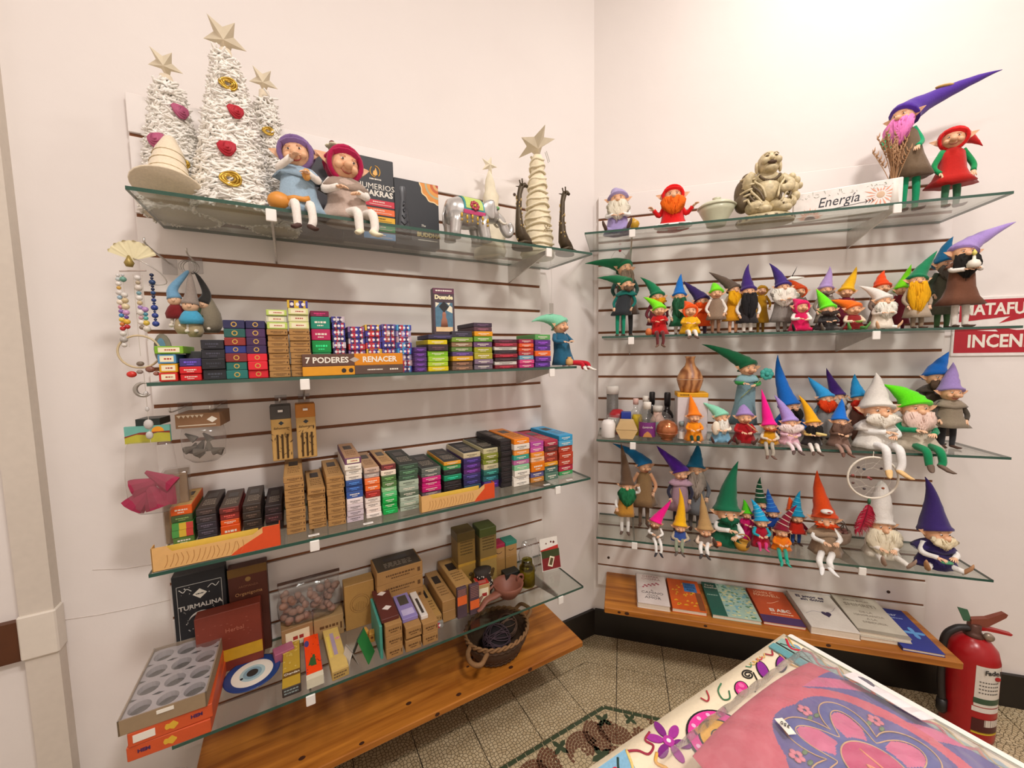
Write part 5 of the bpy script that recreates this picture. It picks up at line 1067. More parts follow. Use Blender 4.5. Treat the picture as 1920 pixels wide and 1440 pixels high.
for x, z, c, r_ in ((-.02, -.255, 'd0342a', .009), (.012, -.245, '8a5a4a', .009), (.022, -.255, 'a06a5a', .006), (-.006, -.25, '9a8a80', .006), (-.004, -.232, '7a6a5a', .007)): MB().ell((x, -.002, z), (r_, r_*.6, r_*.8), 8, 6).part('charm', M(c, .35), t, True)
MB().tube([(-.002+.015*math.cos(a), 0, -.29+.015*math.sin(a)) for a in [R(60+250*i/16) for i in range(17)]], [.001+.0035*math.sin(PI*i/16) for i in range(17)], 6).part('moon_charm', M('a9a49c', .3, metal=.6), t, True)
MB().tube([(0, 0, -.25), (.001, 0, -.42)], .0005, 4).part('thread', M('c9c0b4', .5), t)
for z, r_ in ((-.30, .005), (-.335, .004), (-.37, .009), (-.395, .007)): MB().ell((0, 0, z), (r_, r_*.6, r_*1.3), 8, 6).part('crystal', M('c4c0bc', .1, amt=.2), t, True)
# key-ring gnomes
t = thing('keyring_bunch', 'bunch of gnome key rings with blue and grey pouches on a steel ring', 'key rings', 'L', 1.432, .095, 1.60)
mb = MB()
for k in range(3): mb.tube([(.016*math.cos(a)+.004*k-.004, .004*k, .016*math.sin(a)+.01) for a in [2*PI*i/18 for i in range(19)]], .0012, 5, cap=False)
mb.part('rings', M('a8a4a0', .25, metal=.8), t, True)
def keyg(x, y_, z, hat, cl, r_, tip):
    p = MB().tube(smoothpath([(x, y_, z+.004), (x+tip*.4, y_+.003, z+.03), (tip*.9, y_+.004, z+.07), (tip*.4, 0, -z*0+.0)], 4), [r_*1.1*(1-.085*i) for i in range(13)][:13], 9).part('pouch_hat', M(hat, kind='felt'), t, True)
    hb = MB(); hb.ell((x, y_-.002, z), (r_, r_*.85, r_*.9), 10, 8); hb.ell((x, y_-r_*.9, z-.001), r_*.28, 7, 5); hb.mat(1)
    for s in (-1, 1): hb.ell((x+s*r_*.35, y_-r_*.82, z+r_*.2), r_*.1, 6, 4)
    hb.part('gnome_head', [SKIN2, EYEB], p, True)
    mb = MB(); mb.lathe([(r_*1.35, -.044), (r_*1.5, -.032), (r_*1.1, -.018), (r_*.5, -.006)], 12, (x, y_, z), .7); mb.part('gnome_dress', M(cl, kind='felt'), p, True)
    mb = MB()
    for s in (-1, 1): mb.tube([(x+s*.007, y_, z-.042), (x+s*.008, y_-.004, z-.058)], .0035, 6); mb.ell((x+s*.009, y_-.008, z-.062), (.005, .009, .005), 8, 5)
    mb.part('gnome_feet', M('efe6d8', .6), p, True)
keyg(-.030, -.014, -.078, '7fa6c4', '7a2a2c', .014, -.004); keyg(.002, -.026, -.092, '9a8f88', '5fa6c8', .017, .006); keyg(.024, .0, -.084, '2f2d2c', '3f5a3a', .013, .02)
mb = MB(); mb.lathe([(.02, 0), (.03, .02), (.026, .05), (.014, .08), (.004, .1)], 12, (.032, .012, -.155)); mb.part('pouch', M('8d8474', kind='felt'), t, True)
mb = MB(); mb.lathe([(.012, 0), (.019, .014), (.015, .034), (.006, .05)], 12, (-.018, -.012, -.16)); mb.part('pouch', M('b5a689', kind='felt'), t, True)
mb = MB(); mb.lathe([(.012, 0), (.019, .014), (.015, .034), (.006, .05)], 12, (.006, -.018, -.168)); mb.part('pouch', M('b5a689', kind='felt'), t, True)
# bags hanging under the fan
t = thing('incense_bag', 'clear bag of crimson cones under a sunset-landscape header card', 'bag', 'L', 1.52, .165, 1.0, -.18)
MB().box(-.043, .043, -.003, .003, .182, .222).part('header_card', M('6fb3a6', .5), t); hc_ = t
mb = MB(); mb.prism([(-.043, .182), (.043, .182), (.043, .203), (.02, .205), (-.0, .200), (-.02, .203), (-.043, .196)], -.0036, -.0029); mb.part('hill_print', M('b9b43a', .5), t)
mb = MB(); mb.prism([(-.043, .196), (-.02, .203), (0, .2005), (.02, .206), (.043, .203), (.043, .208), (.02, .2075), (-.015, .207), (-.043, .199)], -.0039, -.0029); mb.part('red_hill', M('8a3326', .5), t)
MB().prism([(.02+.012*math.cos(a), .2075+.012*math.sin(a)) for a in [PI*i/10 for i in range(11)]], -.0038, -.0029).part('sun_print', M('f0a024', .5), t)
MB().box(-.022, .024, .0, .05, .222, .238).part('dark_band', M('1f2a26', .4), t)
mb = MB(); mb.lathe([(.030, .012), (.050, .03), (.052, .1), (.046, .17), (.040, .185)], 18, sy=.35); mb.part('clear_bag', BAGF, t, True)
mb = MB(); rr = random.Random(4)
for (x, z, a, s) in ((-.024, .05, .7, 1), (.004, .05, -.3, 1.1), (.026, .06, .3, 1), (-.012, .082, 1.3, .9), (.02, .09, -.9, .9)):
    M4 = Matrix.Translation((x, rr.uniform(-.005, .005), z)) @ Matrix.Rotation(a, 4, 'Y'); mb.lathe([(.026*s, -.026), (.024*s, -.016), (.004, .042*s)], 9, sy=.5, M4=M4)
mb.part('crimson_cones', M('9c2447', .85, amt=.2), t)
t = thing('cone_bag', 'clear bag of grey dhoop cones under a brown patterned card', 'bag', 'L', 1.425, .15, 1.10, -.12)
MB().box(-.045, .045, -.012, .075, .107, .142).part('brown_card', M('8a6648', .6, 'card', amt=.2), t)
MB().prism([(.018, .126), (.029, .134), (.040, .126), (.029, .118)], -.0126, -.0119).part('white_diamond', INKW, t)
mb = MB(); rr = random.Random(8)
for k in range(6): x = -.042+.009*k; mb.prism([(x, .139), (x+.005, .132), (x+.009, .139)], -.0126, -.0119)
mb.box(-.040, .036, -.0126, -.0119, .112, .1145); mb.part('white_pattern', M('d9c8b0', .6), t)
mb = MB(); mb.lathe([(.026, .015), (.044, .03), (.048, .08), (.044, .108)], 16, (0, .02, 0), .7); mb.part('clear_bag', BAGF, t, True)
mb = MB()
for k in range(11): x = rr.uniform(-.03, .03); M4 = Matrix.Translation((x, .02+rr.uniform(-.015, .02), rr.uniform(.03, .08))) @ Matrix.Rotation(rr.uniform(-1.5, 1.5), 4, 'Y'); mb.lathe([(.010, -.012), (.009, -.006), (.002, .015)], 8, M4=M4)
mb.part('grey_cones', M('6a6258', .9), t)
t = thing('stick_bundle', 'tan cardboard stick pack leaning at the left end behind the crimson bag', 'incense pack', 'L', 1.492, .09, SH['S3'][4]+.0006, .1)
MB().bbox(-.026, .024, -.035, .035, 0, .175, .002).part('pack', M('8d7050', .6, 'card'), t); MB().box(-.016, .02, -.0358, -.034, .04, .09).part('paper_label', M('c09058', .7, 'card'), t)
mb = MB(); mb.bbox(-.028, .026, -.037, .037, -.0, .18, .002); mb.part('clear_sleeve', FILM, t)
for lab, d, top_, o_ in (('left bamboo-print pack with a grey cap hanging over the kraft stacks', 1.252, '4a4642', .105), ('right bamboo-print pack with an orange cap hanging over the kraft stacks', 1.190, 'c07a2c', .11)):
    t = thing('incense_pack', lab, 'incense pack', 'L', d, o_, 1.084, .0)
    MB().bbox(-.025, .025, 0, .045, 0, .128, .002).part('carton', M('c8a062', .7, 'card'), t)
    MB().bbox(-.0255, .0255, -.0008, .0455, .118, .158, .002).part('cap', M(top_, .5, 'card'), t)
    mb = MB(); rr = random.Random(lab)
    for k in range(3):
        x = -.012+.012*k; mb.tube([(x, -.0004, .006), (x+.001, -.0004, .075)], .0028, 5)
    for k in range(22):
        x = rr.uniform(-.022, .022); z = rr.uniform(.008, .085); a = rr.uniform(-1.2, 1.2); mb.prism([(x, z), (x+.006*math.sin(a)+.0012, z+.006*math.cos(a)), (x+.012*math.sin(a), z+.012*math.cos(a)), (x+.006*math.sin(a)-.0012, z+.006*math.cos(a))], -.0007, .0002)
    mb.part('bamboo_print', M('4a3416', .7), t)
    MB().prism([(-.007, .107), (0, .113), (.007, .107), (0, .101)], -.0007, .0002).part('diamond_emblem', M('23303a', .5), t)
    text(t, 'Sahumerio', .009, (0, -.0006, .093), M('4a3416', .7), shear=.2)
    MB().box(-.006, .006, -.012, -.0008, .14, .146).part('hang_tab', CLIP, t)
# ------------------------------------------------------------------ lowest glass shelf
Z4 = SH['S4'][4]+.0006
t = pbox('large black carton covered in white moon and star drawings', 'L', 1.474, .040, Z4, .118, .285, .034, '1d1e22', 'none', name='display_box', cat='box')
y = -.0174; W_ = M('d9d6cf', .6)
text(t, 'TURMALINA', .0175, (0, y, .19), W_, bold=.0003); MB().prism([(-.016, .224), (0, .238), (.016, .224), (0, .21)], y-.0004, y+.0004).part('diamond_label', M('e2dccf', .5), t)
mb = MB(); dashes(mb, -.009, .009, .224, .003, y-.0004, random.Random(8)); mb.part('small_print', M('2a2a2a', .5), t)
mb = MB()
for x0, x1, z0, z1 in ((-.05, -.0492, .01, .255), (.0492, .05, .01, .255), (-.05, .05, .2542, .255), (-.05, .05, .01, .0108)): mb.box(x0, x1, y-.0003, y+.0003, z0, z1)
mb.tube([(.03*math.cos(a), y, .145+.026*math.sin(a)) for a in [R(20+140*i/12) for i in range(13)]], [.0003+.003*math.sin(PI*i/12) for i in range(13)], 5)
rr = random.Random(12)
for k in range(3): mb.tube([(.008*(1+k*.5)*math.cos(a), y, .14+.008*math.sin(a*1)) for a in [2*PI*i/12 for i in range(13)]], .0005, 4)
for k in range(6): mb.prism([(-.03+.004*math.cos(a)*(1-.1*k), .02+.016*k+.004*(1-.1*k)*math.sin(a)) for a in [2*PI*i/10 for i in range(10)]], y-.0004, y+.0003)
for k in range(40): x = rr.choice([rr.uniform(-.045, -.02), rr.uniform(.02, .045)]); z = rr.uniform(.02, .25); s = rr.uniform(.0006, .0018); mb.prism([(x-s, z), (x, z+s), (x+s, z), (x, z-s)], y-.0004, y+.0003)
for s in (-1, 1): mb.tube(smoothpath([(s*.018, y, .236), (s*.028, y, .244), (s*.036, y, .236), (s*.044, y, .245)], 4), .0009, 5)
mb.part('moon_drawing', W_, t)
t = pbox('tall brown carton with an olive flap beside the black moon carton', 'L', 1.362, .042, Z4, .095, .27, .036, '4f2519', 'none', name='display_box', cat='box')
y = -.0184; text(t, 'Organigoma', .0135, (0, y, .19), M('b98a5a', .5)); text(t, 'AROMANZA', .0085, (0, y, .212), M('8a5a3f', .5)); MB().prism([(.007*math.cos(a), .232+.007*math.sin(a)) for a in [2*PI*i/12 for i in range(12)]], y-.0003, y+.0003).part('seal', M('8d6a3a', .5), t)
MB().box(-.0478, .0478, y-.0005, y+.0005, .245, .2702).part('olive_flap', M('6a4a1c', .5), t)
t = pbox('reddish-brown carton with a yellow band behind the evil-eye plate', 'L', 1.408, .085, Z4+.060, .15, .115, .04, '7d3627', 'none', name='display_box', cat='box')
text(t, 'Herbal', .016, (.012, -.0204, .058), M('b06a54', .6)); MB().box(-.06, .0752, -.0205, .0202, -.0592, 0).part('lower_half', M('7a2f22', .5, 'card'), t)
MB().box(-.04, .0745, -.0214, -.0204, -.03, .004).part('yellow_band', M('d0a01e', .5), t)
mb = MB(); rr = random.Random(6)
for k in range(14): x = rr.uniform(-.07, .07); z = rr.uniform(.01, .1); mb.ell((x, -.0203, z), (.003, .0004, .0016), 6, 4)
mb.part('leaf_print', M('8d4634', .6), t)
# stacked orange boxes with an open tray of holders
OR = M('cf5a35', .45, 'card')
for i, (z, lab) in enumerate(((0, 'lower orange carton under the open tray of round holders'), (.034, 'upper orange carton with a white sticker under the open tray'))):
    t = thing('orange_carton', lab, 'box', 'L', 1.498, .165, Z4+z, -.03+.04*i)
    MB().bbox(-.074, .074, -.115, .115, 0, .033, .0015).part('carton', OR, t)
    MB().prism([(.012*math.cos(a), .017+.008*math.sin(a)*(1+.3*math.cos(5*a))) for a in [2*PI*k/20 for k in range(20)]], -.1156, -.1148).part('gold_emblem', M('e0b23a', .4), t)
    text(t, 'HEM', .011, (.045 if i else -.045, -.1154, .018), M('4a2a5a', .5), bold=.0004)
    if i: MB().box(-.065, -.028, -.1162, -.1148, .009, .026).part('white_sticker', INKW, t)
t = thing('holder_tray', 'open grey tray of round cut-out holders wrapped in clear film', 'tray', 'L', 1.505, .162, Z4+.0685, -.02)
KR = M('9a8468', .8, 'card')
MB().box(-.075, .075, -.118, .118, 0, .002).part('tray_base', M('6f6a6a', .6), t)
for x0, x1, y0, y1 in ((-.077, -.074, -.12, .12), (.074, .077, -.12, .12), (-.077, .077, -.12, -.117), (-.077, .077, .117, .12)): MB().box(x0, x1, y0, y1, 0, .034).part('tray_side', KR, t)
mb = MB(); nx, ny = 3, 4; hr = .0205       # insert sheet with round holes
for i in range(nx):
    for j in range(ny):
        c = ((i-1)*.049, (j-1.5)*.058); n = 16; hx_, hy_ = .0245, .029; ring = []; sq = []
        for k in range(n):
            a = 2*PI*k/n; ring.append((c[0]+hr*math.cos(a), c[1]+hr*math.sin(a), .028)); m_ = max(abs(math.cos(a))/hx_, abs(math.sin(a))/hy_); sq.append((c[0]+math.cos(a)/m_, c[1]+math.sin(a)/m_, .028))
        low = [(x, y_, .012) for x, y_, z in ring]
        mb.loft([sq, ring, low], False, False)
mb.part('cutout_sheet', M('b9b2b6', .5, 'card', amt=.25, scale=120), t)
mb = MB()
for i in range(nx):
    for j in range(ny):
        if (i, j) != (0, 3): mb.lathe([(.002, .004), (.019, .004), (.0195, .016), (.016, .017), (.012, .008)], 14, ((i-1)*.049, (j-1.5)*.058, 0))
mb.part('round_holders', M('3f3630', .5), t, True)
MB().box(-.0775, .0775, -.1205, .1205, .0345, .0352).part('clear_film', FILM, t)
MB().box(-.012, .018, -.1216, -.1202, .022, .03).part('price_label', INKW, t)
# evil eye plate
t = thing('evil_eye_plate', 'round blue and white evil-eye plate lying on the glass', 'plate', 'L', 1.357, .135, Z4)
mb = MB(); mb.lathe([(.03, 0), (.045, .001), (.066, .006), (.067, .008), (.064, .0085), (.04, .005), (.001, .0045)], 40); mb.part('plate', M('24407a', .2, amt=.1), t, True)
for r_, c, z in ((.049, 'e9e2d4', .0064), (.030, 'a9c4c8', .0066), (.022, '7fa0b0', .0068), (.0135, '1c2430', .0072)):
    mb = MB(); mb.lathe([(r_, .0), (r_, z), (.0005, z)], 36); mb.part('eye_ring', M(c, .2, amt=.05), t, False)
MB().ell((-.024, -.012, .0072), (.004, .004, .001), 8, 5).part('dark_dot', M('1c2430', .2), t)
# three incense packets
def packet(label, d, of, w_, L_, h, top, side, rz, extra):
    t = thing('incense_packet', label, 'incense packet', 'L', d, of-L_/2, Z4, rz)
    MB().bbox(-w_/2, w_/2, -L_/2, L_/2, 0, h, .0015).part('carton', M(side, .5, 'card'), t)
    MB().box(-w_/2+.0008, w_/2-.0008, -L_/2+.002, L_/2-.002, h, h+.0008).part('top_print', M(top, .4, 'card', amt=.25), t); extra(t, h+.0009); return t
def e1(t, z):
    MB().flat([(-.02, -.075), (.02, -.075), (.022, -.055), (-.018, -.055)], z, z+.0006).part('name_plate', M('6a4a1c', .5), t); text(t, 'Chandan', .0105, (.001, -.065, z+.0008), INKW, 'top'); 
    mb = MB(); rr = random.Random(1)
    for k in range(24): mb.ell((rr.uniform(-.019, .019), rr.uniform(-.04, .08), z), (rr.uniform(.002, .005), rr.uniform(.002, .005), .0008), 6, 4)
    mb.part('gold_scroll', M('d8bb5a', .35, metal=.3), t, True)
    mb = MB(); rr = random.Random(5); dashes(mb, -.017, .017, .017, .004, -.1126, rr); dashes(mb, -.017, .015, .009, .004, -.1126, rr); mb.part('small_print', M('8d9a98', .5), t)
def e2(t, z):
    mb = MB(); mb.tube([(0, -.065, z), (.002, -.02, z)], [.008, .003], 6, sx=.15); mb.tube([(-.008, -.06, z), (-.004, -.03, z)], [.006, .002], 6, sx=.15); mb.part('leaf_print', M('2f5a2a', .5), t)
    MB().flat([(-.013+.006*math.cos(a), .035+.014*math.sin(a)) for a in [2*PI*k/14 for k in range(14)]], z, z+.0006).part('blue_badge', M('3f3a80', .5), t)
    mb = MB(); rr = random.Random(2)
    for k in range(12): mb.ell((rr.uniform(-.018, .018), rr.uniform(-.09, .1), z), (.0018, .0018, .0006), 6, 4)
    mb.tube(smoothpath([(.002, -.05, z), (.01, -.045, z), (.014, -.055, z), (.02, -.055, z)], 4), .0009, 4); mb.part('red_dots', M('8a1f14', .5), t, True)
    MB().box(-.0205, .0205, -.1135, -.0945, -.0, z+.0004).part('cream_end', M('d9d2ba', .6, 'card'), t)
def e3(t, z):
    MB().flat([(.002+.014*math.cos(a), .085+.011*math.sin(a)) for a in [2*PI*k/16 for k in range(16)]], z, z+.0005).part('dark_badge', M('2a1418', .5), t)
    MB().box(-.006, .004, -.05, .05, z, z+.0006).part('lilac_strip', M('a893a8', .5), t); MB().box(-.017, -.010, -.055, .04, z, z+.0006).part('yellow_strip', M('e2c75a', .5), t)
    mb = MB(); rr = random.Random(3)
    for k in range(5): mb.ell((.013+.004*math.cos(k*1.25), .02+.004*math.sin(k*1.25), z), (.003, .003, .0007), 6, 4)
    mb.part('pink_flower', M('d98aa0', .5), t, True); mb = MB(); rr = random.Random(6); dashes(mb, -.017, .016, .017, .004, -.1126, rr); dashes(mb, -.017, .012, .009, .004, -.1126, rr); mb.part('small_print', M('6a5238', .6), t)
packet('gold incense packet with a dark name plate, left of the orange one', 1.262, .265, .043, .225, .024, 'b8963a', '3a302c', 0, e1)
packet('bright orange incense packet between the two gold ones', 1.209, .265, .040, .225, .024, 'ef4a1c', '5f5a9a', .02, e2)
packet('pale gold incense packet with a lilac stripe', 1.152, .272, .043, .225, .026, 'd2b46c', 'b89a5c', .06, e3)
# bag of resin, cartons behind the packets
t = thing('resin_bag', 'clear plastic bag full of pinkish-brown resin lumps', 'bag', 'L', 1.205, .055, Z4+.07, 0)
rr = random.Random(21); mb = MB()
for k in range(60): mb.ell((rr.uniform(-.075, .075), rr.uniform(-.022, .022), rr.uniform(.012, .085)), (rr.uniform(.008, .014), rr.uniform(.008, .012), rr.uniform(.008, .013)), 7, 5)
f_ = mb.part('resin_lumps', M('9a7462', .6, amt=.4, scale=40), t, True); f_['kind'] = 'stuff'
mb = MB(); rings = []
for z, wx, wy in ((0, .07, .028), (.02, .088, .036), (.06, .09, .036), (.095, .082, .022), (.125, .086, .003)): rings.append([(wx*math.cos(a)*(1+.03*math.sin(5*a)), wy*math.sin(a), z+.004*math.sin(3*a)) for a in [2*PI*k/22 for k in range(22)]])
mb.loft(rings); mb.part('clear_bag', BAGF, t, True); MB().box(-.085, .086, -.002, .002, .122, .13).part('dark_seal', M('4a3128', .5), t)
pbox('tan leaf-print carton under the resin bag, left half', 'L', 1.246, .085, Z4, .084, .068, .06, 'a07f58', 'lab', .05, name='leaf_carton', cat='box'); pbox('tan leaf-print carton under the resin bag, right half', 'L', 1.158, .085, Z4, .084, .066, .06, 'a88a60', 'k', -.03, name='leaf_carton', cat='box')
t = pbox('flat dusty-pink packet in front of the leaf cartons', 'L', 1.282, .125, Z4, .05, .03, .035, 'a8607a', 'none', .2, name='pink_packet', cat='packet')
t = pbox('square kraft carton stamped with a large round seal', 'L', 1.066, .085, Z4, .09, .148, .05, 'b08850', 'none', .0, name='kraft_carton', cat='box')
mb = MB()
for r_ in (.030, .024): mb.tube([(r_*math.cos(a), -.0253, .08+r_*math.sin(a)) for a in [2*PI*k/24 for k in range(25)]], .0006, 4)
for k in range(9): mb.tube([(-.02+.005*k, -.0253, .06+.0), (-.02+.005*k, -.0253, .075+.012*math.sin(PI*k/8))], .0005, 4)
mb.part('round_stamp', M('8a6232', .7), t)
# amber blocks, folded cards
for i, (x, o_, a) in enumerate(((1.062, .145, .2), (1.045, .165, -.2))):
    t = thing('resin_sampler', ('left' if i == 0 else 'right')+' little amber block beside the kraft carton', 'sampler', 'L', x, o_, Z4, a)
    MB().bbox(-.008, .008, -.012, .012, 0, .028, .002).part('block', M('d9a048', .3, amt=.2), t); MB().ell((0, -.0125, .016), (.004, .001, .004), 8, 5).part('seal', M('8a4a1c', .5), t)
t = thing('folded_card', 'folded dark green card standing at the glass edge', 'card', 'L', 1.085, .225, Z4, -.5)
MB().prism([(-.03, 0), (-.028, 0), (.002, .075), (0, .077)], -.025, .025).part('card_panel', M('3f4a42', .5), t); MB().prism([(.03, 0), (.028, 0), (-.002, .075), (0, .077)], -.025, .025).part('card_panel', M('2f7a3a', .5), t)
t = thing('folded_card', 'folded white and grey card beside the pale gold packet', 'card', 'L', 1.118, .235, Z4, .3)
MB().prism([(-.018, 0), (-.016, 0), (.002, .05), (0, .052)], -.02, .02).part('card_panel', M('cfcac2', .5), t); MB().prism([(.018, 0), (.016, 0), (-.002, .05), (0, .052)], -.02, .02).part('card_panel', M('8d867c', .5), t)
# stacks in the middle
def kbox(label, d, of, z, w_, h, L_, rz=0., col='a47c4c', style='k', **k): return pbox(label, 'L', d, of, Z4+z, w_, h, L_, col, style, rz, name='kraft_box', cat='box', **k)
for i in range(4): kbox(('dark-topped' if i == 3 else 'kraft')+' wide carton, %s of the wide stack by the wall' % ('top' if i == 3 else ORD[i]+' from bottom'), .942, .115, .045*i, .15, .0445, .1, rz=.02*(i % 2), top='3f3426' if i == 3 else None, style='k')
mb = MB()
for (x, z, n_) in ((1.0, 0, 'bottom left'), (1.0, .034, 'middle left'), (1.0, .068, 'upper left'), (.945, 0, 'bottom centre'), (.943, .040, 'upper centre'), (.893, .0, 'bottom right'), (.892, .034, 'upper right')):
    kbox('kraft cone box, %s of the front pile' % n_, x, .272, z, .047, .0335 if z else .034, .15, rz=.0)
    kb = bpy.context.scene.collection.objects[-1]
t = kbox('maroon box with two white seals on the front pile', 1.005, .255, .1022, .05, .012, .16, col='5a2a24', style='none')
for yy in (.05, -.03): MB().flat([(-.014, yy), (0, yy+.012), (.014, yy), (0, yy-.012)], .0122, .0127).part('white_seal', M('e6d8d0', .5), t)
t = kbox('lilac box with a dark window on the front pile', .945, .245, .0742, .047, .012, .16, col='8f82b8', style='none')
MB().flat([(-.016, .068), (0, .078), (.016, .068), (0, .056)], .0122, .0127).part('white_seal', INKW, t); MB().box(-.014, .014, -.01, .04, .0122, .0128).part('dark_window', M('4a4640', .3), t); MB().box(-.018, .018, -.065, -.035, .0122, .0127).part('pale_strip', M('c0b4d8', .5), t)
t = kbox('turquoise edged box leaning behind the front pile', 1.034, .26, .0, .008, .1, .15, col='4f9a8a', style='none')
t = kbox('white slotted box lying beside the lilac one', .903, .25, .068, .022, .012, .15, col='dcd4cc', style='none'); MB().box(-.004, .004, -.06, .02, .0122, .0127).part('dark_slot', M('3a3330', .4), t)
kbox('flat kraft box with a small round seal behind the white slotted box', .862, .215, .02, .05, .02, .19, col='a88450', top='b08a52')
kbox('grey and orange printed box under the flat kraft box', .862, .222, .0, .054, .0195, .19, col='8d8a84', style='nag')
for i in range(2): kbox('long plain kraft box, %s of two, left of the tall long ones' % ('lower' if i == 0 else 'upper'), .808, .205, .036*i, .045, .0355, .195, col='a07a4c', style='none', top='a47e50' if i else None)
for i in range(2):
    t = kbox('%s long kraft box with a slot, beside the orange label' % ('lower' if i == 0 else 'upper'), .752, .2, .052*i, .058, .0515, .19, col='a8824e', style='none', top='ad8754' if i else None)
for i, (d, of) in enumerate(((.765, .214), (.722, .218))):
    t = pbox('%s upright violet-printed box with an orange patch' % ('left' if i == 0 else 'right'), 'L', d, of, Z4, .034, .104, .012, '4f3c46', 'none', 0, name='printed_box', cat='box')
    MB().box(-.0165, .0165, -.0068, -.0058, .02 if i else .045, .05 if i else .075).part('orange_patch', M('e0652c', .5), t); mb = MB(); rr = random.Random(i)
    for q in range(7): dashes(mb, -.014, .014, .098-.004*q if i == 0 else .098-.006*q, .0018, -.0062, rr)
    mb.part('small_print', M('b07a6a', .6), t)
t = pbox('small red-topped patterned box behind the clay bowl', 'L', .672, .19, Z4, .045, .075, .05, 'b99a6c', 'lab', -.1, name='patterned_box', cat='box', top='b0342c')
# tins and boxes by the wall
for lab, d, o_, h, c1, c2 in (('square olive tin with a seal, left of the pair by the wall', .702, .075, .235, '5a4a22', 'a07f42'), ('square green-topped tin, right of the pair by the wall', .615, .075, .23, '4a5426', 'a58a50')):
    t = thing('square_tin', lab, 'box', 'L', d, o_, Z4)
    for k, (z0, z1) in enumerate(((0, h*.5-.001), (h*.5, h))):
        MB().bbox(-.034, .034, -.034, .034, z0, z1, .002).part('tin_body', M(c2 if k == 0 else shade(c2, .8), .5, 'card'), t); 
    MB().bbox(-.0345, .0345, -.0345, .0345, h-.03, h+.003, .002).part('lid', M(c1, .45, 'card'), t)
    MB().box(-.034, .034, -.0346, -.0338, h*.5-.004, h*.5+.006).part('gold_line', M('b89038', .4), t)
    mb = MB(); rr = random.Random(lab)
    for q in range(5): dashes(mb, -.024, .024, h*.86-.011*q, .004, -.0344, rr)
    mb.part('lettering', M('4a3a18', .6), t); mb = MB()
    for q in range(6): mb.ell((rr.uniform(-.02, .02), -.0344, h*.12+rr.uniform(0, .06)), (.008, .0006, .008), 7, 5)
    mb.part('picture', M('5a4420', .6), t, True)
for lab, d, z, top_ in (('small kraft box with a crimson lid', .558, .085, 'a82a4a'), ('small kraft box with a teal lid', .505, .085, '3a8a78')):
    t = pbox(lab, 'L', d, .085, Z4+z, .05, .055, .05, 'b58e5c', 'none', name='small_box', cat='box')
    MB().bbox(-.0255, .0255, -.0255, .0255, .043, .0565, .001).part('lid', M(top_, .5, 'card'), t); mb = MB(); mb.tube([(.012*math.cos(a), -.0253, .03+.008*math.sin(a)) for a in [R(200+140*i/8) for i in range(9)]], .001, 4); mb.part('smile_print', M('3a2614', .6), t)
for lab, d in (('plain kraft cube under the crimson-lidded box', .558), ('plain kraft cube under the teal-lidded box', .505)): pbox(lab, 'L', d, .085, Z4, .051, .0845, .05, 'a8824e', 'none', name='small_box', cat='box')
t = pbox('small black tin open in front of the teal-lidded box', 'L', .535, .15, Z4, .06, .055, .04, '1f211f', 'none', name='black_tin', cat='tin'); MB().box(-.02, .02, -.0206, -.0198, .01, .045).part('dark_label', M('3a3a2a', .4), t)
# white speckled pouch
t = thing('speckled_pouch', 'dark pouch with white speckles behind the long kraft boxes', 'pouch', 'L', .655, .14, Z4); mb = MB(); mb.lathe([(.02, 0), (.036, .012), (.038, .04), (.028, .08), (.034, .1)], 14, sy=.7); mb.part('pouch', M('2f2620', .8), t, True)
mb = MB(); rr = random.Random(3)
for k in range(60): a = rr.uniform(0, 2*PI); z = rr.uniform(.01, .09); r_ = .037 if z < .045 else .037-.2*(z-.045); mb.ell((r_*math.cos(a), .7*r_*math.sin(a), z), .0022, 5, 4)
mb.part('speckles', M('d9cfc4', .6), t, True)
# clay burner, glass jar, crystal cone, card of sticks
CLAY = M('84503f', .55, amt=.15, scale=30)
t = thing('clay_burner', 'terracotta leaf-shaped incense bowl with a curled tail', 'incense holder', 'L', .59, .19, Z4)
mb = MB(); mb.lathe([(.018, 0), (.03, .004), (.05, .03), (.056, .05), (.053, .052), (.044, .035), (.02, .012), (.001, .009)], 24, (.012, 0, 0)); mb.part('bowl', CLAY, t, True)
mb = MB(); mb.tube(smoothpath([(-.03, -.01, .034), (-.055, -.015, .030), (-.085, -.02, .028), (-.11, -.03, .014), (-.125, -.035, .010)], 5), [.020-.0007*i for i in range(21)], 9, sx=.45); mb.part('tail', CLAY, t, True)
mb = MB(); mb.tube(smoothpath([(-.035, .015, .05), (-.06, .012, .04), (-.085, .006, .035), (-.11, -.01, .022)], 5), .005, 7); mb.part('vein_ridge', CLAY, t, True)
mb = MB(); mb.tube([(.07+.013*math.cos(a), .012, .045+.013*math.sin(a)) for a in [2*PI*k/14 for k in range(15)]], .0045, 7, cap=False); mb.part('ring_handle', CLAY, t, True)
t = thing('glass_jar', 'amber-green glass jar behind the clay bowl', 'jar', 'L', .482, .165, Z4); mb = MB(); mb.lathe([(.028, 0), (.03, .005), (.03, .07), (.02, .085), (.02, .1), (.018, .1), (.018, .085), (.027, .068)], 18); mb.part('jar', glass_mat('olive_glass', (.62, .58, .2), rough=.05), t, True)
mb = MB(); mb.lathe([(.027, .004), (.0275, .06), (.001, .06)], 16); mb.part('contents', M('8a7a2a', .6), t, True)
t = thing('plastic_pouch', 'crumpled clear plastic pouch by the card of red sticks', 'bag', 'L', .425, .09, Z4); mb = MB(); rings = []
for z, wx, wy in ((0, .03, .02), (.03, .042, .025), (.08, .045, .02), (.13, .035, .004)): rings.append([(wx*math.cos(a)*(1+.12*math.sin(4*a+z*40)), wy*math.sin(a), z) for a in [2*PI*k/18 for k in range(18)]])
mb.loft(rings); mb.part('crumpled_film', BAGF, t, True)
mb = MB()
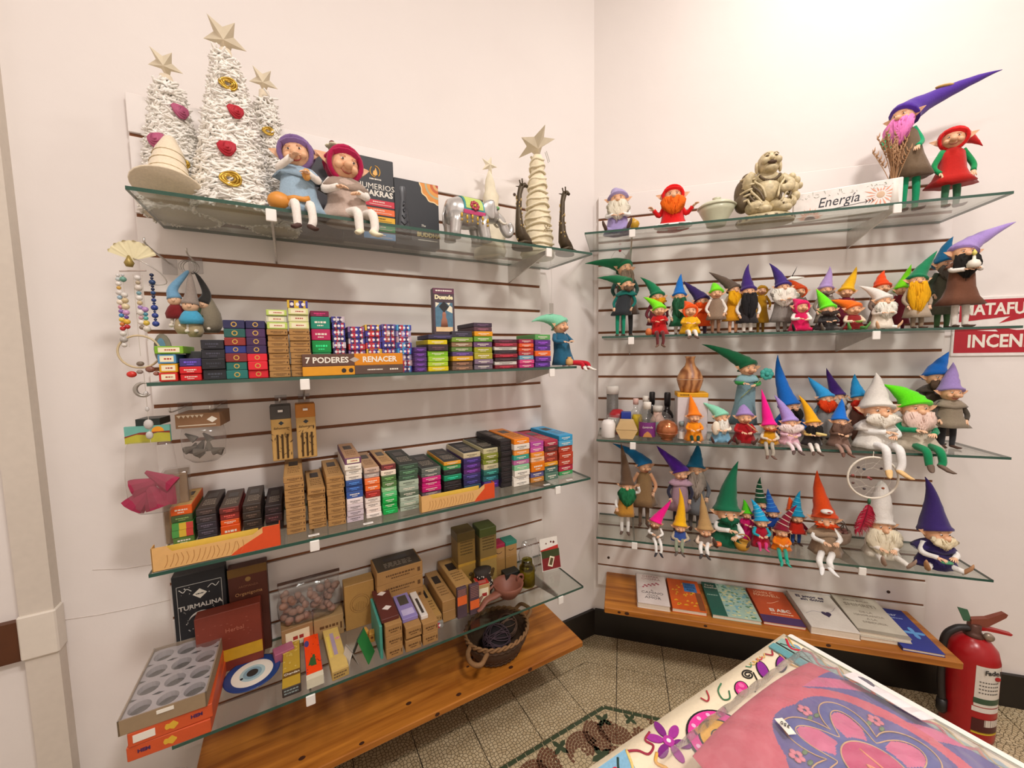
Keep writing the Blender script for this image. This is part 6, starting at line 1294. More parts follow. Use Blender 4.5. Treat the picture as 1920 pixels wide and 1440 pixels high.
for k in range(8): mb.tube([(rr.uniform(-.03, .03), rr.uniform(-.012, .01), .01), (rr.uniform(-.03, .03), rr.uniform(-.012, .01), .11)], .0012, 4)
mb.part('white_strings', M('e2ddd8', .5), t)
t = thing('stick_card', 'leaning white and red card of green-tipped incense sticks', 'card', 'L', .348, .13, Z4+.002, -.12)
MT = Matrix.Rotation(-.22, 4, 'X')
def tilt(mb): mb.v = [tuple(MT @ Vector(v)) for v in mb.v]; return mb
tilt(MB().box(-.04, .04, -.004, .0, 0, .125)).part('backing_card', M('efe9e0', .5, 'card'), t)
mb = MB()
for k in range(16): x = -.037+.005*k; mb.mat(0).box(x, x+.004, -.0075, -.0042, .004, .05); mb.mat(1).box(x, x+.004, -.0076, -.0042, .05, .078)
tilt(mb).part('sticks', [M('8a1f22', .6), M('3f4a22', .6)], t)
tilt(MB().prism([(-.04, .078), (.04, .078), (.04, .092), (-.02, .084), (-.04, .082)], -.0056, -.0042)).part('red_wave', M('c22a24', .5), t)
tilt(MB().prism([(-.016, .02), (.004, .012), (.018, .048), (-.002, .056)], -.009, -.0076)).part('label', M('ece2c4', .5), t); tilt(MB().prism([(-.010, .024), (.002, .019), (.012, .044), (0, .049)], -.0094, -.0089)).part('label_picture', M('5a4a2a', .6, amt=.5, scale=200), t)
mb = MB()
for x, z, s in ((.01, .108, .004), (.022, .105, .005), (-.012, .104, .003)): mb.ell((x, -.0046, z), (s, .0006, s), 7, 5)
tilt(mb).part('dot_print', M('6a2a22', .6), t)
# ------------------------------------------------------------------ basket on the pine board
t = thing('wicker_basket', 'dark oval wicker basket with braided rim and loop handle', 'basket', 'L', .605, .145, .2728, .25)
WK = M('4a3422', .8, amt=.4, scale=70, bump=.5); RW_ = M('8a6540', .8, amt=.35, scale=80, bump=.5)
mb = MB(); mb.lathe([(.075, 0), (.09, .004), (.118, .05), (.125, .085), (.119, .085), (.11, .05), (.082, .01), (.001, .008)], 32, sy=.85); mb.part('basket_wall', WK, t, True)
for k in range(5):
    z = .012+.015*k; r_ = .094+.007*k
    MB().tube([((r_+.0015*math.sin(i*PI))*math.cos(2*PI*i/64), .85*(r_+.0015*math.sin(i*PI))*math.sin(2*PI*i/64), z+.0025*(-1)**i) for i in range(65)], .004, 5, cap=False).part('weave_strand', WK, t, True)
for ph in (0, PI):
    MB().tube([((.123+.004*math.cos(i*.9+ph))*math.cos(2*PI*i/110), .85*(.123+.004*math.cos(i*.9+ph))*math.sin(2*PI*i/110), .088+.005*math.sin(i*.9+ph)) for i in range(111)], .0045, 5, cap=False).part('rim_braid', RW_, t, True)
MB().tube(smoothpath([(-.105, -.07, .085), (-.15, -.09, .085), (-.165, -.06, .082), (-.15, -.02, .082), (-.122, .0, .085)], 5), .008, 8).part('loop_handle', RW_, t, True)
MB().tube(smoothpath([(.122, .03, .085), (.15, .02, .1), (.15, -.03, .1), (.12, -.04, .085)], 5), .007, 8).part('loop_handle', RW_, t, True)
for lab, x, y_, z, r_, c in (('larger dark rattan ball in the basket', -.02, -.02, .062, .052, '3a2c34'), ('smaller brown rattan ball in the basket', .062, .015, .055, .042, '5a4438')):
    b = at('L', .605, .145, .2728); M4 = Matrix.Rotation(.25, 4, 'Z'); p = M4 @ Vector((x, y_, z))
    t = bpy.data.objects.new('rattan_ball', None); COL.objects.link(t); t.location = b+p; tag(t, lab, 'ball'); rr = random.Random(lab)
    MB().ell((0, 0, 0), r_*.9, 14, 10).part('core', M(shade(c, .5), .9), t, True)
    for k in range(16):
        q = Matrix.Rotation(rr.uniform(0, PI), 4, 'X') @ Matrix.Rotation(rr.uniform(0, PI), 4, 'Z') @ Matrix.Rotation(rr.uniform(0, PI), 4, 'Y'); off = rr.uniform(-.6, .6)*r_; rc = math.sqrt(r_*r_-off*off)
        MB().tube([q @ Vector((rc*math.cos(a), rc*math.sin(a), off)) for a in [2*PI*i/22 for i in range(23)]], .0016, 5, cap=False).part('cane', M(shade(c, 1.3), .7), t, True)

# price strips lying on the glass, tub under the tray stack, hanging tag
for i, (d, lab) in enumerate(((1.19, 'white price strip in front of the second long kraft stack'), (1.055, 'white price strip in front of the cream and blue stack'), (.455, 'white price strip in front of the pink and orange stack'), (.355, 'white price strip in front of the last long stack'))):
    t = thing('price_strip', lab, 'label', 'L', d, .262, SH['S3'][4]+.0004); MB().bbox(-.013, .013, -.005, .005, 0, .0012, .0004).part('strip', CLIP, t)
    mb = MB(); dashes(mb, -.009, .009, .0, .002, -.0, random.Random(i)); mb.v = [(x, z*1.0, .0013+(y_+.0003)*.5) for x, y_, z in mb.v]; mb.part('print', M('8a8a8a', .6), t)
t = thing('plastic_tub', 'white ribbed plastic tub under the orange cartons', 'tub', 'L', 1.562, .21, .0006)
MB().lathe([(.062, 0), (.066, .004), (.078, .30), (.074, .30), (.06, .01), (.001, .008)], 30).part('tub_wall', M('e6e2dc', .4), t, True)
MB().lathe([(.079, .285), (.084, .29), (.084, .318), (.079, .324), (.06, .328), (.056, .318), (.001, .318)], 30).part('lid', M('e2ddd6', .4), t, True)
for k in range(30): a = 2*PI*k/30; MB().box(-.0014, .0014, -.0865, -.083, .29, .317, Matrix.Rotation(a, 4, 'Z')).part('grip_rib', M('d6d0c8', .4), t)
t = thing('hang_tag', 'small grey tag hanging on a thread below the end of the top shelf', 'tag', 'L', .385, .2, 1.52); MB().tube([(0, 0, .035), (.002, 0, .12), (-.004, 0, .2)], .0006, 4).part('thread', M('b9b0a8', .6), t); MB().bbox(-.008, .008, -.001, .001, 0, .036, .0004).part('tag_card', M('a39c94', .6), t)
# ------------------------------------------------------------------ right wall, top shelf
Z1 = SH['R1'][4]+.0008
CEL = M('cfd0b4', .3, amt=.06)
t = thing('lidded_bowl', 'pale celadon lidded bowl between the red gnome and the statue', 'bowl', 'R', .45, .19, Z1)
mb = MB(); mb.lathe([(.028, 0), (.032, .002), (.034, .012), (.055, .05), (.062, .066), (.058, .066), (.03, .02), (.001, .016)], 28); mb.part('bowl', CEL, t, True)
mb = MB(); mb.lathe([(.064, .066), (.066, .070), (.05, .082), (.018, .088), (.012, .089), (.012, .097), (.015, .102), (.001, .103)], 28); mb.part('lid', CEL, t, True)
# laughing statue with sack: built up from rounded, folded forms on an oval base
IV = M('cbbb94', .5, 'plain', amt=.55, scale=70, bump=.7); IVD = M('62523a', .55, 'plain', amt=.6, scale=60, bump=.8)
t = thing('laughing_statue', 'ivory-coloured laughing monk statue carrying a sack on an oval base', 'statue', 'R', .615, .17, Z1)
mb = MB(); mb.lathe([(.10, 0), (.103, .006), (.098, .012), (.1, .018), (.09, .024), (.02, .026)], 32, sy=.68); mb.part('oval_base', IV, t, True)
mb = MB(); F = M('8f2f24', .5)
mb = MB(); mb.ell((0, 0, .1), (.058, .045, .058), 20, 14); mb.ell((-.004, -.028, .105), (.044, .032, .042), 16, 12); mb.ell((0, .005, .15), (.055, .04, .035), 16, 10)
mb.ell((-.038, -.03, .05), (.045, .04, .026), 14, 10); mb.ell((.04, -.028, .05), (.045, .04, .026), 14, 10); mb.ell((-.02, -.055, .036), (.028, .02, .014), 10, 8); mb.ell((.05, -.05, .036), (.026, .02, .014), 10, 8)
mb.tube(smoothpath([(.05, -.005, .15), (.075, -.02, .125), (.06, -.045, .105), (.03, -.055, .1)], 4), [.022, .022, .021, .02, .02, .019, .018, .017, .016, .015, .014, .014, .013], 10)
mb.tube(smoothpath([(-.05, -.005, .15), (-.07, -.02, .13), (-.075, -.035, .15), (-.06, -.035, .165)], 4), [.022, .022, .021, .02, .02, .019, .018, .017, .016, .015, .014, .014, .013], 10)
mb.part('body', IV, t, True)
mb = MB(); H_ = Matrix.Translation((.002, -.012, .203)) @ Matrix.Rotation(-.25, 4, 'X') @ Matrix.Scale(1.16, 4)
mb.ell((0, 0, 0), (.034, .034, .037), 18, 12, H_); mb.ell((0, -.033, -.004), (.008, .009, .007), 8, 6, H_)
for s in (-1, 1): mb.ell((s*.019, -.026, -.006), (.013, .011, .011), 10, 8, H_); mb.ell((s*.035, .002, -.008), (.006, .009, .020), 8, 7, H_); mb.tube([H_ @ Vector((s*.006, -.034, .012)), H_ @ Vector((s*.014, -.033, .016)), H_ @ Vector((s*.022, -.028, .012))], .002, 5)
mb.ell((0, -.02, -.028), (.02, .014, .01), 10, 7, H_)
mb.part('head', IV, t, True)
mb = MB(); mb.ell((0, -.032, -.016), (.014, .006, .006), 10, 6, H_)
for s in (-1, 1): mb.ell((s*.013, -.031, .006), (.006, .003, .002), 8, 5, H_)
mb.part('laughing_mouth', M('4a3420', .7), t, True)
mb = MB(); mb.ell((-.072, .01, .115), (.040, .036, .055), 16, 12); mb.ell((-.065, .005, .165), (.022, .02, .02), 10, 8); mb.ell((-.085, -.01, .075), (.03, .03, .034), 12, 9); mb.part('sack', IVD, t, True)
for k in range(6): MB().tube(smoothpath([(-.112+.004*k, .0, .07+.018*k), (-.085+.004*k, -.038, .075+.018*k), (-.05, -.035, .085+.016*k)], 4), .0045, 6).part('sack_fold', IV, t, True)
for s in (-1, 1):
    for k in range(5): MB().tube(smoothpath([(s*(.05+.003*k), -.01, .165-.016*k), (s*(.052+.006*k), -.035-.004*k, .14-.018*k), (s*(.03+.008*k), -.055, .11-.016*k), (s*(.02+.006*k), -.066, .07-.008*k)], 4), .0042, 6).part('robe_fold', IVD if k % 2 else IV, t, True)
mb = MB()
for k in range(15): a = R(200+140*k/14); mb.ell((.036*math.cos(a), -.035+.012*math.sin(a), .165+.03*math.sin(a)), .0055, 7, 5)
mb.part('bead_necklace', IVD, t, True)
mb = MB()
for k, (x, y_, z, r_) in enumerate(((.088, -.02, .11, .02), (.1, -.015, .135, .014), (.095, -.02, .08, .018), (.08, -.03, .06, .018), (.112, -.012, .118, .012), (.085, -.012, .15, .014))): mb.ell((x, y_, z), (r_, r_*.9, r_), 10, 8)
mb.part('child_figures', IV, t, True)
t.scale = (.9, 1, 1.0)
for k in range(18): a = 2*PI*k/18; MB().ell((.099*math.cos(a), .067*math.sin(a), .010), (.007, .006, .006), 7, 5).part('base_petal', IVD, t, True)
# Energia plaque
t = thing('plaque', 'white floral block lettered Energia with an arrow', 'plaque', 'R', .862, .165, Z1, -.22)
MB().bbox(-.150, .145, -.012, .012, 0, .1, .002).part('block', M('f1eae4', .5), t)
y = -.0123; INKN = M('2a2c36', .6)
text(t, 'Energía', .046, (-.022, y, .056), INKN, shear=.25, rot=-.03, sx=.85)
mb = MB(); mb.tube([(-.09, y, .026), (.055, y, .038)], .0009, 5)
for k in range(3): mb.prism([(.05+.008*k, .030+.0007*k), (.058+.008*k, .0385), (.05+.008*k, .047+.0007*k), (.054+.008*k, .0385)], y-.0004, y+.0004)
mb.part('arrow', INKN, t)
PCH = M('e9a58a', .6)
def burst(cx_, cz, r_, n=16, half=False):
    mb = MB()
    for k in range(n):
        a = (PI if half else 2*PI)*k/(n-1 if half else n); p = Vector((math.cos(a), math.sin(a))); q = Vector((-p.y, p.x)); r2 = r_*(1 if k % 2 else .82)
        if cz+p.y*r2 > .082 or cz+p.y*r2 < .002 or cx_+p.x*r2 > .135: r2 *= .62
        pl = [p*.3*r_, p*.65*r2+q*.05*r_, p*r2, p*.65*r2-q*.05*r_]; mb.prism([(cx_+v.x, cz+v.y) for v in pl], y-.0004, y+.0004)
    return mb
burst(.09, .054, .045).part('peach_flower', PCH, t); burst(-.1, .006, .04, 15, True).part('peach_flower', PCH, t)
mb = MB(); mb.ell((.09, y, .054), (.011, .0008, .011), 10, 6); mb.part('flower_centre', M('d9b89a', .6), t); mb = MB(); mb.prism([(-.1+.016*math.cos(a), .003+.012*math.sin(a)) for a in [PI*k/8 for k in range(9)]], y-.0008, y+.0004); mb.part('shell_drawing', M('7a6a66', .6), t)
mb = MB(); rr = random.Random(31)
for k in range(46):
    x = rr.uniform(-.138, .132); z = rr.choice([rr.uniform(.078, .096), rr.uniform(.004, .07) if abs(x) > .125 else .076]); a = rr.uniform(0, PI); mb.prism([(x, z), (x+.004*math.cos(a)+.001, z+.003*math.sin(a)), (x+.008*math.cos(a), min(.0845, z+.006*math.sin(a))), (x+.004*math.cos(a)-.001, z+.003*math.sin(a))], y-.0003, y+.0004)
mb.part('leaf_sprigs', M('9aa08e', .6), t)
# vase of dried grass
t = thing('grass_vase', 'slim white vase of dried wheat beside the tall purple-hatted gnome', 'vase', 'R', .985, .19, Z1)
MB().lathe([(.016, 0), (.02, .003), (.017, .05), (.016, .095), (.013, .095), (.013, .02)], 14).part('vase', M('ded6cc', .5, amt=.12), t, True)
rr = random.Random(14); WH = M('b98f68', .85, amt=.3)
for k in range(17):
    a = rr.uniform(0, 2*PI); ln = rr.uniform(.02, .075); x, y_ = ln*math.cos(a)*1.1-.02, ln*math.sin(a)*.6; h = rr.uniform(.17, .265)
    st_ = MB().tube(smoothpath([(0, 0, .06), (x*.4, y_*.4, h*.65), (x, y_, h)], 4), .0011, 5).part('stalk', WH, t, True)
    mb = MB()
    for j in range(9):
        u = .62+.38*j/8; p = Vector((x*(u**1.7), y_*(u**1.7), .06+(h-.06)*u)); s = (-1)**j; mb.tube([p, p+Vector((s*.004, .001, .006)), p+Vector((s*.006, .001, .018))], [.0026, .0024, .0004], 5)
    mb.part('wheat_ear', M('a9805c', .85, amt=.3), st_, True)
# ------------------------------------------------------------------ third right shelf: candles and bottles
Z3 = SH['R3'][4]+.0008
def lathe_thing(name, label, cat, d, o_, prof, m, n=20, z=Z3, S='R'):
    t = thing(name, label, cat, S, d, o_, z); MB().lathe(prof, n).part('body', m, t, True); return t
WAX = M('ece6e0', .45, amt=.05)
CLR = glass_mat('clear_glass', (.93, .94, .93), rough=.03, haze=.04)
lathe_thing('candle', 'short white pillar candle at the left end of the shelf', 'candle', .065, .2, [(.026, 0), (.028, .004), (.028, .055), (.02, .07), (.001, .074)], WAX)
t = lathe_thing('candle', 'white candle in a frosted cup behind the short pillar', 'candle', .085, .135, [(.028, 0), (.03, .004), (.03, .085), (.026, .085), (.026, .02), (.001, .018)], CLR); MB().lathe([(.025, .012), (.025, .07), (.001, .07)], 16).part('wax', WAX, t, True)
t = thing('hexagon_box', 'pale wooden hexagonal box with a seam across the middle', 'box', 'R', .137, .2, Z3)
hx = [(.042*math.cos(R(60*k)), .036+.036*1.0*math.sin(R(60*k))/math.sin(R(60))) for k in range(6)]
lo = [(-.042, .035), (-.024, .0), (.024, .0), (.042, .035)]; hi = [(-.042, .0365), (.042, .0365), (.026, .073), (-.026, .073)]
MB().prism(lo, -.025, .025).part('lower_half', M('d2b07a', .6, amt=.08, scale=25), t); MB().prism(hi, -.025, .025).part('upper_half', M('d8b884', .6, amt=.08, scale=25), t)
t = lathe_thing('spice_jar', 'grey cylinder jar of dark peppercorn pattern with a white lid', 'jar', .078, .07, [(.024, 0), (.025, .004), (.025, .165), (.001, .165)], M('6a6560', .5, amt=.6, scale=240))
MB().lathe([(.027, .165), (.027, .195), (.024, .2), (.001, .2)], 18).part('lid', M('ded8d0', .5), t, True)
t = lathe_thing('red_tin', 'round red tin behind the white candles', 'tin', .10, .10, [(.036, 0), (.037, .003), (.037, .08), (.03, .088), (.02, .1), (.001, .102)], M('b01f2a', .35))
t = thing('blue_box', 'small cobalt blue box between the candles and the hexagon box', 'box', 'R', .135, .14, Z3); MB().bbox(-.02, .02, -.015, .015, 0, .098, .002).part('carton', M('1f3a9a', .4), t)
t = lathe_thing('yellow_jar', 'small yellow jar behind the hexagonal box', 'jar', .18, .13, [(.02, 0), (.021, .07), (.018, .085), (.001, .086)], M('d8b82a', .4))
def bottle(label, d, o_, r_, h, body, capc, lab=None, caph=.02, neck=.4):
    t = thing('bottle', label, 'bottle', 'R', d, o_, Z3)
    MB().lathe([(r_*.92, 0), (r_, .003), (r_, h*.62), (r_*.75, h*.74), (r_*neck, h*.82), (r_*neck, h), (r_*neck*.8, h)], 18).part('bottle_body', body, t, True)
    MB().lathe([(r_*neck*1.15, h-.006), (r_*neck*1.2, h+caph*.9), (r_*neck, h+caph), (.0005, h+caph)], 14).part('cap', M(capc, .4), t, True)
    if lab:
        mb = MB(); rings = []
        for z in (h*.08, h*.55): rings.append([((r_+.0006)*math.sin(a), -(r_+.0006)*math.cos(a), z) for a in [R(-65+130*k/12) for k in range(13)]])
        mb.loft(rings, False, False, closed=False); mb.part('label', M(lab, .5), t, True)
    return t
t = bottle('clear square bottle with a purple label and white cap', .216, .19, .034, .125, CLR, 'efe9df', '7a2f7a', .022, .38)
MB().lathe([(.032, .004), (.032, .07), (.001, .07)], 16).part('liquid', glass_mat('pale_liquid', (.92, .93, .86)), t, True); text(t, 'Lavanda', .012, (.0, -.0352, .05), INKW, shear=.2)
MB().prism([(-.018, .011), (.018, .011), (.012, .024), (0, .034), (-.012, .024)], -.0356, -.0346).part('label_picture', M('c98a4a', .5), t)
bottle('small clear bottle with a pale pink cap left of the purple label', .175, .10, .024, .13, CLR, 'e2b8ae'); bottle('clear bottle with a white cap behind the purple label', .215, .09, .026, .14, CLR, 'e8e2d8')
bottle('left black dropper bottle at the back', .243, .065, .02, .13, M('1c1a1c', .15), '232022', None, .045, .5); bottle('right black dropper bottle with a grey label', .303, .08, .026, .125, M('1f1718', .15), '201d1f', 'b0a49c', .05, .42)
bottle('squat clear jar of pink salt with a pale blue band', .262, .115, .028, .105, M('d8b4a4', .5), 'd8d4cc', 'a9c0c0', .018, .6)
bottle('little vial with a white label beside the copper ball', .345, .19, .013, .06, CLR, '8a9a9a', 'e6e2da', .012, .6)
CU = M('b8724a', .22, metal=.6, amt=.08)
t = thing('copper_ball', 'round copper ball diffuser on a foot ring', 'diffuser', 'R', .29, .205, Z3); mb = MB(); mb.lathe([(.02, 0), (.024, .003), (.018, .006), (.03, .012), (.039, .028), (.041, .04), (.038, .056), (.026, .072), (.008, .079), (.0005, .08)], 28); mb.part('ball', CU, t, True); MB().tube([(.0412*math.cos(a), .0412*math.sin(a), .03) for a in [2*PI*k/28 for k in range(29)]], .0008, 5, cap=False).part('seam_ring', M('e0a080', .3, metal=.5), t, True)
t = thing('glass_cloche', 'clear rounded glass jar behind the copper ball', 'jar', 'R', .283, .14, Z3); MB().lathe([(.03, 0), (.034, .01), (.036, .05), (.028, .085), (.012, .1), (.001, .102)], 20).part('glass', CLR, t, True)
t = thing('product_box', 'white carton with a yellow top edge under the wooden vase', 'box', 'R', .385, .135, Z3); MB().bbox(-.055, .055, -.045, .045, 0, .168, .002).part('carton', M('d9d2d4', .5, 'card'), t); MB().bbox(-.056, .056, -.046, .046, .167, .184, .002).part('yellow_lid', M('e0a41e', .5, 'card'), t)
mb = MB(); dashes(mb, -.045, -.012, .176, .005, -.0462, random.Random(4)); mb.part('lid_print', M('6a4a10', .6), t)
def swirl_wood():
    m, nt, b = _base('swirl_wood'); N = nt.nodes.new; L = nt.links.new
    tc = N('ShaderNodeTexCoord'); wv = N('ShaderNodeTexWave'); wv.inputs['Scale'].default_value = 12; wv.inputs['Distortion'].default_value = 6; wv.inputs['Detail'].default_value = 2; wv.inputs['Detail Scale'].default_value = 1.5
    cr = N('ShaderNodeValToRGB'); e = cr.color_ramp.elements; e[0].color = hexc('8a5230')+(1,); e[1].color = hexc('cd9360')+(1,)
    L(tc.outputs['Object'], wv.inputs['Vector']); L(wv.outputs['Fac'], cr.inputs['Fac']); L(cr.outputs['Color'], b.inputs['Base Color']); b.inputs['Roughness'].default_value = .4; return m
t = thing('wooden_vase', 'wood-grain bottle-shaped diffuser standing on the white carton', 'diffuser', 'R', .38, .135, Z3+.1845)
MB().lathe([(.033, 0), (.036, .004), (.044, .028), (.0495, .05), (.0495, .052)], 28).part('lower_body', SW := swirl_wood(), t, True); MB().lathe([(.0495, .0525), (.048, .058), (.036, .085), (.02, .105), (.0155, .12), (.017, .135), (.021, .142), (.018, .142), (.012, .13)], 28).part('upper_body', SW, t, True); MB().tube([(.0498*math.cos(a), .0498*math.sin(a), .052) for a in [2*PI*k/28 for k in range(29)]], .0009, 5, cap=False).part('seam_ring', M('e8c8a8', .4), t, True)
# ------------------------------------------------------------------ dreamcatcher, slippers, tiny things
t = thing('dreamcatcher', 'white-ringed dreamcatcher with small stones and a crimson feather', 'dreamcatcher', 'R', .935, .262, 1.016)
WR = M('efe6d6', .7)
MB().tube([(0, 0, 0), (0, -.002, .01), (0, .0, .012)], .0012, 5).part('hanging_cord', WR, t)
MB().tube([(0, 0, 0), (.001, 0, -.012)], .0014, 5).part('knot', WR, t)
MB().tube([(.002+.071*math.cos(a), 0, -.078+.071*math.sin(a)) for a in [2*PI*k/36 for k in range(37)]], .0032, 7, cap=False).part('ring', WR, t, True)
mb = MB(); n = 10
for rad in (.07, .052, .034):
    pts = [(.002+rad*math.cos(2*PI*k/n+(rad*30)), 0, -.078+rad*math.sin(2*PI*k/n+(rad*30))) for k in range(n+1)]; mb.tube(pts, .00035, 4)
for k in range(n): a = 2*PI*k/n; mb.tube([(.002+.07*math.cos(a), 0, -.078+.07*math.sin(a)), (.002+.03*math.cos(a+.5), 0, -.078+.03*math.sin(a+.5))], .00035, 4)
mb.part('web', M('d9cfc0', .6), t)
for k, (x, z, c) in enumerate(((-.04, -.045, '3a2f33'), (-.024, -.05, '2f3a4a'), (.024, -.045, '4a2f33'), (-.055, -.073, '9a4a44'), (-.01, -.078, 'a8484a'), (-.053, -.1, '5a3a33'), (-.02, -.118, '3a2f33'), (.032, -.112, 'a85a3a'), (-.003, -.083, '8a3a3a'))): MB().ell((x, -.001, z), (.005, .003, .004), 7, 5).part('stone', M(c, .4), t, True)
MB().lathe([(.004, -.02), (.005, -.008), (.002, 0)], 8, (-.004, 0, -.15)).part('green_bead', M('2f6a4a', .4), t, True)
mb = MB(); rr = random.Random(2); mb.tube(smoothpath([(-.004, 0, -.165), (-.012, -.004, -.21), (-.028, -.006, -.27)], 4), .0012, 5)
f0 = mb.part('feather_quill', M('7a1428', .6), t, True)
mb = MB()
for k in range(90):
    u = k/90; p = Vector((-.004-.024*u*u-.006*u, -.003*u, -.172-.095*u)); s = 1 if k % 2 else -1; L_ = .030*math.sin(PI*(.12+.82*u))
    mb.tube([p, p+Vector((s*L_*.7, rr.uniform(-.004, .004), -.008)), p+Vector((s*L_*.95, rr.uniform(-.006, .006), -.022))], [.0012, .0011, .0003], 4)
mb.part('feather', M('b51238', .8, amt=.2), t, True)
Z5 = SH['R4'][4]+.0008
for lab, d, rz in (('left woven slipper-like basket behind the rust-hatted gnome', .93, .3), ('right woven slipper-like basket with pebbles, left of the violet gnome', 1.085, -.2)):
    t = thing('woven_basket', lab, 'basket', 'R', d, .075, Z5, rz)
    mb = MB(); mb.lathe([(.035, 0), (.045, .01), (.05, .04), (.046, .05), (.04, .03), (.001, .02)], 18, sy=.8); mb.part('basket', M('a48c7a', .85, amt=.25, scale=60), t, True)
    for k in range(3): MB().tube(smoothpath([(-.045+.01*k, -.01*k, .045), (-.02, .0, .085-.008*k), (.02, .0, .085-.008*k), (.045-.01*k, .01*k, .045)], 4), .0018, 5).part('wire_handle', M('8d8278', .5), t, True)
    mb = MB(); rr = random.Random(lab)
    for k in range(9): mb.ell((rr.uniform(-.03, .03), rr.uniform(-.02, .02), rr.uniform(.035, .05)), (.009, .008, .007), 7, 5)
    p = mb.part('pebbles', M('8a5a50', .5, amt=.4, scale=60), t, True); p['kind'] = 'stuff'
t = thing('egg_ornament', 'small white egg ornament with a red mark resting on the rust hat', 'ornament', 'R', .832, .215, Z5+.170)
MB().ell((0, 0, 0), (.020, .012, .009), 12, 8).part('egg', M('efe8e0', .4), t, True); MB().ell((.002, -.0115, .001), (.006, .0015, .003), 8, 5).part('red_mark', M('b0342c', .5), t, True)
# ------------------------------------------------------------------ books on the right pine board
ZB = .3336
def book(label, d, w_, of, L_, h, cover, spine, rz=0., z=0.):
    t = thing('book', label, 'book', 'R', d, of-L_/2, ZB+z, rz)
    MB().box(-w_/2+.002, w_/2-.002, -L_/2+.002, L_/2-.002, .0012, h-.0012).part('pages', M('e6dcc8', .8, amt=.1, scale=200), t)
    MB().box(-w_/2, w_/2, -L_/2, L_/2, h-.0012, h).part('front_cover', M(cover, .35, 'card'), t); MB().box(-w_/2, w_/2, -L_/2, L_/2, 0, .0012).part('back_cover', M(cover, .35, 'card'), t)
    MB().box(-w_/2-.0004, -w_/2+.0016, -L_/2, L_/2, 0, h).part('spine', M(spine, .35, 'card'), t); return t
def btx(t, s, size, x, y_, h, m, **k): text(t, s, size*1.2, (x, y_, h+.0003), m, 'top', **k)
def bdash(t, x0, x1, y_, s, h, m):
    mb = MB(); dashes(mb, x0, x1, 0, s, 0, random.Random(int(x0*1e4))); mb.v = [(x, y_+z, h+.0002-yy) for x, yy, z in mb.v]; mb.part('small_print', m, t)
h = .022
t = book('pale book with a red branch on its cover, leftmost of the row', .247, .125, .238, .215, h, 'e3d6d0', 'cfc0ba')
RD = M('a8384a', .5); GY = M('6a5f5c', .6)
btx(t, 'DEEPAK', .0165, 0, .092, h, M('b08a86', .5)); btx(t, 'CHOPRA', .0165, 0, .073, h, M('b08a86', .5)); btx(t, 'EL', .009, 0, -.012, h, GY); btx(t, 'CAMINO', .0185, 0, -.03, h, GY); btx(t, 'HACIA EL', .009, 0, -.047, h, GY); btx(t, 'AMOR', .0185, 0, -.064, h, GY)
mb = MB(); rr = random.Random(1); mb.tube(smoothpath([(-.035, .012, h+.0004), (-.005, .03, h+.0004), (.03, .045, h+.0004)], 4), .0008, 4)
for k in range(9): mb.ell((-.035+.008*k, .013+.004*k+(.006 if k % 2 else -.006), h+.0004), (.005, .004, .0005), 7, 4)
mb.part('red_branch', RD, t, True)
t = book('orange flame-coloured book with a blue title square', .381, .128, .232, .215, .016, 'd9622a', '8a2a1a'); h = .016
MB().box(.0, .05, .02, .085, h, h+.0004).part('title_square', M('3a76b4', .5), t); 
for i, s in enumerate(('VIDA', 'AMOR', 'RISA')): btx(t, s, .0125, .025, .07-.018*i, h+.0003, M('1f3f6a', .5))
mb = MB(); rr = random.Random(4)
for k in range(26): x = rr.uniform(-.055, .03); yy = rr.uniform(-.095, .085); w2 = rr.uniform(.008, .02); mb.flat([(x, yy), (x+w2, yy+.004), (x+w2*.6, yy+.012), (x+.002, yy+.008)], h, h+.0003)
mb.part('flame_strokes', M('eeb02a', .5), t); MB().box(.04, .062, -.1, .018, h, h+.0003).part('brown_band', M('8a4a24', .5), t)
t = book('green-spined book with a pale garden painting', .549, .17, .232, .225, .014, 'a9c4b4', '1f5a4c'); h = .014
MB().box(-.085, -.03, -.1125, .1125, h, h+.0005).part('green_strip', M('1f5f50', .45), t); btx(t, 'Paulo', .014, -.058, .09, h+.0004, INKW); btx(t, 'Coelho', .014, -.056, .073, h+.0004, INKW); bdash(t, -.078, -.038, .02, .005, h+.0005, M('a9c4b4', .5))
pmb = [MB(), MB(), MB()]; rr = random.Random(5)
for k in range(150): q = pmb[k % 3]; x = rr.uniform(-.026, .08); yy = rr.uniform(-.105, .105); s = rr.uniform(.003, .009); q.ell((x, yy, h), (s, s*.7, .0005), 6, 4)
for q, c, nm in zip(pmb, ('5a8a6a', '7ab0bc', 'd8d49a'), ('green_dabs', 'blue_dabs', 'yellow_dabs')): p = q.part(nm, M(c, .6), t); p['kind'] = 'stuff'
t = book('brick-red book with a violet band along its lower edge', .712, .14, .225, .22, .012, 'c4532c', 'a03a1e'); h = .012
CRM = M('f0c8a4', .5); btx(t, 'JOHN C.', .017, -.01, .088, h, CRM); btx(t, 'MAXWELL', .017, -.006, .068, h, CRM); btx(t, 'El ABC', .021, .012, -.028, h, INKW, bold=.0006); bdash(t, -.025, .05, -.049, .006, h, CRM); MB().box(-.07, .07, -.11, -.065, h, h+.0004).part('violet_band', M('4a3060', .5), t)
mb = MB(); mb.tube(smoothpath([(-.02, .015, h+.0003), (0, .02, h+.0003), (.03, .04, h+.0003)], 4), .0007, 4); mb.part('signature_line', CRM, t)
t = book('white book with a dark heart on its cover', .868, .152, .236, .225, .026, 'e4dcd2', 'cfc6bc', .0); h = .026
NV = M('33264a', .5); btx(t, 'El amor es', .019, -.005, .085, h, NV, bold=.0006); btx(t, 'sin dolor', .019, -.002, .066, h, NV, bold=.0006)
